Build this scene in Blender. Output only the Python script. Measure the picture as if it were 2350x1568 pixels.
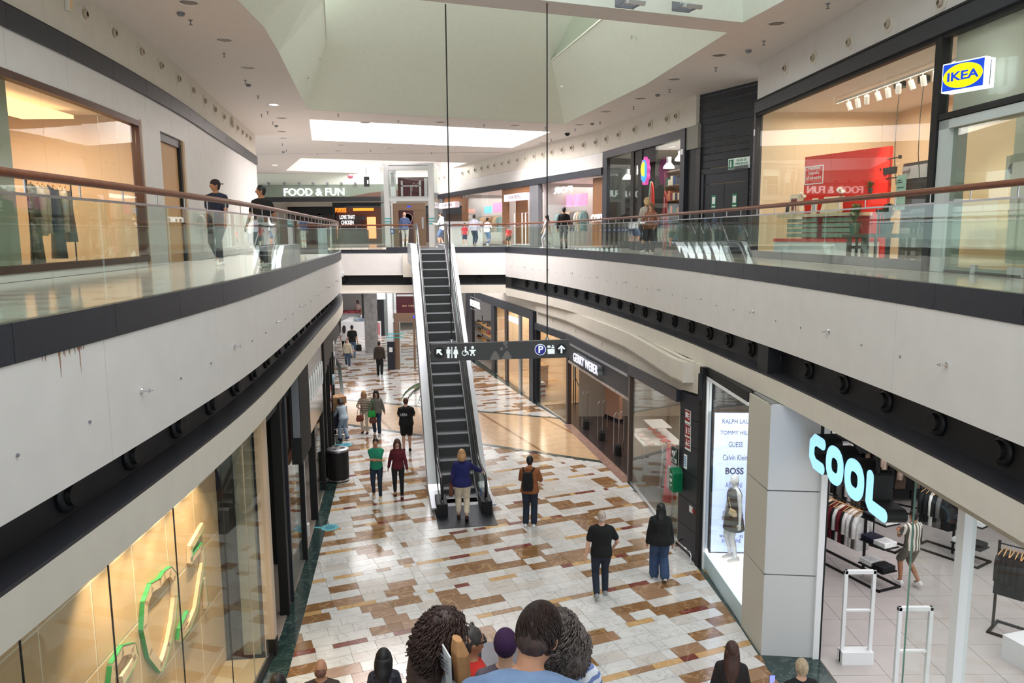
import bpy, math, random
from mathutils import Vector, Matrix
random.seed(7)
PI = math.pi
D = bpy.data
for o in list(D.objects): D.objects.remove(o)
SC = bpy.context.scene
COL = SC.collection

# ---------------- camera, world, lights, exposure
FPX = 1760.0; PITCH = math.atan(247/FPX); ROLL = math.radians(.4); ZE = 7.1; H2 = 6.54; CZ = 10.8
cd = D.cameras.new('camera'); cam = D.objects.new('camera', cd); COL.objects.link(cam)
cd.sensor_width = 36; cd.sensor_fit = 'HORIZONTAL'; cd.lens = FPX/2350*36; cd.clip_start = .05; cd.clip_end = 300
cam.matrix_world = Matrix.Translation((0, 0, ZE)) @ Matrix.Rotation(PI/2-PITCH, 4, 'X') @ Matrix.Rotation(-ROLL, 4, 'Z')
SC.camera = cam
w = D.worlds.new('sky'); SC.world = w; w.use_nodes = True
w.node_tree.nodes['Background'].inputs[0].default_value = (.86, .95, 1, 1)
w.node_tree.nodes['Background'].inputs[1].default_value = 1.5
SC.view_settings.view_transform = 'Standard'; SC.view_settings.look = 'None'
SC.view_settings.exposure = 0.22; SC.view_settings.gamma = 1.0; SC.view_settings.use_curve_mapping = False

def area(name, x, y, z, sx, sy, power, col=(1, 1, 1), rot=(0, 0, 0), spread=PI):
    l = D.lights.new(name, 'AREA'); l.shape = 'RECTANGLE'; l.size = sx; l.size_y = sy
    l.energy = power; l.color = col; l.spread = spread
    o = D.objects.new(name, l); COL.objects.link(o); o.location = (x, y, z); o.rotation_euler = rot
    return o
def spot(name, x, y, z, power, col=(1, .85, .65), rot=(0, 0, 0), size=1.2, blend=.6, r=.05):
    l = D.lights.new(name, 'SPOT'); l.energy = power; l.color = col; l.spot_size = size; l.spot_blend = blend
    l.shadow_soft_size = r
    o = D.objects.new(name, l); COL.objects.link(o); o.location = (x, y, z); o.rotation_euler = rot
    return o
area('roof_light_main_left', -5.8, 16.5, 13.7, 2.4, 7, 170, (.92, 1, .97), (0, math.radians(-90), 0))
area('roof_light_main', -.5, 17, 15.1, 6, 6, 330, (.97, 1, .98))
area('roof_light_near', 0, .5, 13.4, 6.5, 9, 650, (1, .99, .97))
area('roof_light_far', -3.2, 29.9, 13.0, 7.5, 4, 1700, (1, .99, 1))
area('roof_light_end', -7.6, 43, 12.4, 7, 5, 650, (1, .99, 1))
area('gallery_end_light', -6, 53, 9.0, 10, 4, 200)
area('under_bridge_light', -4, 41, 4.35, 8, 8, 420, (1, .97, .97))
area('lower_far_light', -8, 53, 4.3, 8, 8, 500, (1, .98, .98))
area('fashion_shop_light', 1.6, 38, 9.1, 3, 12, 420, (1, .93, .88), (0, 0, math.radians(24)))
area('surf_shop_light', 5.6, 25.5, 9.6, 2, 5, 150, (1, .93, .85))
area('furniture_shop_light', 7.2, 14, 9.65, 2, 7, 150, (1, .86, .68))
spot('furniture_wall_spot', 6.1, 13.9, 9.5, 260, (1, .84, .6), (0, math.radians(-38), 0), 1.3)
area('dress_shop_light', -8.3, 12, 9.1, 2, 4, 60, (1, .78, .55))
area('sports_shop_light', 9, 12, 4.1, 6, 12, 420, (1, .98, 1))
area('clothes_shop_light', 5.8, 24, 3.2, 3, 8, 110, (1, .9, .82))
area('shoe_shop_light', .9, 38.5, 3.4, 1.5, 6, 110, (1, .84, .66))
area('window_mannequin_fill', 4.5, 13.8, 4.2, .5, 1.2, 60)  # added overhead lamp that brightens the mannequin in the light-box window
area('left_shop_light', -5.7, 9, 4.2, 1.6, 6, 70, (1, .8, .55))
area('dress_rail_fill', -7.2, 11.8, 9.15, .6, 3, 35, (1, .82, .62))  # added lamp without a fitting, brightens the clothes on the window rail


# ---------------- projection helpers: a pixel of the photograph (2350x1568) onto a real plane
def ray(x, y):
    u = x-1175; v = y-784
    c, s = math.cos(ROLL), math.sin(ROLL)
    u, v = u*c-v*s, u*s+v*c
    return (u, FPX*math.cos(PITCH)-v*math.sin(PITCH), -(FPX*math.sin(PITCH)+v*math.cos(PITCH)))
def onz(x, y, z=0.):
    r = ray(x, y); t = (z-ZE)/r[2]; return Vector((r[0]*t, r[1]*t, z))
def ony(x, y, Y):
    r = ray(x, y); t = Y/r[1]; return Vector((r[0]*t, Y, ZE+r[2]*t))

# ---------------- materials
def lin(c):
    return tuple(((q/255)/12.92 if q/255 <= .04045 else (((q/255)+.055)/1.055)**2.4) for q in c)
MATS = {}
def mat(name, rgb, rough=.5, metal=0., emit=0., noise=0., nscale=8., bump=0., spec=.5, stretch=None, emitc=None):
    if name in MATS: return MATS[name]
    m = D.materials.new(name); m.use_nodes = True; MATS[name] = m
    nt = m.node_tree; b = nt.nodes['Principled BSDF']
    c = lin(rgb)
    b.inputs['Base Color'].default_value = (*c, 1); b.inputs['Roughness'].default_value = rough
    b.inputs['Metallic'].default_value = metal; b.inputs['Specular IOR Level'].default_value = spec
    if emit:
        b.inputs['Emission Color'].default_value = (*(lin(emitc) if emitc else c), 1); b.inputs['Emission Strength'].default_value = emit
    if noise or bump:
        tc = nt.nodes.new('ShaderNodeTexCoord'); n = nt.nodes.new('ShaderNodeTexNoise')
        n.inputs['Scale'].default_value = nscale; n.inputs['Detail'].default_value = 5
        src = tc.outputs['Object']
        if stretch:
            mp = nt.nodes.new('ShaderNodeMapping'); mp.inputs['Scale'].default_value = stretch
            nt.links.new(src, mp.inputs[0]); src = mp.outputs[0]
        nt.links.new(src, n.inputs['Vector'])
        if noise:
            mx = nt.nodes.new('ShaderNodeMix'); mx.data_type = 'RGBA'
            mx.inputs[6].default_value = (*[max(0, q*(1-noise)) for q in c], 1)
            mx.inputs[7].default_value = (*[min(1, q*(1+noise)) for q in c], 1)
            cr = nt.nodes.new('ShaderNodeMapRange'); cr.inputs[1].default_value = .3; cr.inputs[2].default_value = .7
            nt.links.new(n.outputs['Fac'], cr.inputs[0]); nt.links.new(cr.outputs[0], mx.inputs[0])
            nt.links.new(mx.outputs[2], b.inputs['Base Color'])
        if bump:
            bp = nt.nodes.new('ShaderNodeBump'); bp.inputs['Strength'].default_value = bump; bp.inputs['Distance'].default_value = .01
            nt.links.new(n.outputs['Fac'], bp.inputs['Height']); nt.links.new(bp.outputs[0], b.inputs['Normal'])
    return m
def marble(name, rgb, vein, rough=.16, amt=.5, scale=2.2):
    if name in MATS: return MATS[name]
    m = mat(name, rgb, rough); nt = m.node_tree; b = nt.nodes['Principled BSDF']
    tc = nt.nodes.new('ShaderNodeTexCoord'); g = nt.nodes.new('ShaderNodeNewGeometry')
    n = nt.nodes.new('ShaderNodeTexNoise'); n.inputs['Scale'].default_value = scale; n.inputs['Detail'].default_value = 8
    n.inputs['Distortion'].default_value = 1.2
    oi = nt.nodes.new('ShaderNodeObjectInfo')
    ad = nt.nodes.new('ShaderNodeVectorMath'); ad.operation = 'ADD'
    nt.links.new(g.outputs['Position'], ad.inputs[0]); nt.links.new(ad.outputs[0], n.inputs['Vector'])
    r1 = nt.nodes.new('ShaderNodeValToRGB'); e = r1.color_ramp.elements
    e[0].position = .47; e[0].color = (0, 0, 0, 1); e[1].position = .53; e[1].color = (0, 0, 0, 1)
    k = e.new(.5); k.color = (1, 1, 1, 1)
    nt.links.new(n.outputs['Fac'], r1.inputs[0])
    n2 = nt.nodes.new('ShaderNodeTexNoise'); n2.inputs['Scale'].default_value = 3; n2.inputs['Detail'].default_value = 3
    nt.links.new(ad.outputs[0], n2.inputs['Vector'])
    mx = nt.nodes.new('ShaderNodeMix'); mx.data_type = 'RGBA'
    c = lin(rgb); mx.inputs[6].default_value = (*[q*.82 for q in c], 1); mx.inputs[7].default_value = (*[min(1, q*1.12) for q in c], 1)
    nt.links.new(n2.outputs['Fac'], mx.inputs[0])
    m2 = nt.nodes.new('ShaderNodeMix'); m2.data_type = 'RGBA'; m2.inputs[7].default_value = (*lin(vein), 1)
    mu = nt.nodes.new('ShaderNodeMath'); mu.operation = 'MULTIPLY'; mu.inputs[1].default_value = amt
    nt.links.new(r1.outputs[0], mu.inputs[0]); nt.links.new(mu.outputs[0], m2.inputs[0]); nt.links.new(mx.outputs[2], m2.inputs[6])
    nt.links.new(m2.outputs[2], b.inputs['Base Color'])
    return m
def glass(name='glass', tint=(.93, .965, .94), refl=1., base=.05):
    if name in MATS: return MATS[name]
    m = D.materials.new(name); m.use_nodes = True; MATS[name] = m; nt = m.node_tree; nt.nodes.clear()
    out = nt.nodes.new('ShaderNodeOutputMaterial'); t = nt.nodes.new('ShaderNodeBsdfTransparent'); g = nt.nodes.new('ShaderNodeBsdfGlossy')
    t.inputs[0].default_value = (*tint, 1); g.inputs[0].default_value = (.95, 1, .97, 1); g.inputs['Roughness'].default_value = .01
    lw = nt.nodes.new('ShaderNodeLayerWeight'); lw.inputs[0].default_value = .5
    p = nt.nodes.new('ShaderNodeMath'); p.operation = 'POWER'; p.inputs[1].default_value = 5.
    q = nt.nodes.new('ShaderNodeMath'); q.operation = 'MULTIPLY_ADD'; q.inputs[1].default_value = .9*refl; q.inputs[2].default_value = base
    q.use_clamp = True
    mx = nt.nodes.new('ShaderNodeMixShader')
    nt.links.new(lw.outputs['Facing'], p.inputs[0]); nt.links.new(p.outputs[0], q.inputs[0]); nt.links.new(q.outputs[0], mx.inputs[0])
    nt.links.new(t.outputs[0], mx.inputs[1]); nt.links.new(g.outputs[0], mx.inputs[2]); nt.links.new(mx.outputs[0], out.inputs[0])
    return m
WHITE = mat('white_panel', (216, 212, 209), .45, noise=.03, nscale=3)
CREAM = mat('cream_plaster', (214, 207, 195), .6, noise=.03, nscale=4)
PLASTER = mat('ceiling_plaster', (222, 214, 210), .8, noise=.02)
SHAFT = mat('shaft_plaster', (224, 228, 215), .85, noise=.02)
DARK = mat('charcoal_metal', (50, 52, 60), .42, .3, noise=.12, nscale=20)
BLACK = mat('black_channel', (26, 26, 30), .5, noise=.1, nscale=20)
BLK = mat('matt_black', (12, 12, 13), .6)
STEEL = mat('brushed_steel', (196, 198, 204), .28, 1., noise=.06, nscale=30)
CHROME = mat('chrome', (225, 225, 228), .12, 1.)
ALU = mat('aluminium', (206, 208, 212), .35, .85)
WOOD = mat('rail_wood', (108, 58, 34), .36, noise=.22, nscale=10, stretch=(1, 1, 1))
PALE = mat('white_gloss', (236, 237, 238), .3)
GREY = mat('grey_panel', (120, 122, 128), .45)
RUBBER = mat('handrail_rubber', (16, 16, 18), .3)
GL = glass()
GLS = glass('shop_glass', (.95, .97, .96), .5, .025)
GLG = glass('green_glass', (.91, .96, .93), .8, .06)
OAK = mat('light_oak', (196, 150, 96), .5, noise=.12, nscale=6, stretch=(1, 1, 8))

# ---------------- mesh builder
class MB:
    def __init__(s): s.v = []; s.f = []; s.m = []
    def add(s, vs, fs, mi=0):
        n = len(s.v); s.v += [tuple(q) for q in vs]; s.f += [tuple(n+i for i in f) for f in fs]; s.m += [mi]*len(fs); return s
    def box(s, x0, y0, z0, x1, y1, z1, mi=0, R=None):
        x0, x1 = min(x0, x1), max(x0, x1); y0, y1 = min(y0, y1), max(y0, y1); z0, z1 = min(z0, z1), max(z0, z1)
        vs = [(x, y, z) for z in (z0, z1) for x, y in ((x0, y0), (x1, y0), (x1, y1), (x0, y1))]
        if R is not None: vs = [R @ Vector(q) for q in vs]
        return s.add(vs, [(3, 2, 1, 0), (4, 5, 6, 7), (0, 1, 5, 4), (1, 2, 6, 5), (2, 3, 7, 6), (3, 0, 4, 7)], mi)
    def prism(s, poly, z0, z1, mi=0, axis='z'):
        n = len(poly)
        f = {'z': lambda a, b, c: (a, b, c), 'y': lambda a, b, c: (a, c, b), 'x': lambda a, b, c: (c, a, b)}[axis]
        vs = [f(p[0], p[1], z0) for p in poly]+[f(p[0], p[1], z1) for p in poly]
        return s.add(vs, [tuple(range(n))[::-1], tuple(range(n, 2*n))]+[(i, (i+1) % n, n+(i+1) % n, n+i) for i in range(n)], mi)
    def hexa(s, a, b, c, d, t, mi=0):
        t = Vector(t); q = [Vector(k) for k in (a, b, c, d)]; vs = q+[k+t for k in q]
        return s.add(vs, [(3, 2, 1, 0), (4, 5, 6, 7), (0, 1, 5, 4), (1, 2, 6, 5), (2, 3, 7, 6), (3, 0, 4, 7)], mi)
    def loft(s, rings, mi=0, cap=True):
        n = len(rings[0]); b = len(s.v); s.v += [tuple(q) for r in rings for q in r]
        for k in range(len(rings)-1):
            for i in range(n):
                s.f.append((b+k*n+i, b+k*n+(i+1) % n, b+(k+1)*n+(i+1) % n, b+(k+1)*n+i)); s.m.append(mi)
        if cap:
            s.f.append(tuple(b+i for i in range(n))[::-1]); s.f.append(tuple(b+(len(rings)-1)*n+i for i in range(n))); s.m += [mi, mi]
        return s
    def tube(s, pts, r, seg=8, mi=0, ry=None, close=False):
        pts = [Vector(p) for p in pts]; rings = []; up = Vector((0, 0, 1)); prev = None
        for i, p in enumerate(pts):
            a = pts[max(0, i-1)]; b = pts[min(len(pts)-1, i+1)]
            t = (b-a); t = t.normalized() if t.length > 1e-9 else Vector((0, 0, 1))
            if prev is None:
                n = t.cross(up)
                if n.length < .05: n = t.cross(Vector((0, 1, 0)))
            else: n = prev-t*prev.dot(t)
            n.normalize(); prev = n; q = t.cross(n)
            rr = r[i] if isinstance(r, (list, tuple)) else r
            r2 = ry if ry is not None else rr
            rings.append([p+n*math.cos(2*PI*k/seg)*rr+q*math.sin(2*PI*k/seg)*r2 for k in range(seg)])
        return s.loft(rings, mi)
    def cyl(s, c, r, h, seg=16, mi=0, r2=None, axis='z'):
        r2 = r if r2 is None else r2; rings = []
        for rr, z in ((r, 0), (r2, h)):
            ring = []
            for k in range(seg):
                a = 2*PI*k/seg; x, y = rr*math.cos(a), rr*math.sin(a)
                p = {'z': (x, y, z), 'y': (x, z, -y), 'x': (z, x, y)}[axis]
                ring.append((c[0]+p[0], c[1]+p[1], c[2]+p[2]))
            rings.append(ring)
        return s.loft(rings, mi)
    def lathe(s, prof, c=(0, 0, 0), seg=20, mi=0, axis='z', cap=True):
        rings = []
        for r, z in prof:
            ring = []
            for k in range(seg):
                a = 2*PI*k/seg; x, y = r*math.cos(a), r*math.sin(a)
                p = {'z': (x, y, z), 'y': (x, z, -y), 'x': (z, x, y)}[axis]
                ring.append((c[0]+p[0], c[1]+p[1], c[2]+p[2]))
            rings.append(ring)
        return s.loft(rings, mi, cap)
    def ell(s, c, r, seg=12, rin=8, mi=0, R=None):
        rings = []
        for j in range(rin+1):
            t = -PI/2+PI*j/rin; cr = max(.02, math.cos(t)); z = math.sin(t)
            ring = [Vector((r[0]*cr*math.cos(2*PI*k/seg), r[1]*cr*math.sin(2*PI*k/seg), r[2]*z)) for k in range(seg)]
            if R is not None: ring = [R @ q for q in ring]
            rings.append([q+Vector(c) for q in ring])
        return s.loft(rings, mi)
    def limb(s, a, ra, b, rb, seg=10, mi=0, fl=1.):
        a = Vector(a); b = Vector(b); t = b-a; L = t.length
        t = t/L if L > 1e-6 else Vector((0, 0, 1))
        return s.tube([a-t*ra*.9, a-t*ra*.6, a, a.lerp(b, .5), b, b+t*rb*.6, b+t*rb*.9],
                      [ra*.4, ra*.8, ra, (ra+rb)/2, rb, rb*.8, rb*.4], seg, mi)
    def xf(s, M):
        s.v = [tuple(M @ Vector(q)) for q in s.v]; return s
    def mesh(s, name, mats):
        me = D.meshes.new(name); me.from_pydata(s.v, [], s.f)
        for m in (mats if isinstance(mats, (list, tuple)) else [mats]): me.materials.append(m)
        if any(s.m): me.polygons.foreach_set('material_index', s.m)
        return me
    def build(s, name, mats, parent=None, smooth=False, bevel=0., sub=0):
        me = s.mesh(name, mats)
        if smooth: me.polygons.foreach_set('use_smooth', [True]*len(me.polygons))
        me.update(); o = D.objects.new(name, me); COL.objects.link(o)
        if parent is not None: o.parent = parent
        if bevel:
            b = o.modifiers.new('bevel', 'BEVEL'); b.width = bevel; b.segments = 2; b.limit_method = 'ANGLE'
        return o
def tag(o, label=None, cat=None, group=None, kind=None):
    if label: o['label'] = label
    if cat: o['category'] = cat
    if group: o['group'] = group
    if kind: o['kind'] = kind
    return o
def thing(name, label, cat, loc=(0, 0, 0), rz=0., group=None, kind=None):
    o = D.objects.new(name, None); COL.objects.link(o); o.empty_display_size = .1
    o.location = loc; o.rotation_euler = (0, 0, rz); return tag(o, label, cat, group, kind)
def struct(name, label=None):
    o = D.objects.new(name, None); COL.objects.link(o); o['kind'] = 'structure'
    if label: o['label'] = label
    return o
def copy_tree(o, parent=None, loc=None, rz=None, label=None, group=None):
    c = o.copy(); COL.objects.link(c); c.parent = parent
    if loc is not None: c.location = loc
    if rz is not None: c.rotation_euler = (0, 0, rz)
    if label: c['label'] = label
    if group: c['group'] = group
    for ch in list(o.children): copy_tree(ch, c)
    return c
def B(name, m, parent, *b, bevel=0.):
    q = MB()
    for k in b: q.box(*k)
    return q.build(name, m, parent, bevel=bevel)
def text(name, s, size, m, parent, M, extrude=.01, width=None, sx=1., align='CENTER', bold=0.):
    cu = D.curves.new(name, 'FONT'); cu.body = s; cu.size = size; cu.extrude = extrude; cu.align_x = align; cu.align_y = 'CENTER'
    cu.offset = bold; cu.resolution_u = 3
    o = D.objects.new(name, cu); COL.objects.link(o)
    dg = bpy.context.evaluated_depsgraph_get(); dg.update()
    me = D.meshes.new_from_object(o.evaluated_get(dg)); D.objects.remove(o)
    if width:
        xs = [v.co.x for v in me.vertices]; sx = width/max(1e-4, max(xs)-min(xs))
    for v in me.vertices: v.co.x *= sx
    me.transform(M); me.materials.clear(); me.materials.append(m)
    for p in me.polygons: p.material_index = 0
    o = D.objects.new(name, me); COL.objects.link(o)
    if parent is not None: o.parent = parent
    return o
UP = Matrix.Rotation(PI/2, 4, 'X')      # text in the local x-z plane, facing -y
def TM(x, y, z, sc=1., sh=0): return Matrix.Translation((x, y, z)) @ UP
class Wall:
    """vertical plane from A (viewer's left) to B (viewer's right); local x along it, -y faces the viewer"""
    def __init__(s, A, Bp, z=0.):
        s.A = Vector((A[0], A[1])); s.B = Vector((Bp[0], Bp[1])); s.z = z; d = s.B-s.A; s.L = d.length
        s.rz = math.atan2(d.y, d.x); s.d = d/s.L
    def uv(s, px, py):
        r = ray(px, py); dx, dy = s.d.x, s.d.y; det = -r[0]*dy+dx*r[1]
        t = (-s.A.x*dy+dx*s.A.y)/det; X, Y = r[0]*t, r[1]*t
        return ((X-s.A.x)*dx+(Y-s.A.y)*dy, ZE+r[2]*t-s.z)
    def pt(s, u, off=0., z=0.):    # off > 0 behind the wall plane (local +y)
        return Vector((s.A.x+s.d.x*u-s.d.y*off, s.A.y+s.d.y*u+s.d.x*off, s.z+z))
    def thing(s, name, label, cat, u=0., off=0., z=0., group=None):
        return thing(name, label, cat, s.pt(u, off, z), s.rz, group)
    def struct(s, name, label=None):
        o = struct(name, label); o.location = s.pt(0); o.rotation_euler = (0, 0, s.rz); return o
def catmull(P, n=8):
    out = []; P = [Vector(p) for p in P]; Q = [P[0]*2-P[1]]+P+[P[-1]*2-P[-2]]
    for i in range(1, len(Q)-2):
        a, b, c, d = Q[i-1:i+3]
        for k in range(n):
            t = k/n
            out.append(.5*((2*b)+(c-a)*t+(2*a-5*b+4*c-d)*t*t+(3*b-a-3*c+d)*t*t*t))
    out.append(P[-1]); return out
class Curve:
    """plan curve; sgn=+1 when the void lies to the right of the direction of travel"""
    def __init__(s, P, sgn, n=8, smooth=True):
        s.p = catmull([Vector((a, b)) for a, b in P], n) if smooth else [Vector((a, b)) for a, b in P]
        s.sgn = sgn; s.c = [0.]
        for a, b in zip(s.p, s.p[1:]): s.c.append(s.c[-1]+(b-a).length)
        s.L = s.c[-1]
    def at(s, t, off=0., z=0.):     # off > 0 towards the void
        t = min(max(t, 0), s.L); i = 0
        while i < len(s.c)-2 and s.c[i+1] < t: i += 1
        a, b = s.p[i], s.p[i+1]; f = (t-s.c[i])/max(1e-9, s.c[i+1]-s.c[i]); q = a.lerp(b, f)
        # smoothed tangent
        a2 = s.p[max(0, i-1)]; b2 = s.p[min(len(s.p)-1, i+2)]; d = (b2-a2).normalized()
        n = Vector((d.y, -d.x))*s.sgn; q = q+n*off
        return Vector((q.x, q.y, z))
    def nrm(s, t): return (s.at(t, 1)-s.at(t, 0)).normalized()
    def sy(s, Y):
        best = min(range(len(s.p)), key=lambda i: abs(s.p[i].y-Y)); return s.c[best]
    def sheet(s, mb, t0, t1, prof, step=.7, mi=0):
        """closed profile [(off,z)...] swept from t0 to t1"""
        n = max(1, int(math.ceil((t1-t0)/step)))
        rings = [[s.at(t0+(t1-t0)*k/n, o, z) for o, z in prof] for k in range(n+1)]
        if s.sgn < 0: rings = [r[::-1] for r in rings]
        mb.loft(rings, mi)
def rect(o0, z0, o1, z1): return [(o0, z0), (o1, z0), (o1, z1), (o0, z1)]

# ================= PLAN CURVES =================
LC = Curve([(-3.2, -4), (-3.28, 0), (-3.3, 3), (-3.31, 4.93), (-3.35, 6.6), (-3.43, 8.4), (-3.54, 10), (-3.78, 12.1), (-4.3, 15.9), (-4.78, 19.25),
            (-5.35, 23.4), (-5.95, 26.9), (-6.75, 30.2), (-7.8, 33.0), (-8.7, 35.05)], 1)
RC = Curve([(4.4, -4), (4.45, 0), (4.5, 4), (4.53, 6.7), (4.5, 9), (4.36, 11.9), (4.16, 14.2), (3.92, 16.8), (3.42, 20.4), (2.8, 24.0), (2.02, 27.5),
            (1.0, 31.0), (-.27, 34.72)], -1)
BC = Curve([(-8.7, 35.05), (-4.4, 34.93)], 1, smooth=False)
BC2 = Curve([(-2.66, 34.83), (-.27, 34.72)], 1, smooth=False)
LW = Curve([(-5.6, 2), (-5.9, 5), (-6.3, 9.4), (-6.58, 12.5), (-6.92, 15.2), (-7.4, 18.2), (-7.95, 21), (-8.6, 24.5), (-9.5, 29.3)], 1)
def chit(c, px, py):
    """where the ray of a pixel crosses a plan curve: arc length, height"""
    r = ray(px, py); best = None
    for i in range(len(c.p)-1):
        a, b = c.p[i], c.p[i+1]; dx, dy = b.x-a.x, b.y-a.y
        det = -r[0]*dy+dx*r[1]
        if abs(det) < 1e-9: continue
        t = (-a.x*dy+dx*a.y)/det; X, Y = r[0]*t, r[1]*t
        f = ((X-a.x)*dx+(Y-a.y)*dy)/(dx*dx+dy*dy)
        if -1e-6 <= f <= 1+1e-6 and t > 0 and (best is None or t < best[2]): best = (c.c[i]+f*(c.c[i+1]-c.c[i]), ZE+r[2]*t, t)
    return best[:2] if best else None

# ================= LOWER FLOOR =================
GREEN = marble('green_marble', (44, 62, 60), (110, 130, 124), .14, .35, 3)
TWHITE = marble('white_marble', (212, 210, 208), (170, 164, 158), .13, .5)
TWHITE2 = marble('pale_grey_marble', (202, 196, 190), (168, 160, 152), .13, .5)
TBROWN = marble('brown_marble', (134, 98, 64), (206, 170, 128), .13, .45)
TBROWN2 = marble('taupe_marble', (152, 118, 90), (206, 180, 150), .13, .4)
TRED = marble('maroon_marble', (116, 58, 48), (180, 130, 110), .13, .45)
TGOLD = marble('gold_marble', (196, 156, 104), (226, 200, 160), .13, .4)
TAN = marble('tan_marble', (202, 170, 134), (186, 140, 96), .14, .4)
TSTRIP = marble('brown_strip_marble', (150, 110, 74), (190, 150, 110), .14, .3)
fl = struct('floor')
B('slab', mat('grout', (120, 112, 104), .6), fl, (-22, -8, -.2, 14, 66, -.008))
# right and left shop lines on the lower floor
RS = [(5.1, 4), (5.1, 12.0), (4.18, 12.12), (4.14, 13.1), (4.05, 15.6), (3.76, 16.8), (3.36, 21.3), (2.1, 28.2), (1.03, 31.8), (-1.85, 42.6), (-5.2, 55), (-6, 64)]
LS = [(-3.8, 4), (-3.9, 8), (-4.02, 11.2), (-4.2, 13.1), (-4.58, 16), (-5.37, 21.3), (-6.25, 26.6), (-7.5, 33), (-9.6, 41.5), (-12.5, 50), (-14, 64)]
RI = [(5.1, 4), (5.1, 7), (4.15, 11.7), (4.1, 13.2), (3.9, 16.0), (3.6, 18.9), (3.03, 23.1), (1.86, 28.9), (.8, 32), (-2.2, 42.3), (-5.5, 55), (-6.3, 64)]
LI = [(-3.4, 4), (-3.5, 8), (-3.66, 11.4), (-4.0, 13.9), (-4.52, 17.5), (-5.25, 22.6), (-6.07, 26.7), (-7.37, 33), (-9.4, 41.5), (-12.3, 50), (-13.8, 64)]
def xat(P, y):
    for a, b in zip(P, P[1:]):
        if a[1] <= y <= b[1]: return a[0]+(b[0]-a[0])*(y-a[1])/(b[1]-a[1])
    return P[0][0] if y < P[0][1] else P[-1][0]
GA = math.radians(22.2); cg, sg = math.cos(GA), math.sin(GA)
def g2w(u, v): return (u*cg-v*sg, u*sg+v*cg)
# tan zone bounded by two green strips
def yn(x): return 24.72-.555*x-.0*x            # near strip
def yf(x): return 29.95-.40*x                   # far strip
tiles = []; rng = random.Random(3)
v = 2.0; rowi = 0
prev = []
while v < 56:
    thin = rowi % 5 == 4; h = .155 if thin else .3
    u = -12+rng.random()*.5; row = []
    while u < 34:
        L = rng.choice([.16, .3, .3, .45, .6]) if thin else rng.choice([.45, .58, .58, .6])
        k = (u-.9) % 3.12
        if k < 3.1 and k+L > 3.12: L = max(.12, 3.12-k)
        x, y = g2w(u+L/2, v+h/2)
        near = [c for (a, b, c) in prev if a < u+L/2 < b]
        if thin: col = rng.choices([0, 2, 4, 5, 3], [3.2, 1.6, 2, 2.2, 1])[0]
        else:
            p = .22
            if near and near[0] in (2, 3): p = .40
            if row and row[-1][2] in (2, 3): p = .34
            col = rng.choice([2, 2, 3]) if rng.random() < p else (1 if rng.random() < .22 else 0)
        row.append((u, u+L, col))
        if 3.5 < y < 58 and xat(LI, y)-.25 < x < xat(RI, y)+.25 and not (yn(x)+.15 < y < yf(x)-.1) and abs(x) < 15:
            tiles.append((y, u, v, L, h, col))
        u += L
    prev = row; v += h; rowi += 1
tiles.sort()
TM_ = [TWHITE, TWHITE2, TBROWN, TBROWN2, TRED, TGOLD]
vis = [t for t in tiles if t[0] > 11.0]; hid = [t for t in tiles if t[0] <= 11.0]
meshes = {}
def tilemesh(L, h, col):
    k = (round(L, 2), h, col)
    if k not in meshes:
        q = MB(); g = .003; L2 = k[0]; q.box(g, g, -.02, L2-g, h-g, 0); me = q.mesh('tile', TM_[col]); meshes[k] = me
    return meshes[k]
for (y, u, v, L, h, col) in vis[:300]:
    o = D.objects.new('tile', tilemesh(L, h, col)); COL.objects.link(o); o.parent = fl
    o.location = (*g2w(u, v), 0); o.rotation_euler = (0, 0, GA)
rest = MB()
for (y, u, v, L, h, col) in vis[300:]+hid:
    g = .003 if y < 25 else .002
    P = [g2w(u+g, v+g), g2w(u+L-g, v+g), g2w(u+L-g, v+h-g), g2w(u+g, v+h-g)]
    n = len(rest.v); rest.v += [(*p, 0.) for p in P]+[(*p, -.01) for p in P]
    fs = [(n, n+1, n+2, n+3), (n, n+4, n+5, n+1), (n+1, n+5, n+6, n+2), (n+2, n+6, n+7, n+3), (n+3, n+7, n+4, n)]
    rest.f += fs; rest.m += [col]*5
tag(rest.build('tiles', TM_, fl), kind='stuff')
# green borders, slab by slab
def strip_slabs(P, Q, m, name, step=.9, z=.004, y0=4):
    k = 0; y = y0
    while y < 56:
        y2 = y+step
        a, b, c, d = (xat(P, y), y), (xat(Q, y), y), (xat(Q, y2), y2), (xat(P, y2), y2)
        q = MB(); g = .003
        q.prism([(a[0], a[1]+g), (b[0], b[1]+g), (c[0], c[1]-g), (d[0], d[1]-g)], -.015, z); q.build(name, m, fl)
        y = y2; step = min(step*1.02, 2)
strip_slabs(LS, LI, GREEN, 'border_slab', y0=8)
strip_slabs(RI, RS, GREEN, 'border_slab', y0=12.12)
q = MB(); q.prism([(4.15, 11.7), (5.1, 7), (5.1, 12.1), (4.18, 12.12)], -.015, .004); q.build('border_slab', GREEN, fl)
def band(f, wd, m, x0, x1, step=1.2):
    x = x0
    while x < x1:
        x2 = min(x+step, x1); q = MB()
        q.prism([(x+.003, f(x)), (x2-.003, f(x2)), (x2-.003, f(x2)+wd), (x+.003, f(x)+wd)], -.015, .005); q.build('band_slab', m, fl); x = x2
def lim(f, P, side):
    x = P[6][0]
    for _ in range(30): x = xat(P, f(x))
    return x
xl, xr = lim(yn, LI, 0), lim(yn, RS, 1); band(lambda x: yn(x), .22, GREEN, xl, xr)
xl2, xr2 = lim(yf, LI, 0), lim(yf, RS, 1); band(lambda x: yf(x)-.3, .2, GREEN, xl2, xr2)
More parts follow.
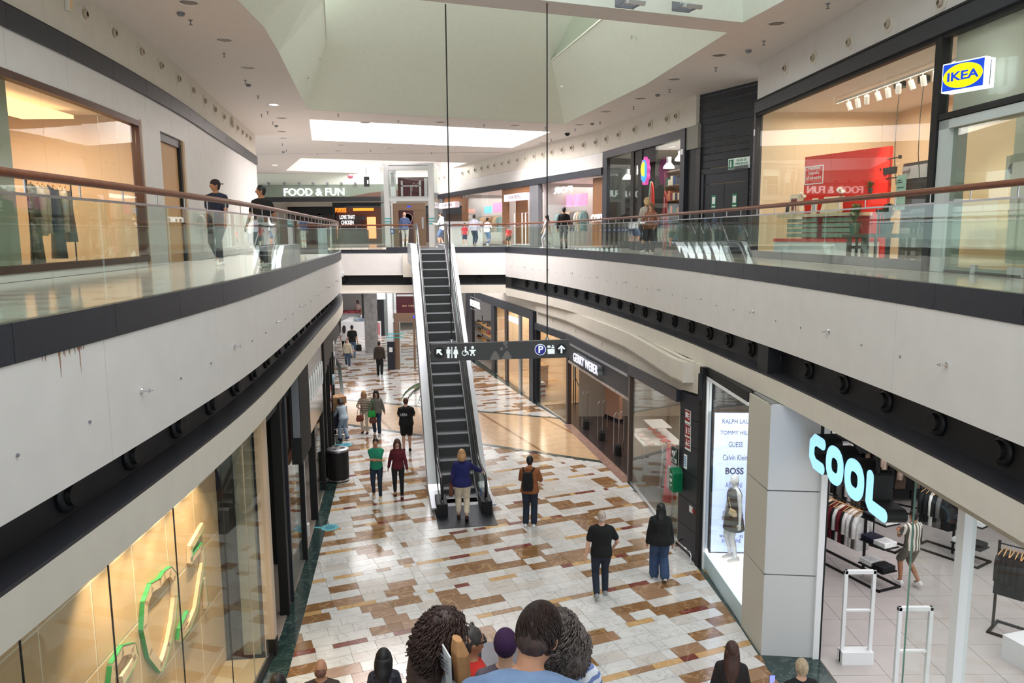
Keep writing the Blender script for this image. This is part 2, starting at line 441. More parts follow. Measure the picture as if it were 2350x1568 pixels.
# tan zone: large slabs with brown diagonal strips
q = MB(); q.prism([(xl, yn(xl)+.2), (xr, yn(xr)+.2), (xat(RS, 26), 26), (xr2, yf(xr2)-.28), (xl2, yf(xl2)-.28)], -.015, .001); q.build('tan_field', TAN, fl)
def inside(x, y): return yn(x)+.22 < y < yf(x)-.3 and xat(LI, y) < x < xat(RS, y)
for ui in range(-5, 18):
    u0 = .98*ui+.3
    for vi in range(26):
        v0 = 21+.62*vi; x, y = g2w(u0+.49, v0+.31)
        if inside(x, y) and inside(*g2w(u0, v0)) and inside(*g2w(u0+.98, v0+.6)):
            q = MB(); q.prism([g2w(u0+.12, v0+.004), g2w(u0+.976, v0+.004), g2w(u0+.976, v0+.616), g2w(u0+.12, v0+.616)], -.01, .004)
            q.build('tan_slab', TAN, fl)
        x, y = g2w(u0+.06, v0+.31)
        if ui % 2 == 0 and inside(x, y):
            q = MB(); q.prism([g2w(u0, v0), g2w(u0+.116, v0), g2w(u0+.116, v0+.62), g2w(u0, v0+.62)], -.01, .0045); q.build('strip_slab', TSTRIP, fl)

# ================= GALLERY EDGES (both sides and bridge) =================
def gallery(name, C, t0, t1, panel, zz=(5.23, 4.78, 4.40), jets=None):
    st = struct(name); zw, zt_, zb_ = zz
    n = max(1, round((t1-t0)/panel)); p = (t1-t0)/n
    for k in range(n):
        a, b = t0+k*p+.003, t0+(k+1)*p-.003
        q = MB(); C.sheet(q, a, b, rect(-.06, 6.27, .012, 6.54)); q.build('kerb_panel', DARK, st)
    n2 = max(1, round((t1-t0)/(panel*1.9))); p2 = (t1-t0)/n2
    for k in range(n2):
        a, b = t0+k*p2+.003, t0+(k+1)*p2-.003
        q = MB(); C.sheet(q, a, b, rect(-.06, zw, 0, 6.265)); q.build('fascia_panel', WHITE, st)
    q = MB(); C.sheet(q, t0, t1, rect(-.34, zt_-.02, -.28, zw+.05)); q.build('recess_back', BLACK, st)
    q = MB(); C.sheet(q, t0, t1, [(-.3, zt_-.03), (-.0, zt_-.03), (0, zt_), (-.3, zt_+.03)]); q.build('ledge', mat('ledge_grey', (40, 40, 45), .4), st)
    q = MB(); C.sheet(q, t0, t1, rect(-.34, zw, -.06, zw+.04)); q.build('recess_top', BLACK, st)
    q = MB(); C.sheet(q, t0, t1, rect(-.08, zb_, 0, zt_-.032)); q.build('lower_band', CREAM, st)
    ts = jets if jets is not None else [t0+.6+k*1.13 for k in range(int((t1-t0-.8)/1.13))]
    proto = None
    if ts:
        q = MB(); q.lathe([(.02, -.045), (.12, -.045), (.155, -.03), (.15, 0), (.02, 0)], axis='y', seg=18)
        me1 = q.mesh('jet_ring', BLACK); me1.polygons.foreach_set('use_smooth', [True]*len(me1.polygons))
        q = MB(); q.lathe([(.085, -.09), (.095, -.09), (.1, -.05), (.03, -.05), (.02, -.085)], axis='y', seg=16, cap=True); me2 = q.mesh('jet_nozzle', BLK)
    for t in ts:
        o = D.objects.new('jet_diffuser', me1); COL.objects.link(o); o.parent = st
        nv = C.nrm(t); o.location = C.at(t, -.28, (zw+zt_)/2+.01); o.rotation_euler = (0, 0, math.atan2(nv.y, nv.x)+PI/2)
        o2 = D.objects.new('nozzle', me2); COL.objects.link(o2); o2.parent = o
    return st
LS0 = LC.sy(1.0); LS1 = LC.L
trim_l = gallery('wall_left', LC, LS0, LS1, 1.42, (5.25, 4.83, 4.43))
RS0 = RC.sy(1.0); RS1 = RC.L
trim_r = gallery('wall_right', RC, RS0, RS1, 1.42, (5.2, 4.72, 4.35))
trim_b = gallery('wall_back', BC, 0, BC.L, 2.3, (5.28, 4.86, 4.45), jets=[1.0])
trim_b2 = gallery('trim_1', BC2, 0, BC2.L, 1.1, (5.28, 4.86, 4.45), jets=[1.2])
# pull-in boxes next to the escalator head and the block that breaks the recess on the right
q = MB(); q.box(-4.9, 34.75, 5.2, -4.42, 34.9, 6.26); q.box(-2.64, 34.65, 5.2, -2.5, 34.8, 6.26); q.build('end_panel', CREAM, trim_b)
tb = chit(RC, 1748, 800)[0]
q = MB(); RC.sheet(q, tb-.2, tb+.22, rect(-.3, 4.70, -.03, 5.2)); q.build('recess_block', BLACK, trim_r)
# sprinkler side nozzles and fixing bolts on the white fascia
def fascia_bits(C, st, t0, t1, kind):
    q = MB(); q.lathe([(.028, 0), (.03, -.012), (.012, -.02), (.012, -.06), (.02, -.065), (.02, -.08), (.004, -.085)], axis='y', seg=10)
    q.box(-.012, -.1, -.004, .012, -.08, .004); me = q.mesh('sprinkler', CHROME)
    q = MB(); q.lathe([(.013, 0), (.013, -.012), (.006, -.014)], axis='y', seg=8); me2 = q.mesh('bolt', GREY)
    t = t0; k = 0
    while t < t1:
        nv = C.nrm(t); a = math.atan2(nv.y, nv.x)+PI/2
        o = D.objects.new('sprinkler' if k % 3 == 0 else 'bolt', me if k % 3 == 0 else me2); COL.objects.link(o); o.parent = st
        o.location = C.at(t, .0, 5.72 if k % 3 == 0 else 5.66); o.rotation_euler = (0, 0, a); t += .92; k += 1
fascia_bits(LC, trim_l, chit(LC, 323, 892)[0]-2.76, LS1-.4, 0)
fascia_bits(RC, trim_r, chit(RC, 1903, 762)[0]-2.76, RS1-.4, 0)
# rust streaks below the kerb on the left (a stain with its own shape)
RUST = mat('rust_stain', (150, 104, 70), .8, noise=.3, nscale=30)
ts_ = chit(LC, 100, 815)[0]; q = MB()
for k in range(14):
    t = ts_-.05+rng.random()*.62; L = .02+rng.random()*.03+(.16 if k < 2 else 0); wv = .006+rng.random()*.012
    a = LC.at(t, .0022, 6.265); b = LC.at(t+wv, .0022, 6.265); c = LC.at(t+wv*.6, .0022, 6.265-L)
    q.hexa(a, b, c+Vector((0, .001, 0)), c, LC.nrm(t)*.0008)
q.build('rust_stain', RUST, trim_l)

# ---------------- balustrades
def balustrade(name, label, C, t0, t1, panel, group=None):
    root = thing(name, label, 'balustrade', C.at(t0, 0, 6.54), 0, group); ml = Matrix.Translation(-Vector(root.location))
    n = max(1, round((t1-t0)/panel)); p = (t1-t0)/n
    for k in range(n):
        a, b = t0+k*p+.005, t0+(k+1)*p-.005
        q = MB(); C.sheet(q, a, b, rect(-.058, 6.50, -.046, 7.385), step=.5); q.xf(ml).build('glass_pane', GLG, root, smooth=False)
    q = MB(); C.sheet(q, t0, t1, rect(-.06, 7.385, -.042, 7.405)); q.xf(ml).build('top_channel', STEEL, root)
    q = MB(); m = max(2, int((t1-t0)/.5)); q.tube([C.at(t0+(t1-t0)*k/m, -.05, 7.53) for k in range(m+1)], .034, 12)
    q.xf(ml).build('handrail', WOOD, root, smooth=True)
    for k in range(int((t1-t0)/.72)+1):
        t = t0+.25+k*.72
        if t > t1: break
        c = C.at(t, -.05, 0); q = MB(); q.tube([(c.x, c.y, 7.40), (c.x, c.y, 7.50)], .007, 6); q.xf(ml).build('bracket', STEEL, root)
    return root
balustrade('glass_balustrade', 'curved green-tinted glass balustrade with wooden handrail along the left upper gallery', LC, LS0, LS1, 1.42)
balustrade('glass_balustrade', 'curved glass balustrade with wooden handrail before the furniture shop on the right gallery', RC, RS0, RS1, 1.42)
balustrade('glass_balustrade', 'straight glass balustrade on the bridge left of the escalator head', BC, 0, BC.L, 1.55)
balustrade('glass_balustrade', 'short glass balustrade on the bridge right of the escalator head', BC2, 0, BC2.L, 1.1)

# ================= UPPER FLOOR, LOWER CEILING =================
UF = marble('upper_floor_marble', (206, 200, 190), (150, 130, 105), .1, .3)
nt = UF.node_tree; bsd = nt.nodes['Principled BSDF']
br = nt.nodes.new('ShaderNodeTexBrick'); tc = nt.nodes.new('ShaderNodeNewGeometry'); mp = nt.nodes.new('ShaderNodeMapping')
mp.inputs['Rotation'].default_value = (0, 0, -GA); br.inputs['Scale'].default_value = 1
br.inputs['Brick Width'].default_value = .6; br.inputs['Row Height'].default_value = .3; br.inputs['Mortar Size'].default_value = .003
br.inputs['Color1'].default_value = (*lin((214, 208, 198)), 1); br.inputs['Color2'].default_value = (*lin((150, 110, 76)), 1)
br.inputs['Mortar'].default_value = (*lin((120, 110, 100)), 1); br.inputs['Bias'].default_value = -.45
nt.links.new(tc.outputs['Position'], mp.inputs[0]); nt.links.new(mp.outputs[0], br.inputs['Vector']); nt.links.new(br.outputs['Color'], bsd.inputs['Base Color'])
uf = struct('trim_2'); q = MB()
def ribbon(q, P, Q, z0, z1):
    for (a, b, c, d) in zip(P, P[1:], Q[1:], Q): q.hexa((*a, z0), (*b, z0), (*c, z0), (*d, z0), (0, 0, z1-z0))
N = 44
PL = [LC.at(LS0+(LS1-LS0)*k/N, -.07) for k in range(N+1)]
ribbon(q, [(p.x, p.y) for p in PL], [(-13, p.y) for p in PL], 6.44, 6.535)
PR = [RC.at(RS0+(RS1-RS0)*k/N, -.07) for k in range(N+1)]
ribbon(q, [(p.x, p.y) for p in PR], [(13, p.y) for p in PR], 6.44, 6.535)
q.hexa((-22, 35.0, 6.44), (13, 34.9, 6.44), (13, 66, 6.44), (-22, 66, 6.44), (0, 0, .095))
q.box(-13.1, 33.5, 6.44, -8.2, 35.1, 6.534)
q.build('upper_floor', UF, uf)
lc = struct('trim_3'); q = MB()
ribbon(q, [(p.x, p.y) for p in [LC.at(LS0+(LS1-LS0)*k/N, -.04) for k in range(N+1)]], [(-9 if p.y < 30 else -14, p.y) for p in PL], 4.44, 4.50)
ribbon(q, [(p.x, p.y) for p in [RC.at(RS0+(RS1-RS0)*k/N, -.04) for k in range(N+1)]], [(12, p.y) for p in PR], 4.36, 4.42)
q.hexa((-22, 35.0, 4.46), (13, 34.75, 4.46), (13, 66, 4.46), (-22, 66, 4.46), (0, 0, .06))
q.build('lower_ceiling', PLASTER, lc)

# ================= CEILING WITH ROOF OPENINGS =================
from mathutils.geometry import tessellate_polygon
S1 = [(-4.33, 11.72), (-4.31, 12.8), (-4.4, 14.4), (-4.71, 16.3), (-5.29, 19.47), (-6.03, 23.55), (1.84, 26.96), (3.4, 20.06), (4.07, 15.0)]
S0 = [(-3.9, 2), (-4.1, 7), (-4.2, 11.1), (4.15, 14.32), (4.56, 12.43), (4.7, 9), (4.6, 2)]
S2 = [(-6.48, 25.5), (1.46, 28.97), (.06, 34.2), (-7.8, 30.95)]
S3 = [(-10.17, 38.0), (-2.29, 41.1), (-4.5, 47.9), (-8.65, 47.6), (-13.0, 45.2)]
outer = [(-22, -6), (12, -6), (12, 66), (-22, 66)]
ce = struct('ceiling')
loops = [[Vector((x, y, 0)) for x, y in P] for P in (outer, S1, S0, S2, S3)]
allp = [p for l in loops for p in l]; tr = tessellate_polygon(loops)
q = MB(); q.add([(p.x, p.y, CZ) for p in allp], [tuple(t) for t in tr]); q.add([(p.x, p.y, CZ+.12) for p in allp], [tuple(t) for t in tr])
q.build('soffit', PLASTER, ce)
def shaft(name, P, z1, top=None, skip=(), m=SHAFT):
    n = len(P); T = top or P
    for i in range(n):
        if i in skip: continue
        a, b = P[i], P[(i+1) % n]; c, d = T[(i+1) % n], T[i]
        q = MB(); e = Vector((b[0]-a[0], b[1]-a[1], 0)).normalized(); nv = Vector((-e.y, e.x, 0))
        cx = sum(p[0] for p in P)/n; cy = sum(p[1] for p in P)/n
        if nv.dot(Vector((a[0]-cx, a[1]-cy, 0))) < 0: nv = -nv
        q.hexa((*a, CZ+.003), (*b, CZ+.003), (*c, z1), (*d, z1), nv*.08); q.build(name, m, ce)
# big opening: splayed walls to 12.3, the back wall running on up, lantern above with glazed sides
T1 = [(-2.9, 13.3), (-3.0, 14.0), (-3.3, 15.2), (-4.1, 17.9), (-4.55, 19.9), (-4.95, 21.6), (1.24, 24.1), (2.25, 19.5), (2.9, 15.8)]
shaft('shaft_wall', S1, 12.3, T1, skip=(8,))
q = MB(); q.hexa((-6.9, 20.75, 12.3), (-4.95, 21.6, 12.3), (-3.9, 19.2, 14.0), (-5.9, 18.4, 14.0), (-.03, .08, 0))
q.hexa((-4.95, 21.6, 12.3), (1.24, 24.1, 12.3), (2.27, 21.7, 14.0), (-3.9, 19.2, 14.0), (-.03, .08, 0)); q.hexa((-5.9, 18.4, 14.0), (2.27, 21.7, 14.0), (2.27, 21.7, 15.2), (-5.9, 18.4, 15.2), (-.03, .08, 0))
q.build('shaft_back_wall', SHAFT, ce)
q = MB(); q.hexa((1.2, 24.1, 12.3), (3.5, 25.0, 12.3), (4.2, 22.5, 15.2), (1.9, 21.4, 15.2), (-.03, .08, 0)); q.build('lantern_wall', SHAFT, ce)
q = MB(); q.hexa((3.3, 24.6, 12.3), (3.9, 21.4, 12.3), (3.9, 21.4, 15.2), (3.3, 24.6, 15.2), (.08, 0, 0)); q.build('lantern_wall', SHAFT, ce)
q = MB(); q.hexa((3.9, 21.4, 12.3), (4.9, 16.0, 12.3), (4.9, 16.0, 12.9), (3.9, 21.4, 12.9), (.08, 0, 0)); q.build('lantern_wall', SHAFT, ce)
q = MB(); q.box(-7, 12.2, 15.2, 6, 25, 15.3); q.build('lantern_roof', PLASTER, ce)
q = MB(); q.hexa((-4.33, 11.75, CZ+.003), (4.07, 15.0, CZ+.003), (4.07, 15.0, 15.2), (-4.33, 11.75, 15.2), (.03, -.08, 0)); q.build('beam_side', SHAFT, ce)
q = MB()
for k in range(5):
    f = k/4; a = Vector((3.95, 21.3, 0)).lerp(Vector((4.95, 16.0, 0)), f); q.box(a.x, a.y-.04, 12.9, a.x+.08, a.y+.04, 15.2)
    a = Vector((-6.3, 20.5, 0)).lerp(Vector((-4.2, 12.6, 0)), f); q.box(a.x-.08, a.y-.04, 12.3, a.x, a.y+.04, 15.2)
q.build('lantern_mullion', WHITE, ce)
B('lantern_sill', SHAFT, ce, (-6.9, 12.3, 12.2, -3.9, 13.2, 12.3), (3.3, 15.0, 12.2, 4.9, 16.0, 12.3))
q = MB()      # ledges between sloping side walls and the glazing
ribbon(q, T1[:6], [(-4.3, 12.8), (-4.6, 14.0), (-4.9, 15.2), (-5.6, 17.9), (-6.2, 19.9), (-6.8, 20.8)], 12.26, 12.3)
ribbon(q, T1[6:], [(3.4, 24.9), (4.2, 20.0), (5.0, 15.8)], 12.26, 12.3); q.build('lantern_ledge', SHAFT, ce)
# near opening (above and behind the camera), and the two farther ones
q = MB(); q.hexa((-4.2, 11.1, CZ+.003), (4.15, 14.32, CZ+.003), (3.7, 13.3, 13.6), (-4.0, 10.3, 13.6), (-.03, .08, 0)); q.build('shaft_wall', SHAFT, ce)
q = MB(); q.hexa((4.15, 14.32, CZ+.003), (4.56, 12.43, CZ+.003), (3.95, 11.9, 13.6), (3.7, 13.3, 13.6), (.08, 0, 0)); q.hexa((4.56, 12.43, CZ+.003), (4.7, 9, CZ+.003), (4.3, 9, 13.6), (3.95, 11.9, 13.6), (.08, 0, 0))
q.hexa((4.7, 9, CZ+.003), (4.6, 2, CZ+.003), (4.3, 2, 13.6), (4.3, 9, 13.6), (.08, 0, 0)); q.build('shaft_wall', SHAFT, ce)
q = MB(); q.hexa((-4.2, 11.1, CZ+.003), (-3.9, 2, CZ+.003), (-3.7, 2, 13.6), (-4.0, 10.3, 13.6), (-.08, 0, 0)); q.build('shaft_wall', SHAFT, ce)
shaft('shaft_wall', S2, 13.2, m=PLASTER); shaft('shaft_wall', S3, 12.6, m=PLASTER)
B('shaft_top', PLASTER, ce, (-9, 25, 13.2, 3, 35, 13.3), (-14, 37, 12.6, -2, 49, 12.7))
# lowered ceiling step beyond the third opening
q = MB(); q.tube([ony(590, 377, 36).to_tuple()[:2]+(CZ-.02,), ony(1150, 383, 36).to_tuple()[:2]+(CZ-.02,)], .05, 6); q.build('ceiling_step', PLASTER, ce)
# ceiling fittings: recessed downlights, sprinklers, smoke detectors, cameras
q = MB(); q.lathe([(.02, .0), (.13, 0), (.16, -.012), (.165, 0)], seg=20); dl = q.mesh('downlight', PLASTER)
q = MB(); q.lathe([(.02, -.004), (.12, -.004)], seg=20, cap=True)
LIT = mat('lit_lamp', (255, 250, 240), emit=9.); DIM = mat('downlight_lens', (196, 186, 178), .4)
dl_on = q.mesh('lens', LIT); q2 = MB(); q2.lathe([(.02, -.004), (.12, -.004)], seg=20, cap=True); dl_off = q2.mesh('lens', DIM)
onp = [(628, 240), (642, 354), (631, 379), (1380, 480), (1107, 374)]
for i, (px, py) in enumerate([(433, 6), (515, 92), (570, 156), (628, 240), (647, 302), (650, 317), (642, 354), (631, 379), (838, 281), (1011, 280), (1182, 288), (1330, 286), (1390, 256), (1470, 226),
                              (1547, 182), (1650, 127), (1782, 54), (783, 333), (775, 346), (895, 340), (1132, 352), (1013, 290+62), (1246, 328), (1107, 374), (646, 271)]):
    p = onz(px, py, CZ); on = (px, py) in onp
    t = thing('downlight', ('lit ' if on else 'unlit ')+['round recessed downlight', 'recessed ceiling downlight'][i % 2]+' in the upper ceiling', 'ceiling light', p, 0, 'lit ceiling downlights' if on else 'unlit ceiling downlights')
    t['label'] = 'lit round recessed downlight in the white upper ceiling' if on else 'unlit round recessed downlight in the white upper ceiling'
    for me, nm in ((dl, 'bezel'), (dl_on if on else dl_off, 'lens')):
        o = D.objects.new(nm, me); COL.objects.link(o); o.parent = t
q = MB(); q.lathe([(.035, 0), (.035, -.01), (.01, -.015), (.01, -.07), (.03, -.075), (.03, -.082), (.004, -.085)], seg=10); sp = q.mesh('ceiling_sprinkler', GREY)
for (px, py) in [(437, 46), (514, 122), (563, 184), (592, 220), (614, 256), (626, 280), (648, 330), (600, 262), (657, 344), (776, 262), (914, 277), (1111, 286), (1040, 332), (1252, 292), (1377, 280), (1454, 245),
                 (1537, 205), (1643, 155), (1753, 94), (1900, 8), (850, 344), (990, 350), (1265, 320), (1320, 296), (728, 352)]:
    o = D.objects.new('ceiling_sprinkler', sp); COL.objects.link(o); o.location = onz(px, py, CZ)
    tag(o, 'small pendent sprinkler head in the white upper ceiling', 'sprinkler', 'ceiling sprinkler heads')
q = MB(); q.lathe([(.06, 0), (.065, -.02), (.05, -.05), (.02, -.06)], seg=14); sm = q.mesh('smoke_detector', GREY)
for (px, py) in [(415, 29), (570, 194), (634, 288), (1509, 217), (1359, 283), (1718, 115), (650, 348)]:
    o = D.objects.new('smoke_detector', sm); COL.objects.link(o); o.location = onz(px, py, CZ)
    tag(o, 'grey dome smoke detector on the white upper ceiling', 'detector', 'ceiling smoke detectors')
t = thing('dome_camera', 'black dome camera under the ceiling beyond the large roof opening', 'camera', onz(1302, 302, CZ))
q = MB(); q.lathe([(.13, 0), (.13, -.05), (.11, -.06)], seg=18); q.build('housing', PALE, t)
q = MB(); q.lathe([(.1, -.06), (.09, -.11), (.05, -.15), (.01, -.16)], seg=18); q.build('dome', BLK, t, smooth=True)
# floodlights on the near shaft wall, cameras on the shaft walls
for i, (px, py, Y) in enumerate([(1455, 3, 12.6), (1586, 12, 13.1)]):
    p = ony(px, py, Y); t = thing('floodlight', ['left one of the two grey floodlights on the near roof shaft wall', 'right one of the two grey floodlights on the near roof shaft wall'][i], 'floodlight', p, GA)
    q = MB(); q.box(-.16, -.1, -.04, .16, .1, .03, R=Matrix.Rotation(.35, 3, 'X')); q.build('lamp_head', ALU, t, bevel=.01)
    q = MB(); q.box(-.14, -.085, -.046, .14, .085, -.038, R=Matrix.Rotation(.35, 3, 'X')); q.build('lens', mat('flood_glass', (190, 170, 150), .2), t)
    q = MB(); q.box(-.17, -.01, -.02, -.16, .3, .02); q.box(.16, -.01, -.02, .17, .3, .02); q.box(-.17, .28, -.03, .17, .3, .12); q.build('bracket', GREY, t)
for (px, py, Y) in [(1450, 85, 18.6), (1364, 147, 21.8), (1289, 198, 24.5), (717, 63, 19.6), (732, 133, 21.5), (708, 180, 21)]:
    t = thing('spotlight', 'tiny chrome spotlight fixed on the sloping wall of the big roof opening', 'spotlight', ony(px, py, Y), 0, 'spotlights on the shaft walls')
    q = MB(); q.cyl((0, 0, 0), .03, .1, 10, axis='y'); q.build('lamp_body', CHROME, t)
    q = MB(); q.tube([(0, -.03, 0), (.0, .0, .06)], .008, 6); q.build('bracket', CHROME, t)

# ================= HANGING SIGN =================
SY = 13.05
sg_ = thing('hanging_sign', 'long charcoal direction sign hanging on two black cables across the void', 'sign', (0, SY, 0))
a, b, c_, d_ = ony(988, 790.5, SY), ony(1307, 780, SY), ony(1307, 821, SY), ony(990, 829.5, SY)
SG = mat('sign_face', (58, 57, 58), .5)
q = MB(); q.hexa((a.x, 0, a.z), (b.x, 0, b.z), (c_.x, 0, c_.z), (a.x+.005, 0, d_.z), (0, .09, 0)); q.build('panel', SG, sg_, bevel=.004)
WM = mat('sign_white', (236, 244, 246), .4, emit=.25); PB = mat('sign_blue', (34, 30, 150), .4)
def sp_(px, py): p = ony(px, py, SY); return p.x, p.z
def dec(name, m, polys, off=-.006, th_=.006):
    q = MB()
    for P in polys:
        q.prism([sp_(*p) for p in P], off, off+th_, axis='y')
    return q.build(name, m, sg_)
def circ(cx, cy, r, n=20, a0=0, a1=2*PI): return [(cx+r*math.cos(a0+(a1-a0)*k/n), cy+r*math.sin(a0+(a1-a0)*k/n)) for k in range(n)]
dec('arrow_disc', BLK, [circ(1008, 809.5, 13)]); dec('arrow_disc', BLK, [circ(1288.5, 801.5, 12.5)])
dec('arrow_left', WM, [[(1002, 802), (1013, 802), (1013, 805), (1002, 813)], [(1002, 805), (1005, 802), (1016, 813.5), (1013, 816)]], -.012)
dec('arrow_up', WM, [[(1286.5, 798), (1290.5, 798), (1290.5, 811), (1286.5, 811)], [(1288.5, 792), (1297, 800), (1294.5, 802.5), (1288.5, 797), (1282.5, 802.5), (1280, 800)]], -.012)
dec('parking_disc', WM, [circ(1240, 802.5, 13)], -.008); dec('parking_blue', PB, [circ(1240, 802.5, 11.6)], -.011)
dec('man_symbol', WM, [circ(1029, 798.5, 2.6, 10), [(1024.5, 802), (1033.5, 802), (1033.5, 812), (1031.7, 812), (1031.7, 822), (1026.5, 822), (1026.5, 812), (1024.5, 812)]], -.008)
dec('divider', WM, [[(1036, 796), (1038, 796), (1038, 822), (1036, 822)]], -.008)
dec('woman_symbol', WM, [circ(1046, 798, 2.6, 10), [(1042.5, 802), (1049.5, 802), (1052, 812), (1049, 813), (1048.8, 822), (1043.2, 822), (1043, 813), (1040, 812)]], -.008)
dec('wheelchair_symbol', WM, [circ(1068.5, 797.5, 2.3, 10), [(1066.6, 800), (1070, 800), (1070.5, 806), (1074.5, 807), (1076, 814), (1073.6, 814.5), (1072, 809.5), (1066.6, 809)]]+
    [[(1066+6.2*math.cos(t), 810.5+6.2*math.sin(t)), (1066+6.2*math.cos(t+.35), 810.5+6.2*math.sin(t+.35)), (1066+4.6*math.cos(t+.35), 810.5+4.6*math.sin(t+.35)), (1066+4.6*math.cos(t), 810.5+4.6*math.sin(t))] for t in [.2+.35*k for k in range(13)]], -.008)
dec('baby_symbol', WM, [circ(1084.5, 797.8, 3.4, 10), [(1077, 803), (1092, 803), (1092, 805.5), (1088.5, 806.5), (1088, 812), (1081, 812), (1080.5, 806.5), (1077, 805.5)], circ(1081, 814.5, 2.2, 8), circ(1088, 814.5, 2.2, 8)], -.008)
dec('info_symbol', WM, [[(1256, 793.5), (1263, 793), (1263.5, 798), (1256.5, 798.5)], circ(1268.5, 793.5, 1.9, 8), [(1265.5, 796), (1272, 795.5), (1272, 799), (1265.5, 799)], [(1256.5, 801), (1272.5, 800.5), (1273, 812), (1257, 812.5)]], -.008)
MTN = mat('sign_grey', (108, 104, 100), .5)
hill = lambda x0, x1, yb, h: [(x0, yb)]+[(x0+(x1-x0)*k/12, yb-h*math.sin(PI*k/12)**1.0*(1-.15*abs(k-6)/6)) for k in range(1, 12)]+[(x1, yb)]
dec('hill_motif', MTN, [hill(1124, 1149, 825.6, 20), hill(1151, 1176, 824.8, 20), circ(1151, 801, 4, 12), circ(1162, 796, 3, 12), circ(1159.5, 787.6, 5.2, 12)], -.004, .004)
pp = ony(1240.5, 802.8, SY); text('parking_letter', 'P', .175, WM, sg_, TM(pp.x, -.014, pp.z), .003, bold=.004)
for (px, py, ty) in [(1036, 785, 0), (1256, 780, 0)]:
    p = ony(px, py, SY); t = thing('sign_cable', ['left black suspension cable of the hanging direction sign', 'right black suspension cable of the hanging direction sign'][px > 1100], 'cable', (p.x, SY+.03, p.z))
    q = MB(); q.tube([(0, 0, 0), (0, 0, CZ-p.z)], .011, 8); q.build('cable', BLK, t)
    q = MB(); q.cyl((0, 0, -.01), .028, .05, 10); q.build('clamp', STEEL, t)

# ================= ESCALATORS =================
TREAD = mat('step_tread', (128, 130, 134), .35, .7, noise=.25, nscale=60, stretch=(12, 1, 1)); RISER = mat('step_riser', (66, 66, 68), .5, .3, noise=.25, nscale=60, stretch=(12, 1, 1))
NOSE = mat('step_nose_highlight', (188, 190, 194), .3, .7); DECK = mat('escalator_deck', (176, 178, 184), .38, .6); PLATE = mat('landing_plate', (84, 86, 92), .28, .8, noise=.2, nscale=40, stretch=(1, 10, 1))  # nose colour is paler to paint the light caught on step edges
def escalator(label, x, y, rz, rise, ang, w, s_top_extra=1.2, tex=None):
    root = thing('escalator', label, 'escalator', (x, y, 0), rz); tn = math.tan(math.radians(ang))
    run = rise/tn; s0 = .8; bl = .5; S1_ = s0+run+s0
    def line(s):
        def ramp(q): # integral of smooth slope start at 0
            return 0 if q < -bl/2 else (tn*(q+bl/2)**2/(2*bl) if q < bl/2 else tn*q)
        a = ramp(s-s0); b = ramp(s-(s0+run)); return a-b
    n = int(S1_/.4); hw = w/2
    for k in range(n):
        s = k*S1_/n; d = S1_/n; z = line(s+d*.5)+.0; zp = line(s-d*.5) if k else 0
        q = MB(); q.box(-hw, s, z-.03, hw, s+d+.02, z, 0)
        rr = max(0, z-zp)
        if rr > .02: q.box(-hw, s, zp-.01, hw, s+.02, z-.03, 1)
        q.box(-hw, s-.004, z-.018, hw, s+.03, z+.004, 2)
        q.build('step', [TREAD, RISER, NOSE], root)
    ss = [-.75, -.4, 0]+[.3*i for i in range(1, int(S1_/.3))]+[S1_, S1_+.5, S1_+s_top_extra]
    def sweep(prof, mi=0, a=None, b=None, q=None):
        q = q or MB(); L = [s for s in ss if (a is None or s >= a) and (b is None or s <= b)]
        q.loft([[(px, s, line(s)+pz) for px, pz in prof] for s in L], mi); return q
    for sd in (-1, 1):
        f = lambda P: [(sd*a, b) for a, b in P]
        sweep(f([(hw+.01, -.15), (hw+.03, -.15), (hw+.03, .16), (hw+.01, .14)])).build('skirt', DECK, root)
        sweep(f([(hw+.03, .14), (hw+.1, .20), (hw+.1, .17), (hw+.03, .10)])).build('inner_deck', BLACK, root)
        sweep(f([(hw+.14, .20), (hw+.38, .20), (hw+.38, .16), (hw+.14, .16)])).build('outer_deck', DECK, root)
        sweep(f([(hw+.36, -.62), (hw+.38, -.62), (hw+.38, .17), (hw+.36, .17)]), a=.2).build('side_cladding', DECK, root)
        sweep(f([(hw+.11, .18), (hw+.122, .18), (hw+.122, .90), (hw+.11, .90)]), a=-.5, b=S1_+.6).build('glass_panel', GL, root)
        sweep(f([(hw+.09, .88), (hw+.14, .88), (hw+.14, .91), (hw+.09, .91)]), a=-.5, b=S1_+.6).build('rail_track', STEEL, root)
        xc = sd*(hw+.115); P = []
        for k in range(9):
            a = PI/2+PI*k/8; P.append((xc, -.5+.33*math.cos(a), .61+.33*math.sin(a)))
        P = P[::-1]; P += [(xc, s, line(s)+.94) for s in ss if s > -.4]
        q = MB(); q.tube(P, .04, 10, ry=.022 if False else None); q.build('handrail', RUBBER, root, smooth=True)
        q = MB(); q.prism([(sd*(hw-.02), -.9), (sd*(hw+.26), -.9), (sd*(hw+.26), -.1), (sd*(hw-.02), -.1)], 0, .34); q.build('newel_base', BLK, root, bevel=.02)
        q = MB(); q.prism([(-.8+.0, .33), (-.5, .33), (-.5, .9), (-.7, .82), (-.8, .62)], sd*(hw+.105), sd*(hw+.125), axis='x'); q.build('newel_panel', STEEL, root)
    sweep([(-hw-.36, -.66), (hw+.36, -.66), (hw+.36, -.62), (-hw-.36, -.62)], a=.9).build('truss_underside', DECK, root)
    B('landing_plate', PLATE, root, (-hw-.28, -1.7, .0, hw+.28, -.02, .012))
    B('comb_plate', STEEL, root, (-hw, -.2, .012, hw, .02, .02))
    B('upper_landing', PLATE, root, (-hw-.1, S1_, rise-.2, hw+.1, S1_+s_top_extra+.9, rise+.004))
    return root, line, S1_
cpt = onz(1059, 1156, 0)
esc_a = math.atan2(-(-3.2-cpt.x), 30.7-cpt.y)
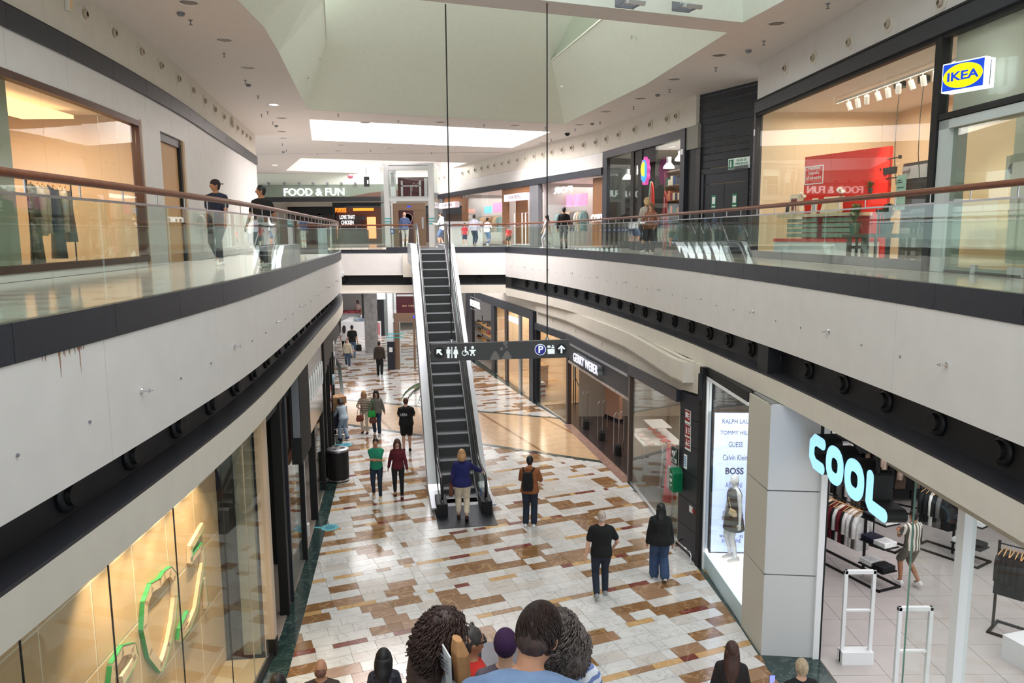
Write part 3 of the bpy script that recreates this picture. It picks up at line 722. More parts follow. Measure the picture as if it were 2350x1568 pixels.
esc, eline, eS = escalator('long escalator rising from the lower hall to the bridge', cpt.x, cpt.y, esc_a, 6.54, 35.0, .90, 3.6)
esc2, eline2, eS2 = escalator('escalator under the camera carrying the group of people in the foreground', -.08, 10.9, PI, 6.54, 30., .96, 2.5)
q = MB(); q.box(.46, -.35, .34, .5, -.3, .36); q.box(.47, -.52, .36, .475, -.2, .52); q.build('warning_sticker', mat('sticker', (70, 120, 190), .5), esc)

# ================= UPPER LEFT WALL =================
wl = struct('wall_left'); t0 = .0
def wpan(C, t0, t1, z0, z1, name, m, st, off=0., th_=.08, seg=1.3, gap=.003):
    n = max(1, round((t1-t0)/seg)); p = (t1-t0)/n
    for k in range(n):
        q = MB(); C.sheet(q, t0+k*p+gap, t0+(k+1)*p-gap, rect(off-th_, z0, off, z1), step=.5); q.build(name, m, st)
W0 = chit(LW, 0, 400)[0]-2.2; W1 = chit(LW, 325, 400)[0]; D0 = chit(LW, 378, 450)[0]; D1 = chit(LW, 427, 450)[0]
LWE = LW.L
wpan(LW, 0, LWE, 10.02, CZ, 'frieze_panel', CREAM, wl, seg=3.2)
wpan(LW, 0, LWE, 9.72, 10.0, 'band_panel', DARK, wl, off=.05, seg=1.6)
q = MB(); LW.sheet(q, 0, LWE, rect(-.05, 9.985, .03, 10.03)); q.build('shadow_gap', BLK, wl)
wpan(LW, 0, LWE, 9.19, 9.72, 'wall_panel', WHITE, wl, seg=1.6)
wpan(LW, W1+.16, D0-.02, 6.54, 9.19, 'wall_panel', WHITE, wl, seg=1.5)
wpan(LW, D1+.16, LWE, 6.54, 9.19, 'wall_panel', WHITE, wl, seg=1.6)
q = MB(); LW.sheet(q, 0, W1, rect(-.1, 6.54, 0, 6.66)); q.build('sill_panel', WHITE, wl)
BRZ = mat('bronze_frame', (84, 56, 44), .4, .3); BEI = mat('beige_reveal', (206, 172, 140), .6)
for a, b, z0, z1, m in ((0, W1+.1, 9.10, 9.20, BRZ), (0, W1+.1, 6.64, 6.74, BRZ)):
    q = MB(); LW.sheet(q, a, b, rect(-.12, z0, .02, z1)); q.build('window_frame', m, wl)
q = MB(); LW.sheet(q, W1-.02, W1+.08, rect(-.14, 6.66, .02, 9.2)); q.build('window_frame', BRZ, wl)
q = MB(); LW.sheet(q, W1+.08, W1+.17, rect(-.1, 6.54, .01, 9.24)); q.build('window_reveal', BEI, wl)
q = MB(); LW.sheet(q, D1, D1+.16, rect(-.4, 6.54, .0, 9.19)); q.build('door_reveal', BEI, wl)
q = MB(); LW.sheet(q, D1-.14, D1, rect(-.14, 6.54, -.04, 9.1)); q.build('door_frame', BLK, wl)
q = MB(); LW.sheet(q, D0, D1, rect(-.25, 9.02, -.05, 9.19)); q.build('shutter_box', DARK, wl)
q = MB(); LW.sheet(q, D0-.02, D1-.06, rect(-.16, 6.54, -.10, 9.05)); q.build('door_leaf', mat('door_beige', (206, 160, 112), .55), wl)
sh = struct('window_1'); cuts = [chit(LW, px, 400)[0] for px in (118, 242, 283)]; cs = [0]+cuts+[W1-.02]
for a, b in zip(cs, cs[1:]):
    q = MB(); LW.sheet(q, a+.004, b-.004, rect(-.06, 6.74, -.048, 9.10)); q.build('pane', GLS, sh)
for px in (190, 258, 321, 366, 407, 439, 465, 487, 507, 523, 537, 548, 557, 565):      # round air jets on the frieze
    t, z = chit(LW, px, {190: 28, 258: 73, 321: 115, 366: 149}.get(px, 180)); z = 10.5
    nv = LW.nrm(t); o = thing('air_jet', 'round cream air jet nozzle on the frieze of the left upper wall', 'air vent', LW.at(t, .0, z), math.atan2(nv.y, nv.x)+PI/2, 'air jets of the left upper frieze')
    if px == 190:
        q = MB(); q.lathe([(.03, 0), (.15, 0), (.15, -.012), (.1, -.02), (.03, -.02)], axis='y', seg=22); jr = q.mesh('ring', CREAM)
        q = MB(); q.lathe([(.06, -.02), (.075, -.04), (.05, -.07), (.01, -.07)], axis='y', seg=16); jn = q.mesh('nozzle', mat('jet_beige', (176, 160, 140), .5))
        q = MB(); q.cyl((0, -.07, 0), .035, .01, 12, axis='y'); jh = q.mesh('opening', BLK)
    for me, nm in ((jr, 'ring'), (jn, 'nozzle'), (jh, 'opening')):
        c = D.objects.new(nm, me); COL.objects.link(c); c.parent = o
for px in (151, 516):
    t, z = chit(LW, px, 5); nv = LW.nrm(t); o = thing('wall_sensor', ['small beige wall lamp above the far end of the left upper wall', 'small beige wall lamp above the shop window, cut by the top of the photo'][px < 300], 'wall lamp', LW.at(t, .02, 10.55), math.atan2(nv.y, nv.x)+PI/2)
    q = MB(); q.box(-.05, -.05, -.16, .05, .02, .16); q.build('housing', CREAM, o, bevel=.015); B('diffuser', mat('lamp_glass', (232, 196, 140), .3), o, (-.035, -.058, -.13, .035, -.05, .13))
# dress shop behind the window: warm lit room with a rail of clothes
WARM = mat('warm_wall', (220, 194, 164), .7); rm = struct('trim_4')
A_ = LW.at(0, -3.4); B_ = LW.at(W1, -3.2)
q = MB(); q.hexa((*LW.at(0, -3.4)[:2], 6.54), (*LW.at(W1+.3, -3.0)[:2], 6.54), (*LW.at(W1+.3, -3.0)[:2], 9.8), (*LW.at(0, -3.4)[:2], 9.8), (-.1, 0, 0))
e1 = LW.at(W1+.3, -.1); e2 = LW.at(W1+.3, -3.0); q.hexa((e1.x, e1.y, 6.54), (e2.x, e2.y, 6.54), (e2.x, e2.y, 9.8), (e1.x, e1.y, 9.8), (0, .1, 0))
q.build('shop_wall', WARM, rm)
q = MB(); q.hexa((*LW.at(0, -.1)[:2], 9.3), (*LW.at(W1, -.1)[:2], 9.3), (e2.x, e2.y, 9.3), (*LW.at(0, -3.4)[:2], 9.3), (0, 0, .05)); q.build('shop_ceiling', PLASTER, rm)
q = MB(); q.hexa((*LW.at(0, -.12)[:2], 6.55), (*LW.at(W1, -.12)[:2], 6.55), (e2.x, e2.y, 6.55), (*LW.at(0, -3.4)[:2], 6.55), (0, 0, .06)); q.build('shop_floor', mat('shop_floor_beige', (214, 180, 140), .4), rm)
q = MB(); c0 = LW.at(W1-3.6, -1.1); c1 = LW.at(W1-.5, -.9); q.hexa((c0.x, c0.y, 9.15), (c1.x, c1.y, 9.15), (c1.x-.9, c1.y, 9.15), (c0.x-.9, c0.y, 9.15), (0, 0, .06)); q.build('cove_light', mat('cove_lamp', (255, 214, 160), emit=1.3), rm)
q = MB(); LW.sheet(q, .1, chit(LW, 108, 400)[0], rect(-.5, 6.6, -.44, 9.3)); q.build('partition', mat('sage_panel', (156, 160, 140), .6), rm)
GAR = {}
def garment(col, L=.75, wd=.46, kind='shirt', dep=.05, m=None):
    """a hanging garment: sloped shoulders, sleeves, hem; hangs along local x"""
    key = (col, L, kind, m)
    if key in GAR: return GAR[key]
    mt = m or mat('cloth_%d_%d_%d' % col, col, .85, noise=.15, nscale=14)
    q = MB(); h = wd/2; d = dep
    def ring(x0, z, dd): return [(-x0, -dd, z), (0, -dd*1.3, z), (x0, -dd, z), (x0, dd, z), (0, dd*1.3, z), (-x0, dd, z)]
    if kind == 'shirt': q.loft([ring(.05, 0, .03), ring(h*.62, -.05, d*.8), ring(h*.6, -.3, d), ring(h*.62, -L*.7, d), ring(h*.64, -L, d*1.1)])
    elif kind == 'dress': q.loft([ring(.05, 0, .03), ring(h*.55, -.05, d*.8), ring(h*.45, -.4, d), ring(h*.7, -L*.7, d*1.1), ring(h*.85, -L, d*1.4)])
    elif kind == 'skirt': q.loft([ring(.13, -.05, .03), ring(h*.6, -.3, d), ring(h*.95, -L, d*1.5)])
    else: q.loft([ring(.15, -.03, .04), ring(.16, -.3, d), ring(.18, -L, d)])
    if kind in ('shirt',):
        for s in (-1, 1): q.tube([(s*h*.55, 0, -.08), (s*h*.85, 0, -.22), (s*h*.92, 0, -.52)], [.06, .055, .045], 8)
    me = q.mesh('garment', mt); me.polygons.foreach_set('use_smooth', [True]*len(me.polygons)); GAR[key] = me; return me
HANG = None
def hanger(parent, m=OAK):
    global HANG
    if HANG is None:
        q = MB(); q.tube([(-.2, 0, -.07), (0, 0, .0), (.2, 0, -.07)], .009, 6); q.tube([(0, 0, 0), (0, 0, .06), (.02, 0, .085), (0, 0, .1), (-.015, 0, .085)], .003, 5); HANG = q.mesh('hanger', m)
    o = D.objects.new('hanger', HANG); COL.objects.link(o); o.parent = parent; return o
def hang(label, group, p, rz, col, L=.75, kind='shirt', name='hanging_shirt', cat='clothes', m=None, wd=.46):
    o = thing(name, label, cat, p, rz, group); g = D.objects.new('garment', garment(col, L, wd, kind, m=m)); COL.objects.link(g); g.parent = o; g.location = (0, 0, -.03)
    hanger(o).location = (0, 0, .0); return o
ra_, rb_ = chit(LW, 122, 440)[0], chit(LW, 232, 440)[0]; pa_, pb_ = LW.at(ra_+.3, -.5), LW.at(rb_+.1, -.5); RA = math.atan2(pb_.y-pa_.y, pb_.x-pa_.x); RL = (pb_-pa_).length/2; rp = (pa_+pb_)/2; rk = thing('clothes_rail', 'freestanding clothes rail inside the left upper shop window', 'clothes rail', (rp.x, rp.y, 6.62), RA)
q = MB(); q.tube([(-RL, 0, 0), (-RL, 0, 1.36), (RL, 0, 1.36), (RL, 0, 0)], .012, 8); q.box(-RL-.03, -.2, 0, -RL+.03, .2, .03); q.box(RL-.03, -.2, 0, RL+.03, .2, .03); q.build('frame', BLK, rk)
R_ = Matrix.Rotation(RA, 4, 'Z')
for i, (u, col, L, kind, lb) in enumerate([(-.85, (70, 62, 44), 1.18, 'dress', 'long black and cream patterned dress on the window rail'), (-.6, (208, 188, 160), .75, 'shirt', 'cream long-sleeved shirt on the window rail, left one'),
        (-.42, (200, 180, 152), .72, 'shirt', 'beige long-sleeved shirt on the window rail beside the cream one'), (-.2, (46, 58, 80), .7, 'shirt', 'dark blue blouse hanging on the window rail'), (.0, (90, 96, 100), 1.1, 'skirt', 'grey pleated skirt on the window rail'),
        (.28, (206, 186, 158), .7, 'shirt', 'pale blouse at the right of the window rail'), (.5, (120, 108, 100), .85, 'skirt', 'taupe flared skirt at the right end of the window rail')]):
    pm = MATS.get('leaf_print') or mat('leaf_print', (90, 84, 62), .8, noise=.95, nscale=9) if i == 0 else None
    pt = Vector((rp.x, rp.y, 6.62+1.28))+R_ @ Vector((u*RL*1.15+.12, 0, 0)); hang(lb, None, pt, RA+PI/2-.9, col, L, kind, wd=.36, name='hanging_dress' if kind == 'dress' else ('hanging_skirt' if kind == 'skirt' else 'hanging_shirt'), m=pm)
for u, z in ((-.3, 0.02), (.15, 0.02)):
    pt = Vector((rp.x, rp.y, 6.62))+R_ @ Vector((u, .05, z))

# ================= UPPER RIGHT: FURNITURE SHOP FRONT =================
PA = onz(1786, 594, H2); PB_ = onz(2129, 621.7, H2); dd = (PA-PB_).normalized(); A2 = PA+dd*1.55; B2 = PB_-dd*9
IK = Wall(A2, B2, 6.54)
u0 = IK.uv(1740, 300)[0]; up = IK.uv(2148, 300)[0]
wr = IK.struct('wall_right')
def wbox(st, name, m, u0, u1, z0, z1, y0=-.0, y1=.1, bevel=0.): q = MB(); q.box(u0, y0, z0, u1, y1, z1); return q.build(name, m, st, bevel=bevel)
zc = CZ-6.54
k = u0-.02
while k < IK.L:
    wbox(wr, 'frieze_panel', WHITE, k+.003, min(k+2.9, IK.L), 3.46, zc, -.04, .06); k += 2.9
wbox(wr, 'band', DARK, u0-.02, IK.L, 3.2, 3.44, -.1, .06); wbox(wr, 'band_lip', BLK, u0-.02, IK.L, 3.14, 3.2, -.04, .06); wbox(wr, 'band_cap', BLK, u0-.02, IK.L, 3.44, 3.47, -.12, .06)
wbox(wr, 'corner_post', DARK, u0-.12, u0-.01, 0, 3.5, -.06, .1)
q = MB(); q.box(u0-.1, -.068, 2.72, u0-.03, -.058, 2.86); q.build('number_plate', PALE, wr, bevel=.004)
wbox(wr, 'mullion', BLK, up-.06, up+.09, 0, 3.2, -.05, .1)
wbox(wr, 'transom', BLK, up+.09, IK.L, 2.06, 2.14, -.04, .08); wbox(wr, 'plinth', mat('plinth_grey', (96, 98, 104), .4, .3), u0-.02, up, 0, .14, -.04, .08)
wbox(wr, 'door_surround', mat('pale_surround', (186, 192, 190), .5), up+.1, up+.32, 0, 2.05, -.02, .25); wbox(wr, 'door_surround', MATS['pale_surround'], up+.1, IK.L, 1.93, 2.05, -.02, .25)
wbox(wr, 'upper_panel', mat('greige_panel', (196, 190, 172), .6), up+.15, IK.L, 2.14, 3.2, .12, .16)
w2 = IK.struct('window_2'); us = [u0]+[IK.uv(px, 400)[0] for px in (1820, 1905, 2018)]+[up-.06]
for a, b in zip(us, us[1:]): wbox(w2, 'pane', GLS, a+.004, b-.004, .14, 3.14, 0, .012)
wbox(w2, 'pane', GLS, up+.2, IK.L, 2.14, 3.16, .0, .012)
d1 = IK.struct('door_1'); wbox(d1, 'glass_leaf', glass('frosted_pane', (.74, .8, .76), .5, .1), up+.33, up+.33+1.55, .03, 1.93, .05, .065)
wbox(d1, 'patch_fitting', STEEL, up+.9, up+1.0, .0, .12, .04, .08); wbox(d1, 'patch_fitting', STEEL, up+1.6, up+1.88, 0.0, .12, .04, .08); wbox(d1, 'floor_rail', BLK, up+.33, up+1.85, .0, .03, .04, .08)
for px, py in ((1808, 157), (1873, 133), (1956, 97), (2046, 56), (2168, 6)):
    u, z = IK.uv(px, py); t = IK.thing('air_jet', 'round cream air jet nozzle on the frieze above the furniture shop', 'air vent', u, -.04, z, 'air jets above the furniture shop')
    for me, nm in ((jr, 'ring'), (jn, 'nozzle'), (jh, 'opening')):
        c = D.objects.new(nm, me); COL.objects.link(c); c.parent = t; c.scale = (.85, .85, .85)
# interior of the window: back wall, red display wall, shelf with objects, garden set
BW = mat('cream_wall', (226, 206, 176), .7); ri = IK.struct('trim_5')
wbox(ri, 'back_wall', BW, u0-.3, IK.L, 0, 3.6, 3.2, 3.3); wbox(ri, 'side_wall', BW, u0-.1, u0, 0, 3.5, .1, 3.2); wbox(ri, 'window_floor', mat('pale_floor', (200, 190, 178), .4), u0, IK.L, 0, .06, .1, 3.2)
wbox(ri, 'shop_ceiling', PLASTER, u0-.1, IK.L, 3.22, 3.27, .1, 3.3)
RED = mat('poster_red', (222, 34, 22), .5); IKY = Wall((6.2, 16.52), (7.0, 14.5), 6.54)
ra, rb = 0., IKY.L
t = IKY.thing('display_wall', 'red display wall with a white-lettered promotion in the furniture shop window', 'display', 0, 0, 0)
ztop = IKY.uv(1960, 346)[1]; q = MB(); q.box(ra, 0, .0, rb, .08, ztop); q.build('red_panel', RED, t)
a = IKY.uv(1846, 425); b = IKY.uv(1891, 378); q = MB(); zl, zh = a[1], b[1]; x0, x1 = a[0], b[0]
for bx in ((x0, zl, x1, zl+.02), (x0, zh-.02, x1, zh), (x0, zl, x0+.02, zh), (x1-.02, zl, x1, zh)): q.box(bx[0], -.01, bx[1], bx[2], .0, bx[3])
q.build('white_frame', PALE, t)
text('lettering', 'Hemos\nbajado\nel precio', (zh-zl)*.26, PALE, t, TM((x0+x1)/2, -.008, (zl+zh)/2+(zh-zl)*.12), .003, width=(x1-x0)*.78)
wbox(t, 'shelf', BW, ra-.2, rb-.3, .86, .92, -.5, -.02)
wbox(t, 'red_base', RED, ra-.3, rb-.1, .36, .42, -.5, -.02); wbox(t, 'white_base', PALE, ra-.3, rb-.1, .06, .36, -.48, -.02)
for k in range(2):
    q = MB(); x = ra+.02+k*1.0
    for j in range(4): q.box(x, -.42, .45+j*.1, x+.85, -.40, .53+j*.1)
    q.build('slatted_crate', mat('sage_slats', (136, 160, 140), .6), t)
def vase(label, px, py, hgt=.26, fl=True):
    u, z = IKY.uv(px, py); o = IKY.thing('flower_vase', label, 'vase', u, -.3, .92)
    q = MB(); q.lathe([(.04, 0), (.055, .06), (.05, .14), (.03, hgt-.06), (.035, hgt)], seg=14); q.build('vase_body', BW, o, smooth=True)
    q = MB()
    for k in range(5):
        a = k*1.3; q.tube([(0, 0, hgt-.02), (.05*math.cos(a), .05*math.sin(a), hgt+.08), (.09*math.cos(a), .09*math.sin(a), hgt+.14)], .004, 5)
    q.build('stems', mat('stem_green', (70, 96, 50), .7), o)
    q = MB()
    for k in range(4): q.ell((.05*math.cos(k*1.7), .05*math.sin(k*1.7), hgt+.1+.02*k), (.045, .045, .03), 8, 5)
    q.build('blossoms', mat('blossom', (244, 232, 214), .7), o, smooth=True)
vase('white flowers in a cream vase, left one on the display shelf', 1868, 450); vase('white flowers in a cream vase, right one on the display shelf', 1957, 445, .3)
def frame_thing(label, px, w_, h_, y=-.28, lean=.15, pic=(120, 60, 70)):
    u, z = IKY.uv(px, 440); o = IKY.thing('picture_frame', label, 'picture frame', u, y, .925); R3 = Matrix.Rotation(-lean, 3, 'X')
    q = MB(); q.box(-w_/2, -.015, 0, w_/2, .01, h_, R=R3); q.build('frame', BW, o); q = MB(); q.box(-w_*.3, -.02, h_*.2, w_*.3, -.014, h_*.8, R=R3); q.build('picture', mat('pic_%d' % pic[0], pic, .6), o)
frame_thing('tall cream frame at the left end of the display shelf', 1845, .3, .42); frame_thing('small dark picture before the tall cream frame', 1846, .16, .24, -.42, .1, (60, 50, 60))
frame_thing('small white pattern card between the two vases', 1887, .15, .32, -.2, .1, (170, 170, 180)); frame_thing('wide cream frame in the middle of the display shelf', 1932, .52, .34, -.28, .3, (214, 190, 150))
# spotlight track under the shop ceiling
tr_ = IK.thing('spotlight_track', 'white ceiling track with swivelling spotlights in the furniture shop window', 'track light', IK.uv(1825, 255)[0]-.1, .9, 3.1)
wbox(tr_, 'track', PALE, 0, 4.1, 0, .05, -.02, .02)
for k in range(10):
    u = .45+k*.36; q = MB(); q.cyl((u, 0, -.16), .045, .16, 12); a = (k % 3-1)*.35
    q.xf(Matrix.Translation((u, 0, -.04)) @ Matrix.Rotation(a+.2, 4, 'Y') @ Matrix.Rotation(.3, 4, 'X') @ Matrix.Translation((-u, 0, 0))); sl = q.build('spotlight', PALE, tr_, smooth=False)
    q = MB(); q.tube([(u, 0, 0), (u, 0, -.05)], .01, 6); q.build('stem', PALE, tr_)
for i, px in enumerate((2085, 2140)):
    u, z = IKY.uv(px, 185); o = IKY.thing('ceiling_pendant', ['left black pendant cord with ceiling box in the furniture window', 'right black pendant cord with ceiling box in the furniture window'][i], 'cable', u, -.2, 3.1)  # bare cord and ceiling box, no lamp hangs on it
    B('ceiling_box', BLK, o, (-.07, -.07, -.02, .07, .07, .1)); q = MB(); q.tube([(0, 0, -.02), (-.03, 0, -.6), (-.02, 0, -1.2), (.05, 0, -1.7), (.2, 0, -1.9)], .007, 6); q.build('cord', BLK, o, smooth=True)
# garden table, bench, chairs, plants and dark cabinet
DT = mat('dark_green_wood', (44, 52, 48), .5); GW = mat('grey_wood', (92, 84, 72), .6, noise=.2, nscale=12)
def at(px, py, off): p = Wall(IK.pt(0, off), IK.pt(IK.L, off), 6.54).uv(px, py); return p
u, z = at(1960, 556, .32); o = IK.thing('bench', 'weathered grey wooden bench in the furniture shop window', 'bench', u-.1, .32, .06)
B('seat', GW, o, (0, -.18, .40, 2.1, .18, .45)); B('legs', GW, o, (.15, -.16, 0, .22, -.1, .4), (.15, .1, 0, .22, .16, .4), (1.85, -.16, 0, 1.92, -.1, .4), (1.85, .1, 0, 1.92, .16, .4), (.15, -.1, .2, .22, .1, .25), (1.85, -.1, .2, 1.92, .1, .25))
for i in range(2):
    u, z = at(1985+i*75, 520, .78); o = IK.thing('garden_chair', ['dark green wooden chair, left one behind the bench', 'dark green wooden chair, right one behind the bench'][i], 'chair', u, .78, .06)
    B('seat', DT, o, (0, -.2, .42, .46, .22, .46)); q = MB()
    for k in range(4): q.box(.04+.12*k, .2, .46, .08+.12*k, .23, .85)
    q.box(0, .19, .82, .46, .24, .9); q.build('backrest', DT, o)
    for sx in (.02, .41):
        for sy_ in (-.18, .18): B('leg', DT, o, (sx, sy_, 0, sx+.04, sy_+.04, .42))
LEAF = mat('leaf_green', (74, 104, 50), .6, noise=.3, nscale=20); LEAF2 = mat('leaf_dark', (40, 66, 40), .6, noise=.3, nscale=20)
def plant(label, p, rz=0, h=.5, r=.3, n=40, m=None, pot=(70, 110, 90), pr=.1, ph=.18, cat='plant', name='potted_plant', group=None):
    o = thing(name, label, cat, p, rz, group); q = MB(); q.lathe([(pr*.75, 0), (pr, ph), (pr*1.08, ph), (pr*1.08, ph+.02), (pr*.9, ph+.02)], seg=14)
    q.build('pot', mat('pot_%d' % pot[0], pot, .5), o, smooth=False); q = MB(); rg = random.Random(n+int(h*100))
    for k in range(n):
        a = rg.random()*2*PI; t_ = rg.random(); rr = r*(.3+.7*rg.random()); hh = ph+h*(.4+.6*rg.random())
        b = Vector((0, 0, ph)); c = Vector((rr*math.cos(a)*.5, rr*math.sin(a)*.5, hh)); e = Vector((rr*math.cos(a), rr*math.sin(a), hh-.15*rr)); s_ = Vector((-math.sin(a), math.cos(a), 0))*.018
        q.add([b, c-s_, e, c+s_], [(0, 1, 2, 3)])
    q.build('foliage', m or LEAF, o); return o
u, z = at(2040, 490, 1.3); plant('leafy plant in a green pot standing on the left chair', IK.pt(u-.2, .76, .52), 0, .4, .26, 60)
u, z = at(2100, 490, 1.3); plant('dark plant in a grey pot standing on the right chair', IK.pt(u+.1, .76, .52), 0, .36, .24, 50, LEAF2, (90, 96, 100))
u, z = at(2030, 420, 1.4); plant('small hanging plant below the black hook rail', IK.pt(u, 1.15, 1.28), 0, .16, .22, 40, LEAF, (60, 64, 60), .06, .08)
for i, (py, nn) in enumerate(((368, 4), (412, 2))):
    ua, za = at(2022, py, 1.25); ub, _ = at(2064, py, 1.25); o = IK.thing('hook_rail', ['upper black hook rail with hanging dark cups', 'lower black hook rail in the furniture window'][i], 'rail', ua, 1.25, za)
    q = MB(); q.tube([(0, 0, 0), (ub-ua, 0, 0)], .012, 8); q.box(-.02, -.02, -.03, .01, .03, .03); q.box(ub-ua-.01, -.02, -.03, ub-ua+.02, .03, .03); q.build('rail', BLK, o)
    for k in range(nn):
        x = .08+k*(ub-ua-.12)/max(1, nn); q = MB(); q.tube([(x, 0, 0), (x+.01, 0, -.1), (x, 0, -.16)], .004, 5); q.build('hook', BLK, o)
        if i == 0: q = MB(); q.lathe([(.05, -.28), (.06, -.16), (.055, -.16), (.045, -.27)], c=(x, 0, 0), seg=12); q.build('cup', BLACK, o)
ua, za = at(2072, 400, 1.5); ub, _ = at(2136, 400, 1.5); o = IK.thing('wall_cabinet', 'black and grey kitchen cabinet block at the right of the window', 'cabinet', ua, 1.5, 0)
zt = at(2100, 372, 1.5)[1]; zm = at(2100, 412, 1.5)[1]
B('carcass', BLACK, o, (0, 0, 0, ub-ua+.08, .24, zm)); B('grey_door', GREY, o, (.03, -.03, zm+.02, ub-ua+.05, 0, zt-.06)); B('top_box', BLACK, o, (0, 0, zm, ub-ua+.08, .24, zt))
B('lower_door', GREY, o, (.05, -.03, .12, ub-ua, 0, .62)); q = MB(); q.box(.1, -.06, 0.7, .12, -.03, 1.0); q.build('handle', STEEL, o)
u, z = at(2107, 455, .3); o = IK.thing('info_poster', 'pale green information sheet on the shop window glass', 'poster', u, .02, at(2107, 480, .02)[1]); B('sheet', mat('pale_green_paper', (178, 206, 186), .7), o, (-.13, 0, 0, .13, .006, .52))
q = MB(); [q.box(-.1, -.003, z_, x_, 0, z_+.012) for z_, x_ in ((.44, .0), (.41, .04), (.33, .08), (.26, .08))]; q.build('print', BLACK, o)
# projecting illuminated sign: blue box, yellow oval, blue lettering
tl = IK.uv(2166, 215); C_ = [ony(2165, 157, 10.6), ony(2263, 123, 9.9), ony(2256, 194, 9.9), ony(2160, 219, 10.6)]
ux0, ux1 = IK.uv(2160, 180)[0], IK.uv(2262, 180)[0]
IS = Wall(IK.pt(ux0, -.75), IK.pt(ux1, -.32), 6.54)
isn = IS.thing('projecting_sign', 'illuminated blue and yellow oval shop sign above the furniture shop door', 'sign', 0, 0, 0)
a = IS.uv(2165, 157); b = IS.uv(2263, 123); c = IS.uv(2256, 192); d = IS.uv(2160, 217); zt = (a[1]+b[1])/2; zb = (c[1]+d[1])/2; xa = a[0]; xb = (b[0]+c[0])/2
SB = mat('sign_blue_lit', (8, 62, 190), .3, emit=.6); SYL = mat('sign_yellow_lit', (255, 226, 0), .3, emit=.8); SWL = mat('sign_edge_lit', (236, 250, 255), .3, emit=1.6)
q = MB(); q.box(xa-.012, 0, zb-.012, xb+.012, .1, zt+.012); q.build('lit_case', SWL, isn, bevel=.01); q = MB(); q.box(xa-.01, .13, zb-.01, xb+.01, .2, zt+.01); q.build('rear_case', SWL, isn, bevel=.01)
B('spacer', BLACK, isn, (xa+.02, .1, zb+.02, xb-.0, .13, zt-.02)); B('blue_face', SB, isn, (xa+.005, -.008, zb+.005, xb-.005, 0, zt-.005))
cx, cz_, w_, h_ = (xa+xb)/2, (zt+zb)/2, (xb-xa)*.475, (zt-zb)*.44
q = MB(); q.prism([(cx+w_*math.cos(2*PI*k/36), cz_+h_*math.sin(2*PI*k/36)) for k in range(36)], -.014, -.008, axis='y'); q.build('yellow_oval', SYL, isn)
text('lettering', 'IKEA', (zt-zb)*.44, SB, isn, TM(cx-.0, -.017, cz_-.005), .003, width=w_*1.6, bold=.004)
q = MB(); q.tube([(cx, .2, cz_), (cx, .75, cz_)], .02, 8); q.build('arm', BLK, isn)
# kitchen display beyond the glass door
u, z = at(2325, 580, 2.2); o = IK.thing('kitchen_unit', 'oak kitchen base unit with black worktop beyond the glass door', 'cabinet', u-.12, 2.2, .04)
for k in range(3):
    x = k*.62; B('drawer', OAK, o, (x+.01, -.02, .62, x+.6, 0, .78)); B('drawer', OAK, o, (x+.01, -.02, .5, x+.6, 0, .605)); B('door', OAK, o, (x+.01, -.02, .1, x+.6, 0, .485))
    q = MB(); q.tube([(x+.2, -.05, .7), (x+.4, -.05, .7)], .008, 6); q.tube([(x+.2, -.05, .44), (x+.4, -.05, .44)], .008, 6); q.build('handle', BLK, o)
B('carcass', OAK, o, (0, 0, .08, 1.9, .55, .8)); B('plinth', BLACK, o, (0, .03, 0, 1.9, .5, .08)); B('worktop', BLK, o, (-.02, -.04, .8, 1.92, .6, .84)); B('splashback', BLACK, o, (0, .56, .84, 1.9, .6, 1.3))
o2 = IK.thing('wall_cupboard', 'oak wall cupboard above the kitchen base unit', 'cabinet', u-.12, 2.45, 1.45)
for k in range(3): B('door', OAK, o2, (k*.62+.01, -.02, 0.0, k*.62+.6, 0, .75))
B('carcass', OAK, o2, (0, 0, 0, 1.9, .32, .75))
for k in range(5):
    o3 = IK.thing('kitchen_jar', 'small white and black kitchen item on the worktop', 'jar', u+.06+k*.14, 2.4, .885, 'items on the kitchen worktop'); q = MB(); q.lathe([(.04, 0), (.045, .1), (.03, .13), (.035, .16)], seg=12); q.build('jar_body', [PALE, BLACK][k % 2], o3)
    q = MB(); q.lathe([(.036, .16), (.036, .175), (.01, .19)], seg=12); q.build('lid', STEEL, o3)
o = IK.thing('info_sign', 'pale information sign with a circled letter behind the glass door', 'sign', at(2328, 335, 1.8)[0], 1.8, 1.5); B('plate', mat('info_grey', (188, 186, 178), .6), o, (-.16, 0, -.2, .2, .02, .2))
q = MB(); q.lathe([(.07, 0), (.07, -.006), (.085, -.006), (.085, 0)], axis='y', seg=24); q.build('ring', BLACK, o); text('letter', 'i', .13, BLACK, o, TM(0, -.006, 0), .002)
B('office_wall', mat('pale_grey_wall', (178, 184, 180), .7), ri, (up-.4, 1.75, 0, at(2318, 450, 1.75)[0], 1.8, 2.6)); B('door_floor', OAK, ri, (up+.3, .1, .005, IK.L, 3.2, .075))

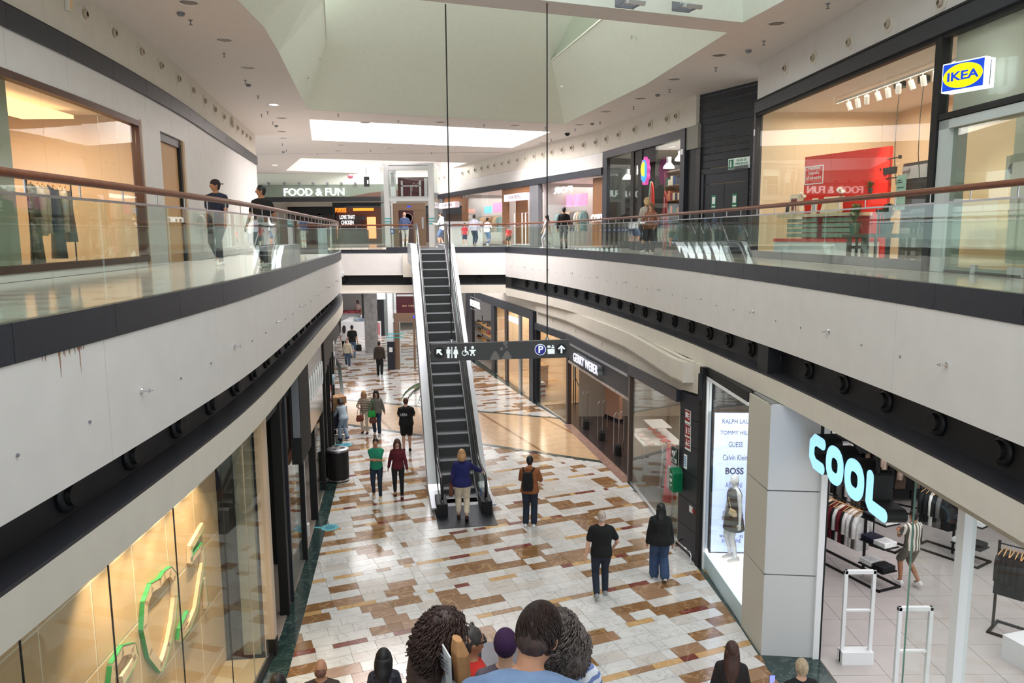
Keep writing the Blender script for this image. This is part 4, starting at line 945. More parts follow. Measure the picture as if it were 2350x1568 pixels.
# ================= UPPER RIGHT: DARK SHUTTER WALL =================
SW = Wall((5.16, 21.47), (6.07, 19.6), 6.54); st = SW.struct('wall_right')
z = 0; k = 0
SL = mat('shutter_slat', (50, 52, 58), .45, .3, noise=.1, nscale=10)
while z < zc-.02:
    q = MB(); h = min(.19, zc-z); e = .1
    if z < 2.2: q.box(-.25, 0, z, .18, .06, z+h-.012); q.box(SW.L-.2, 0, z, SW.L+.3, .06, z+h-.012)
    else: q.box(-.25, 0, z, SW.L+.3, .06, z+h-.012)
    q.build('slat', SL, st); z += .19
for zz in (2.45, 2.62, 2.79, 2.96):
    for k in range(4): q = MB(); q.box(.1+k*.48, -.004, zz, .46+k*.48, .001, zz+.03); q.build('vent_slot', BLK, st)
d2 = SW.struct('door_2'); B('frame', DARK, d2, (.14, -.03, 0, .24, .04, 2.2), (SW.L-.24, -.03, 0, SW.L-.14, .04, 2.2), (.14, -.03, 2.12, SW.L-.14, .04, 2.25), (.24, .0, 1.86, SW.L-.24, .03, 2.12))
for a, b in ((.25, SW.L/2-.01), (SW.L/2+.01, SW.L-.25)):
    B('leaf', SL, d2, (a, .0, 0.01, b, .04, 1.84)); cxx = (a+b)/2
    B('exit_notice', mat('notice_green', (30, 110, 80), .5, emit=.1), d2, (cxx-.09, -.006, 1.2, cxx+.09, .0, 1.55)); B('notice_print', PALE, d2, (cxx-.06, -.01, 1.32, cxx+.06, -.006, 1.5), (cxx-.07, -.01, 1.23, cxx+.07, -.006, 1.26))
ex = SW.thing('exit_sign', 'white and green emergency exit sign on the dark shutter wall', 'sign', 0, -.03, 0); a = SW.uv(1673, 385); b = SW.uv(1716, 363); x0, x1 = a[0], b[0]+.1; z0 = a[1]-.06; z1 = z0+.28
B('plate', mat('exit_white', (214, 226, 220), .4, emit=.1), ex, (x0, 0, z0, x1, .02, z1)); B('arrow_field', MATS['notice_green'], ex, (x0+.02, -.004, z0+.03, x0+.2, 0, z1-.03))
text('lettering', 'SALIDA DE\nEMERGENCIA', .085, MATS['notice_green'], ex, TM((x0+x1)/2+.1, -.003, (z0+z1)/2+.03), .002, width=(x1-x0)-.32)
q = MB(); q.prism([(x0+.1, z0+.05), (x0+.15, z0+.11), (x0+.12, z0+.11), (x0+.12, z1-.06), (x0+.08, z1-.06), (x0+.08, z0+.11), (x0+.05, z0+.11)], -.007, -.004, axis='y'); q.build('arrow', PALE, ex)

# ================= UPPER RIGHT: SURF SHOP AND FASHION SHOPS =================
SA = (3.38, 28.3); SBp = (5.12, 21.5); SFW = Wall(SA, SBp, 6.54); ss = SFW.struct('wall_right')
def sbox(st, name, m, W, pxa, pxb, z0, z1, y0, y1, **k): return wbox(st, name, m, W.uv(pxa, 400)[0], W.uv(pxb, 400)[0], z0, z1, y0, y1, **k)
wbox(ss, 'frieze', CREAM, 0, SFW.L, 3.46, zc, -.08, .1); sbox(ss, 'end_block', mat('greige_block', (150, 146, 138), .6), SFW, 1577, 1603, 2.85, 3.5, -.05, .3); sbox(ss, 'end_pier', BLACK, SFW, 1577, 1606, 0, 2.85, .0, .3)
sbox(ss, 'band', DARK, SFW, 1390, 1570, 3.2, 3.46, -.08, .1); sbox(ss, 'post', DARK, SFW, 1386, 1396, 0, 3.46, -.06, .1); sbox(ss, 'post', DARK, SFW, 1567, 1577, 0, 3.46, -.1, .1)
sbox(ss, 'number_plate', PALE, SFW, 1569, 1574, 2.75, 2.9, -.112, -.1); sbox(ss, 'post', BLK, SFW, 1449, 1456, 0, 3.2, -.03, .08); sbox(ss, 'post', BLK, SFW, 1466, 1475, 0, 3.2, -.03, .08); sbox(ss, 'entry_header', BLK, SFW, 1456, 1503, 2.75, 3.2, -.0, .08)
w3 = SFW.struct('window_3'); sbox(w3, 'pane', GLS, SFW, 1397, 1449, 0.05, 3.2, 0, .012); sbox(w3, 'pane', GLS, SFW, 1503, 1567, 0.05, 3.2, 0, .012); sbox(w3, 'pane', GLS, SFW, 1456, 1466, .05, 2.75, 0, .012)
si = SFW.struct('trim_6'); wbox(si, 'back_wall', mat('shop_brown', (150, 128, 100), .7), -.2, SFW.L, 0, 3.4, 3, 3.1); wbox(si, 'side_wall', MATS['shop_brown'], SFW.L-.4, SFW.L-.3, 0, 3.4, .1, 3.1); wbox(si, 'side_wall', BLACK, -.1, 0, 0, 3.4, .1, 3.1)
wbox(si, 'shop_ceiling', mat('shop_grey_ceiling', (150, 150, 148), .7), 0, SFW.L, 3.25, 3.3, .1, 3.1)
def pendant(label, W, px, py, off, zc_):
    Wd = Wall(W.pt(0, off), W.pt(W.L, off), W.z); u, z = Wd.uv(px, py); o = Wd.thing('ceiling_pendant', label, 'lamp', u, 0, z)
    q = MB(); q.lathe([(.18, -.12), (.17, -.06), (.09, .04), (.04, .06)], seg=18); q.build('shade', mat('lit_shade', (255, 244, 224), .4, emit=2.5), o, smooth=True)
    q = MB(); q.cyl((0, 0, .06), .08, .18, 14); q.build('housing', ALU, o); q = MB(); q.tube([(0, 0, .24), (0, 0, zc_-z)], .008, 5); q.build('cord', BLK, o)
pendant('lit glass pendant lamp, leftmost in the surf shop window', SFW, 1440, 404, .8, 3.2); pendant('lit glass pendant lamp beside the surf shop entrance', SFW, 1461, 392, 1.2, 3.2)
pendant('lit glass pendant lamp, large one in the right surf shop window', SFW, 1535, 378, .8, 3.2); pendant('lit glass pendant lamp at the right edge of the surf shop window', SFW, 1562, 360, .8, 3.2)
Wd = Wall(SFW.pt(0, .5), SFW.pt(SFW.L, .5), 6.54); u, z = Wd.uv(1496, 450)
for i, (px, col, hgt, nm) in enumerate([(1496, (230, 60, 36), 2.2, 'bright red surfboard standing in the surf shop entrance'), (1484, (170, 206, 180), 2.25, 'pale green surfboard standing behind the red one'), (1507, (150, 30, 30), 1.9, 'dark red surfboard to the right of the bright red one')]):
    u = Wd.uv(px, 450)[0]; o = Wd.thing('surfboard', nm, 'surfboard', u, i*.15, 0); q = MB(); rings = []
    for k in range(13):
        f = k/12; wv = .24*math.sin(PI*min(1, f*.96+.04))**.55; rings.append([(wv*math.cos(a), .03*math.sin(a), f*hgt) for a in [2*PI*j/10 for j in range(10)]])
    q.loft(rings); q.build('board', mat('board_%d' % col[0], col, .3), o, smooth=True); q = MB(); q.box(-.01, -.034, .1, .01, -.028, hgt-.2); q.build('stringer', PALE, o); q = MB(); q.prism([(-.02, .1), (.1, .1), (.02, .25)], .0, .012, axis='y'); q.build('fin', BLACK, o)
lg = Wall(SFW.pt(0, -.35), SFW.pt(SFW.L, -.35), 6.54); u, z = lg.uv(1478, 393); o = lg.thing('round_shop_sign', 'round multicoloured surf shop sign in yellow, blue and pink', 'sign', u, 0, z)
q = MB(); q.prism([((.27+.03*math.sin(9*a))*math.cos(a)*.9, (.40+.04*math.sin(9*a))*math.sin(a)) for a in [2*PI*k/48 for k in range(48)]], 0, .1, axis='y'); q.build('pink_backing', mat('sign_pink', (214, 84, 170), .4, emit=.5), o)
q = MB(); q.prism([(.22*math.cos(a), .34*math.sin(a)) for a in [2*PI*k/30 for k in range(30)]], -.012, 0, axis='y'); q.build('blue_disc', mat('sign_cyan', (20, 150, 220), .4, emit=.8), o)
q = MB(); q.prism([(-.02+.19*math.cos(a), .06+.22*math.sin(a)) for a in [PI*.35+1.35*PI*k/20 for k in range(20)]], -.02, -.012, axis='y'); q.build('yellow_swirl', mat('sign_yell', (236, 226, 40), .4, emit=.9), o)
# clothes and shelves inside the surf shop
for i in range(5):
    px = 1522+i*9; W5 = Wall(SFW.pt(0, 1.6), SFW.pt(SFW.L, 1.6), 6.54); u = W5.uv(px, 450)[0]
ush = Wall(SFW.pt(0, 1.3), SFW.pt(SFW.L, 1.3), 6.54); ua, ub = ush.uv(1524, 450)[0], ush.uv(1562, 450)[0]; o = ush.thing('shelving_unit', 'shelving unit of colourful clothes in the right surf shop window', 'shelf', ua, 0, 0)
B('frame', mat('shelf_wood', (120, 86, 58), .6), o, (0, 0, 0, .04, .5, 2.6), (ub-ua-.04, 0, 0, ub-ua, .5, 2.6), *[(0, 0, zz, ub-ua, .5, zz+.03) for zz in (.1, .6, 1.1, 1.6, 2.1, 2.57)])
rg = random.Random(5); cols = [(40, 90, 80), (150, 120, 90), (60, 60, 80), (200, 120, 90), (70, 130, 70), (210, 200, 180), (120, 40, 60), (30, 60, 110)]
for zz in (.13, .63, 1.13, 1.63, 2.13):
    x = .06
    while x < ub-ua-.2:
        w_ = .16; c = rg.choice(cols); B('folded_stack', mat('cloth_%d_%d_%d' % c, c, .85, noise=.15, nscale=14), o, (x, .02, zz, x+w_, .4, zz+.18+.15*rg.random())); x += w_+.02
ua, ub = ush.uv(1424, 450)[0], ush.uv(1447, 450)[0]
for k in range(5):
    c = [(60, 66, 76), (44, 50, 60), (90, 110, 130), (50, 46, 44), (80, 84, 90)][k]; p = ush.pt(ua+(ub-ua)*k/4, 0, 1.9)
    hang('dark jacket on the tall display in the left surf shop window', 'jackets in the left surf shop window', p, SFW.rz+PI/2, c, .9, 'shirt', name='hanging_jacket')
q = thing('clothes_rail', 'tall black clothes rail in the left surf shop window', 'clothes rail', ush.pt(ua-.1, 0, 0), SFW.rz); m_ = MB(); m_.tube([(0, 0, 0), (0, 0, 2.0), (ub-ua+.3, 0, 2.0), (ub-ua+.3, 0, 0)], .015, 6); m_.build('frame', BLK, q)

CF = Wall((-4.6, 47.4), (3.36, 28.35), 6.54); st = CF.struct('wall_right')
FR = lambda px, py=450: CF.uv(px, py)[0]
k = 0.
while k < CF.L-.1: wbox(st, 'frieze_panel', CREAM, k+.004, min(k+3.4, CF.L), 3.46, zc, -.02, .1); k += 3.4
k = 0.
while k < CF.L-.1: wbox(st, 'white_band_panel', WHITE, k+.004, min(k+4.4, CF.L), 2.93, 3.45, -.04, .1); k += 4.4
wbox(st, 'dark_band', DARK, 0, CF.L, 2.66, 2.92, -.1, .1); wbox(st, 'plinth', GREY, 0, CF.L, 0, .06, -.03, .1)
DG = mat('pier_grey', (110, 110, 114), .5)
for a, b in ((1218, 1238), (1006, 1017)): wbox(st, 'pier', DG, FR(a), FR(b), 0, 2.66, -.06, .15)
WP = mat('walnut_cladding', (134, 90, 56), .5, noise=.2, nscale=5, stretch=(1, 1, 10))
def planks(name, st, a, b, z0, z1, y0=-.02, m=WP, hh=.2):
    z = z0
    while z < z1-.02: wbox(st, name, m, FR(a), FR(b), z+.006, min(z+hh, z1), y0, y0+.06); z += hh
planks('plank', st, 1153, 1167, 0, 2.66); planks('plank', st, 1167, 1218, 2.35, 2.66); planks('plank', st, 1060, 1073, 0, 2.5); planks('plank', st, 1020, 1060, 2.3, 2.66)
wi = CF.struct('window_4'); 
for a, b in ((1073, 1112), (1112, 1152)): wbox(wi, 'pane', GLS, FR(a)+.02, FR(b)-.02, .06, 2.66, 0, .012)
wi = CF.struct('window_5')
for a, b in ((1256, 1300), (1300, 1347)): wbox(wi, 'pane', GLS, FR(a)+.01, FR(b)-.01, .06, 2.62, 0, .012)
ci = CF.struct('trim_7'); wbox(ci, 'back_wall', mat('fashion_wall', (208, 190, 178), .7), -1, CF.L, 0, 2.9, 3.2, 3.3); wbox(ci, 'shop_ceiling', PLASTER, -1, CF.L, 2.7, 2.75, .1, 3.3); wbox(ci, 'oak_wall', WP, FR(1347), FR(1385), .06, 2.62, .25, .3)
for a in (1153, 1240, 1060): wbox(ci, 'partition', mat('partition_grey', (176, 172, 170), .7), FR(a), FR(a)+.08, 0, 2.7, .15, 3.2)
B('oak_portal', WP, ci, (FR(1170), .3, 0, FR(1195), .36, 2.2), (FR(1195), 2.6, 0, FR(1217), 2.66, 2.4))
for i, (a, b, py) in enumerate(((1170, 1218, 455), (1018, 1056, 474))):
    o = CF.thing('shop_sign', ['white and pink backlit fascia sign of the fashion shop, near one', 'white and pink backlit fascia sign of the fashion shop, far one beside the lift'][i], 'sign', 0, -.05, 0); ua, ub = FR(a), FR(b)
    B('light_box', mat('pinkish_white_lit', (240, 222, 232), .4, emit=.4), o, (ua, -.25, 2.05, ub, 0, 2.36)); text('lettering', 'CORTEFIEL', .2, mat('sign_dark_text', (70, 60, 70), .5), o, TM((ua+ub)/2+.1, -.255, 2.2), .003, width=(ub-ua)*.62)
o = CF.thing('ceiling_screen', 'row of pink and blue advertising screens inside the fashion shop', 'screen', 0, 1.2, 0)
SBL = mat('screen_blue', (110, 190, 240), .4, emit=1.1); SPK = mat('screen_pink', (244, 140, 180), .4, emit=1.1, noise=.3, nscale=2)
for a, b, m in ((1073, 1088, SBL), (1095, 1108, SBL), (1111, 1127, SBL), (1131, 1150, SPK), (1255, 1272, SBL), (1278, 1312, SPK), (1316, 1346, SPK)):
    WW = Wall(CF.pt(0, 1.2), CF.pt(CF.L, 1.2), 6.54); ua, ub = WW.uv(a, 470)[0], WW.uv(b, 470)[0]; B('screen', m, o, (ua, 0, 1.7, ub, .05, 2.05 if m is SBL else 2.2))
o = CF.thing('window_lettering', 'white mirrored lettering hanging in the fashion shop window', 'sign', 0, .12, 0); ua, ub = FR(1266), FR(1308)
text('lettering', 'FOR', .34, mat('lettering_white', (250, 250, 250), .4, emit=.75), o, TM((ua+ub)/2, 0, 2.3) @ Matrix.Scale(-1, 4, (1, 0, 0)), .02, width=(ub-ua), bold=.01)
o = CF.thing('low_shop_sign', 'white glowing shop lettering low behind the fashion shop glass', 'sign', 0, .1, 0); text('lettering', 'CORTE', .34, MATS['lettering_white'], o, TM((FR(1352)+FR(1384))/2, 0, 1.12), .02, width=FR(1384)-FR(1352), bold=.012)
rg = random.Random(11)
for (a, b, n, g) in ((1076, 1150, 10, 'garments in the far fashion shop window'), (1258, 1345, 14, 'garments in the near fashion shop window')):
    WW = Wall(CF.pt(0, .9), CF.pt(CF.L, .9), 6.54); ua, ub = WW.uv(a, 500)[0], WW.uv(b, 500)[0]
    r_ = thing('clothes_rail', 'steel clothes rail in the '+('far' if a < 1100 else 'near')+' fashion shop window', 'clothes rail', WW.pt(ua, .0, 0), CF.rz); q = MB(); q.tube([(0, 0, 0), (0, 0, 1.5), (ub-ua, 0, 1.5), (ub-ua, 0, 0)], .015, 6); q.build('frame', STEEL, r_)
    for k in range(n):
        c = rg.choice([(210, 200, 190), (150, 120, 90), (60, 60, 70), (120, 150, 150), (200, 170, 140), (90, 60, 50)]); p = WW.pt(ua+.2+(ub-ua-.4)*k/(n-1), 0, 1.48); hang('garment hanging on the steel rail of the '+('far' if a < 1100 else 'near')+' fashion shop window', g, p, CF.rz+PI/2+.2, c, .8, 'shirt')
for i, px in enumerate((1140, 1345-12)):
    pass
# air jets along the far frieze
for px, py in [(1560, 250), (1538, 267), (1499, 282), (1463, 295), (1426, 308), (1397, 316), (1369, 326), (1341, 336), (1314, 345), (1292, 350), (1269, 356), (1248, 363), (1228, 369), (1209, 374), (1189, 379), (1170, 384), (1154, 389), (1137, 394), (1122, 398), (1107, 402), (1092, 406), (1077, 409), (1063, 412), (1022, 420), (1010, 422), (998, 424)]:
    WW = SFW if px > 1392 else CF; u, z = WW.uv(px, py); t = WW.thing('air_jet', 'round cream air jet nozzle on the far frieze over the surf and fashion shops', 'air vent', u, -.085 if px > 1392 else -.025, 3.86, 'air jets of the far right frieze')
    for me, nm in ((jr, 'ring'), (jn, 'nozzle'), (jh, 'opening')):
        c = D.objects.new(nm, me); COL.objects.link(c); c.parent = t
# reception counter and planter-like bin on the gallery
p = onz(1085, 565, H2); o = thing('reception_desk', 'long white reception desk behind the bridge balustrade', 'desk', (-3.35, 38.6, 6.54), .0); q = MB(); q.box(0, 0, 0, 1.9, .7, .95); q.build('body', PALE, o); B('counter_top', GREY, o, (-.05, -.05, .95, 1.95, .75, 1.05)); B('top_panel', PALE, o, (0, .3, 1.05, 1.9, .7, 1.2))
p = onz(1180, 566, H2); o = thing('display_stand', 'white tapered display stand on the right gallery floor', 'stand', (.05, 38.0, 6.54), .0); q = MB(); q.loft([[(x*.28, y*.25, 0) for x, y in ((-1, -1), (1, -1), (1, 1), (-1, 1))], [(x*.42, y*.3, .95) for x, y in ((-1, -1), (1, -1), (1, 1), (-1, 1))], [(x*.42, y*.3, 1.02) for x, y in ((-1, -1), (1, -1), (1, 1), (-1, 1))]]); q.build('stand_body', PALE, o); B('screen', GREY, o, (-.34, -.31, 1.02, .3, .2, 1.1))
for i, x in enumerate((.0, .55, .8)):
    o = thing('security_gate', 'white security gate at the fashion shop entrance, '+['far left one', 'middle one', 'near right one'][i], 'gate', CF.pt(FR(1190)-.6+x*1.6, .05, 0), CF.rz+PI/2); q = MB(); q.tube([(0, 0, 0), (0, 0, 1.5), (.4, 0, 1.5), (.4, 0, 0)], .03, 6); q.build('frame', PALE, o); B('base', PALE, o, (-.05, -.08, 0, .45, .08, .1))

# ================= LIFT TOWER =================
LX0, LX1, LY = -6.72, -3.95, 40.2
lt = thing('lift_tower', 'white steel and glass lift tower rising through both floors behind the escalator', 'lift', (LX0, LY, 0))
LWd = LX1-LX0; zt = ony(900, 379, LY).z; LF = mat('lift_white_steel', (240, 244, 246), .35); LFm = .32
for x in (0.18, LWd-LFm): B('post', LF, lt, (x, 0, 0, x+LFm-.05, .3, zt))
for x in (0.18, LWd-LFm): B('post', LF, lt, (x, 2.2, 0, x+LFm-.05, 2.5, zt))
for zz in (zt-.25, ony(900, 462, LY).z, 6.3, ony(900, 740, LY).z, 4.2): B('beam', LF, lt, (0.455, 0.01, zz, LWd-.325, .28, zz+.2))
B('roof', LF, lt, (0.1, 0, zt, LWd, 2.6, zt+.1))
for x in (0, LWd):
    for z0_, z1_ in ((0, 3.2), (3.25, 6.4), (6.6, 8.75), (8.8, zt)): B('side_glass', GLS, lt, (x-.01, 0, z0_, x+.01, 2.5, z1_))
for z0_, z1_ in ((8.95, zt-.25), (3.2, 4.2)): B('front_glass', GLS, lt, (0.4, -.02, z0_, LWd-.3, -.008, z1_))
MRN = mat('maroon_panel', (88, 34, 46), .45); BRN = mat('lift_bronze', (150, 124, 104), .35, .5)
B('back_panel', MRN, lt, (.55, 2.4, 8.9, LWd-.5, 2.45, 10.2)); B('back_panel', MRN, lt, (.55, .6, 2.9, LWd-.3, .65, 5.4))
text('lettering', 'o muy bueno.', .42, mat('lettering_peach', (224, 170, 140), .6, emit=.15), lt, TM(LWd/2+.25, .59, 4.55), .004, width=2.2, bold=.008); text('small_lettering', 'en restauracion', .2, MATS['lettering_peach'], lt, TM(LWd/2+.3, .59, 3.35), .003, width=1.6)
B('white_strip', PALE, lt, (.6, .57, 3.85, LWd-.2, .6, 3.95))
q = MB()
for k in range(15):
    a0, a1 = PI*k/15, PI*(k+1)/15
    for cx_ in (-.11, .11): q.hexa((1.55+cx_+.1*math.cos(a0), 2.38, 9.45+.42*math.sin(a0)), (1.55+cx_+.1*math.cos(a1), 2.38, 9.45+.42*math.sin(a1)), (1.55+cx_+.13*math.cos(a1), 2.38, 9.45+.46*math.sin(a1)), (1.55+cx_+.13*math.cos(a0), 2.38, 9.45+.46*math.sin(a0)), (0, .01, 0))
q.build('arched_emblem', mat('emblem_pale', (214, 180, 180), .5), lt)
text('lower_word', 'grans', .26, MATS['emblem_pale'], lt, TM(1.6, 2.37, 9.12), .003)
B('cabin_gear', ALU, lt, (.45, .8, 8.98, 2.35, .9, 9.1), (.95, .75, 8.98, 1.05, .85, 9.9), (1.9, .75, 8.98, 2.0, .85, 9.9), (.95, .75, 9.6, 2.0, .8, 9.66), (.45, .5, 9.6, .62, .7, 10.3), (2.2, .5, 9.0, 2.35, .7, 10.0), (1.45, .75, 9.0, 1.49, .8, 9.65))
B('portal_up', BRN, lt, (.55, .35, 6.54, .85, .5, 8.35), (1.95, .35, 6.54, 2.25, .5, 8.35), (.55, .35, 8.352, 2.25, .5, 8.72)); B('door_up', MRN, lt, (.85, .48, 6.54, 1.6, .53, 8.35)); B('door_up', BRN, lt, (1.6, .46, 6.54, 1.95, .5, 8.35))
q = MB(); q.lathe([(.24, 0), (.24, -.01), (.27, -.01), (.27, 0)], c=(1.3, .46, 7.95), axis='y', seg=24); q.build('round_emblem', MATS['emblem_pale'], lt)
B('level_display', mat('display_blue', (60, 70, 190), .3, emit=.8), lt, (1.3, .34, 8.5, 1.5, .35, 8.6)); B('call_panel', STEEL, lt, (2.05, .33, 7.4, 2.15, .35, 8.0)); B('wheelchair_sign', mat('access_blue', (40, 90, 190), .4), lt, (.45, -.03, 7.15, .65, -.02, 7.4)); B('wheelchair_mark', PALE, lt, (.5, -.035, 7.2, .6, -.03, 7.35))
TEAL = mat('teal_wave', (60, 190, 200), .5)
for x in (.18, LWd-.3):
    for zz in (7.75, 7.9, 7.62): B('wave_sticker', TEAL, lt, (x, -.02, zz, x+.3, -.004, zz+.05))
B('portal_down', BRN, lt, (.56, -.02, 0, .75, .2, 2.548), (2.35, -.02, 0, 2.44, .2, 2.548), (.56, -.02, 2.55, 2.44, .2, 3.0), (1.5, -.0, .0, 1.6, .1, 2.55)); B('door_glass', GLS, lt, (.75, .05, .1, 2.35, .065, 2.55))
B('level_display', MATS['display_blue'], lt, (1.5, -.04, 2.75, 1.75, -.02, 2.86)); B('wheelchair_panel', DARK, lt, (.12, -.08, 0, .5, -.03, 1.5)); B('wheelchair_mark', PALE, lt, (.22, -.09, .95, .4, -.08, 1.2))
for zz in (1.7, 1.9): B('wave_sticker', TEAL, lt, (.1, -.1, zz, 1.0, -.09, zz+.05))
B('portal_side', mat('portal_shade', (128, 104, 86), .4, .4), lt, (.5, -.02, 0, .555, .2, 3.0))

# ================= FAR UPPER END: FOOD HALL FASCIA AND BACK SHOPS =================
FY = 47.0; fa = ony(590, 427, FY); fb = ony(862, 427, FY)
fw = struct('wall_far'); z0 = ony(720, 457, FY).z; z1 = ony(720, 424, FY).z
OLV = mat('sage_fascia', (112, 122, 108), .6)
B('fascia', OLV, fw, (-22, FY, z0+.1, -3.5, FY+.2, z1)); B('fascia_edge', BLK, fw, (-22, FY-.02, z0-.15, -3.5, FY+.2, z0+.12)); B('upper_wall', SHAFT, fw, (-22, FY+.3, z1, -5, FY+.5, CZ))
q = MB(); q.prism([(ony(800, 452, FY).x, z0+.12), (-3.5, z0+.12), (-3.5, z1-.05), (ony(850, 440, FY).x, z0+.35)], FY-.03, FY, axis='y'); q.build('brown_sweep', mat('brown_sweep', (92, 66, 52), .6), fw)
fo = thing('wall_sign', 'large white illuminated food hall lettering over the far end of the gallery', 'sign', ((ony(653, 442, FY).x+ony(791, 442, FY).x)/2, FY-.12, ony(720, 442, FY).z)); text('lettering', 'FOOD & FUN', .62, mat('sign_white_lit', (255, 255, 255), .4, emit=1.5), fo, TM(0, 0, 0), .05, width=ony(791, 442, FY).x-ony(653, 442, FY).x, bold=.006)
for k, px in enumerate((616, 652, 686, 718, 751, 783, 815)):
    p = ony(px, 421, FY-.1); o = thing('fascia_spotlight', 'small grey spotlight standing on the food hall fascia', 'spotlight', p, 0, 'spotlights on the food hall fascia'); q = MB(); q.cyl((0, -.1, 0), .07, .2, 8, axis='y'); q.build('lamp_body', GREY, o); B('foot', GREY, o, (-.02, -.02, -.15, .02, .02, 0))
o = thing('balloon', 'pink foil balloon drifting under the far ceiling', 'balloon', ony(804, 405, 44)); q = MB(); q.ell((0, 0, 0), (.16, .1, .13), 12, 8); q.build('foil', mat('foil_pink', (200, 110, 130), .25, .4), o, smooth=True); q = MB(); q.tube([(0, 0, -.1), (.02, 0, -.5)], .004, 4); q.build('string', PALE, o)
o = thing('projecting_sign', 'small black square projecting sign left of the lift tower', 'sign', ony(840, 418, 44)); B('plate', BLK, o, (-.12, 0, -.25, .18, .05, .3)); B('symbol', PALE, o, (.06, -.01, -.1, .14, 0, .1)); B('hanger', BLK, o, (0, .02, .3, .02, .04, CZ-o.location.z))
B('back_wall', mat('far_wall', (190, 180, 176), .7), fw, (-24, 60, 6.54, 12, 60.2, 9.3)); B('side_wall', CREAM, fw, (-16, 50, 6.54, -15.8, 60, 9.6))
B('frieze_back', CREAM, fw, (-22, 54.8, 9.1, -3, 55, 10.8)); B('dark_front', BLACK, fw, (-22, 55, 8.5, -3, 55.1, 9.15))
B('shop_back', mat('far_shop', (120, 100, 92), .7), fw, (-22, 56.5, 6.54, -3, 56.6, 8.6))
for k in range(8): 
    x = -20+k*2.1; B('pier', DG, fw, (x, 55, 6.54, x+.25, 55.3, 8.6))
ps = thing('restaurant_front', 'orange-lettered fried chicken counter at the far end of the gallery', 'shop front', (0, 51.5, 6.54)); X = lambda px: ony(px, 500, 51.5).x
Z = lambda py: ony(800, py, 51.5).z-6.54
B('frame', BLACK, ps, (X(764), 0, 0, X(769), .3, Z(475)), (X(764), -.02, Z(475)-.05, X(880), .3, Z(465))); B('counter_wall', mat('counter_brown', (96, 66, 54), .6), ps, (X(769), .5, 0, X(880), .6, Z(475))); B('menu_panel', mat('menu_dark', (60, 44, 40), .5), ps, (X(772), .1, Z(525), X(828), .15, Z(496)))
OR = mat('orange_lit', (255, 120, 30), .4, emit=1.8)
text('red_lettering', 'POPEYES', .4, OR, ps, TM((X(770)+X(795))/2, .0, Z(483)), .03, width=X(795)-X(770), bold=.01); B('lit_strip', OR, ps, (X(811), .0, Z(484), X(858), .05, Z(478)))
text('white_lettering', 'LOVE THAT\nCHICKEN', .36, MATS['lettering_white'], ps, TM((X(779)+X(814))/2, .06, Z(505)), .02, width=X(814)-X(779), bold=.01); B('screen', mat('dark_screen', (40, 44, 60), .3), ps, (X(828), .1, Z(505), X(838), .16, Z(497))); B('display_counter', BLACK, ps, (X(790), -.6, 0, X(846), -.1, Z(528))); B('warm_lights', mat('warm_lit', (255, 170, 110), .4, emit=1.2), ps, (X(840), .3, Z(548), X(860), .4, Z(498)))

# ================= LOWER RIGHT SHOP LINE =================
lr = struct('wall_right')
def seg_wall(A, Bp): return Wall(A, Bp, 0.)
G0 = seg_wall((1.03, 31.8), (2.1, 28.2)); G1 = seg_wall((2.1, 28.2), (3.36, 21.3)); G2 = seg_wall((3.36, 21.3), (3.76, 16.8)); G3 = seg_wall((3.76, 16.8), (4.05, 15.6)); G4 = seg_wall((4.05, 15.6), (4.14, 13.1))
def zb(W, name, m, u0, u1, z0, z1, y0, y1, st, dz=0.):
    q = MB(); a, b = W.pt(u0, y0), W.pt(u1, y0); c, d = W.pt(u1, y1), W.pt(u0, y1)
    q.add([(a.x, a.y, z0), (b.x, b.y, z0+dz), (c.x, c.y, z0+dz), (d.x, d.y, z0), (a.x, a.y, z1), (b.x, b.y, z1+dz), (c.x, c.y, z1+dz), (d.x, d.y, z1)], [(3, 2, 1, 0), (4, 5, 6, 7), (0, 1, 5, 4), (1, 2, 6, 5), (2, 3, 7, 6), (3, 0, 4, 7)])
    return q.build(name, m, st)
for W, z_, dz in ((G0, 3.42, 0), (G1, 3.42, 0), (G2, 3.42, .2), (G3, 3.64, .08)):
    n = max(1, round(W.L/2.4))
    for k in range(n):
        q = MB(); a, b = W.pt(W.L*k/n, -.0), W.pt(W.L*(k+1)/n, 0.); za, zb_ = z_+dz*k/n, z_+dz*(k+1)/n
        q.hexa((a.x, a.y, za), (b.x, b.y, zb_), (b.x, b.y, 4.345), (a.x, a.y, 4.345), (.12, .02, 0)); q.build('bulkhead_panel', CREAM, lr)
    if W is not G3: zb(W, 'dark_band', DARK, 0, W.L, z_-.27, z_, -.1, .1, lr, dz)
zb(G3, 'wall_backing', BLACK, 0, G3.L, 0, 3.7, .04, .12, lr, 0)
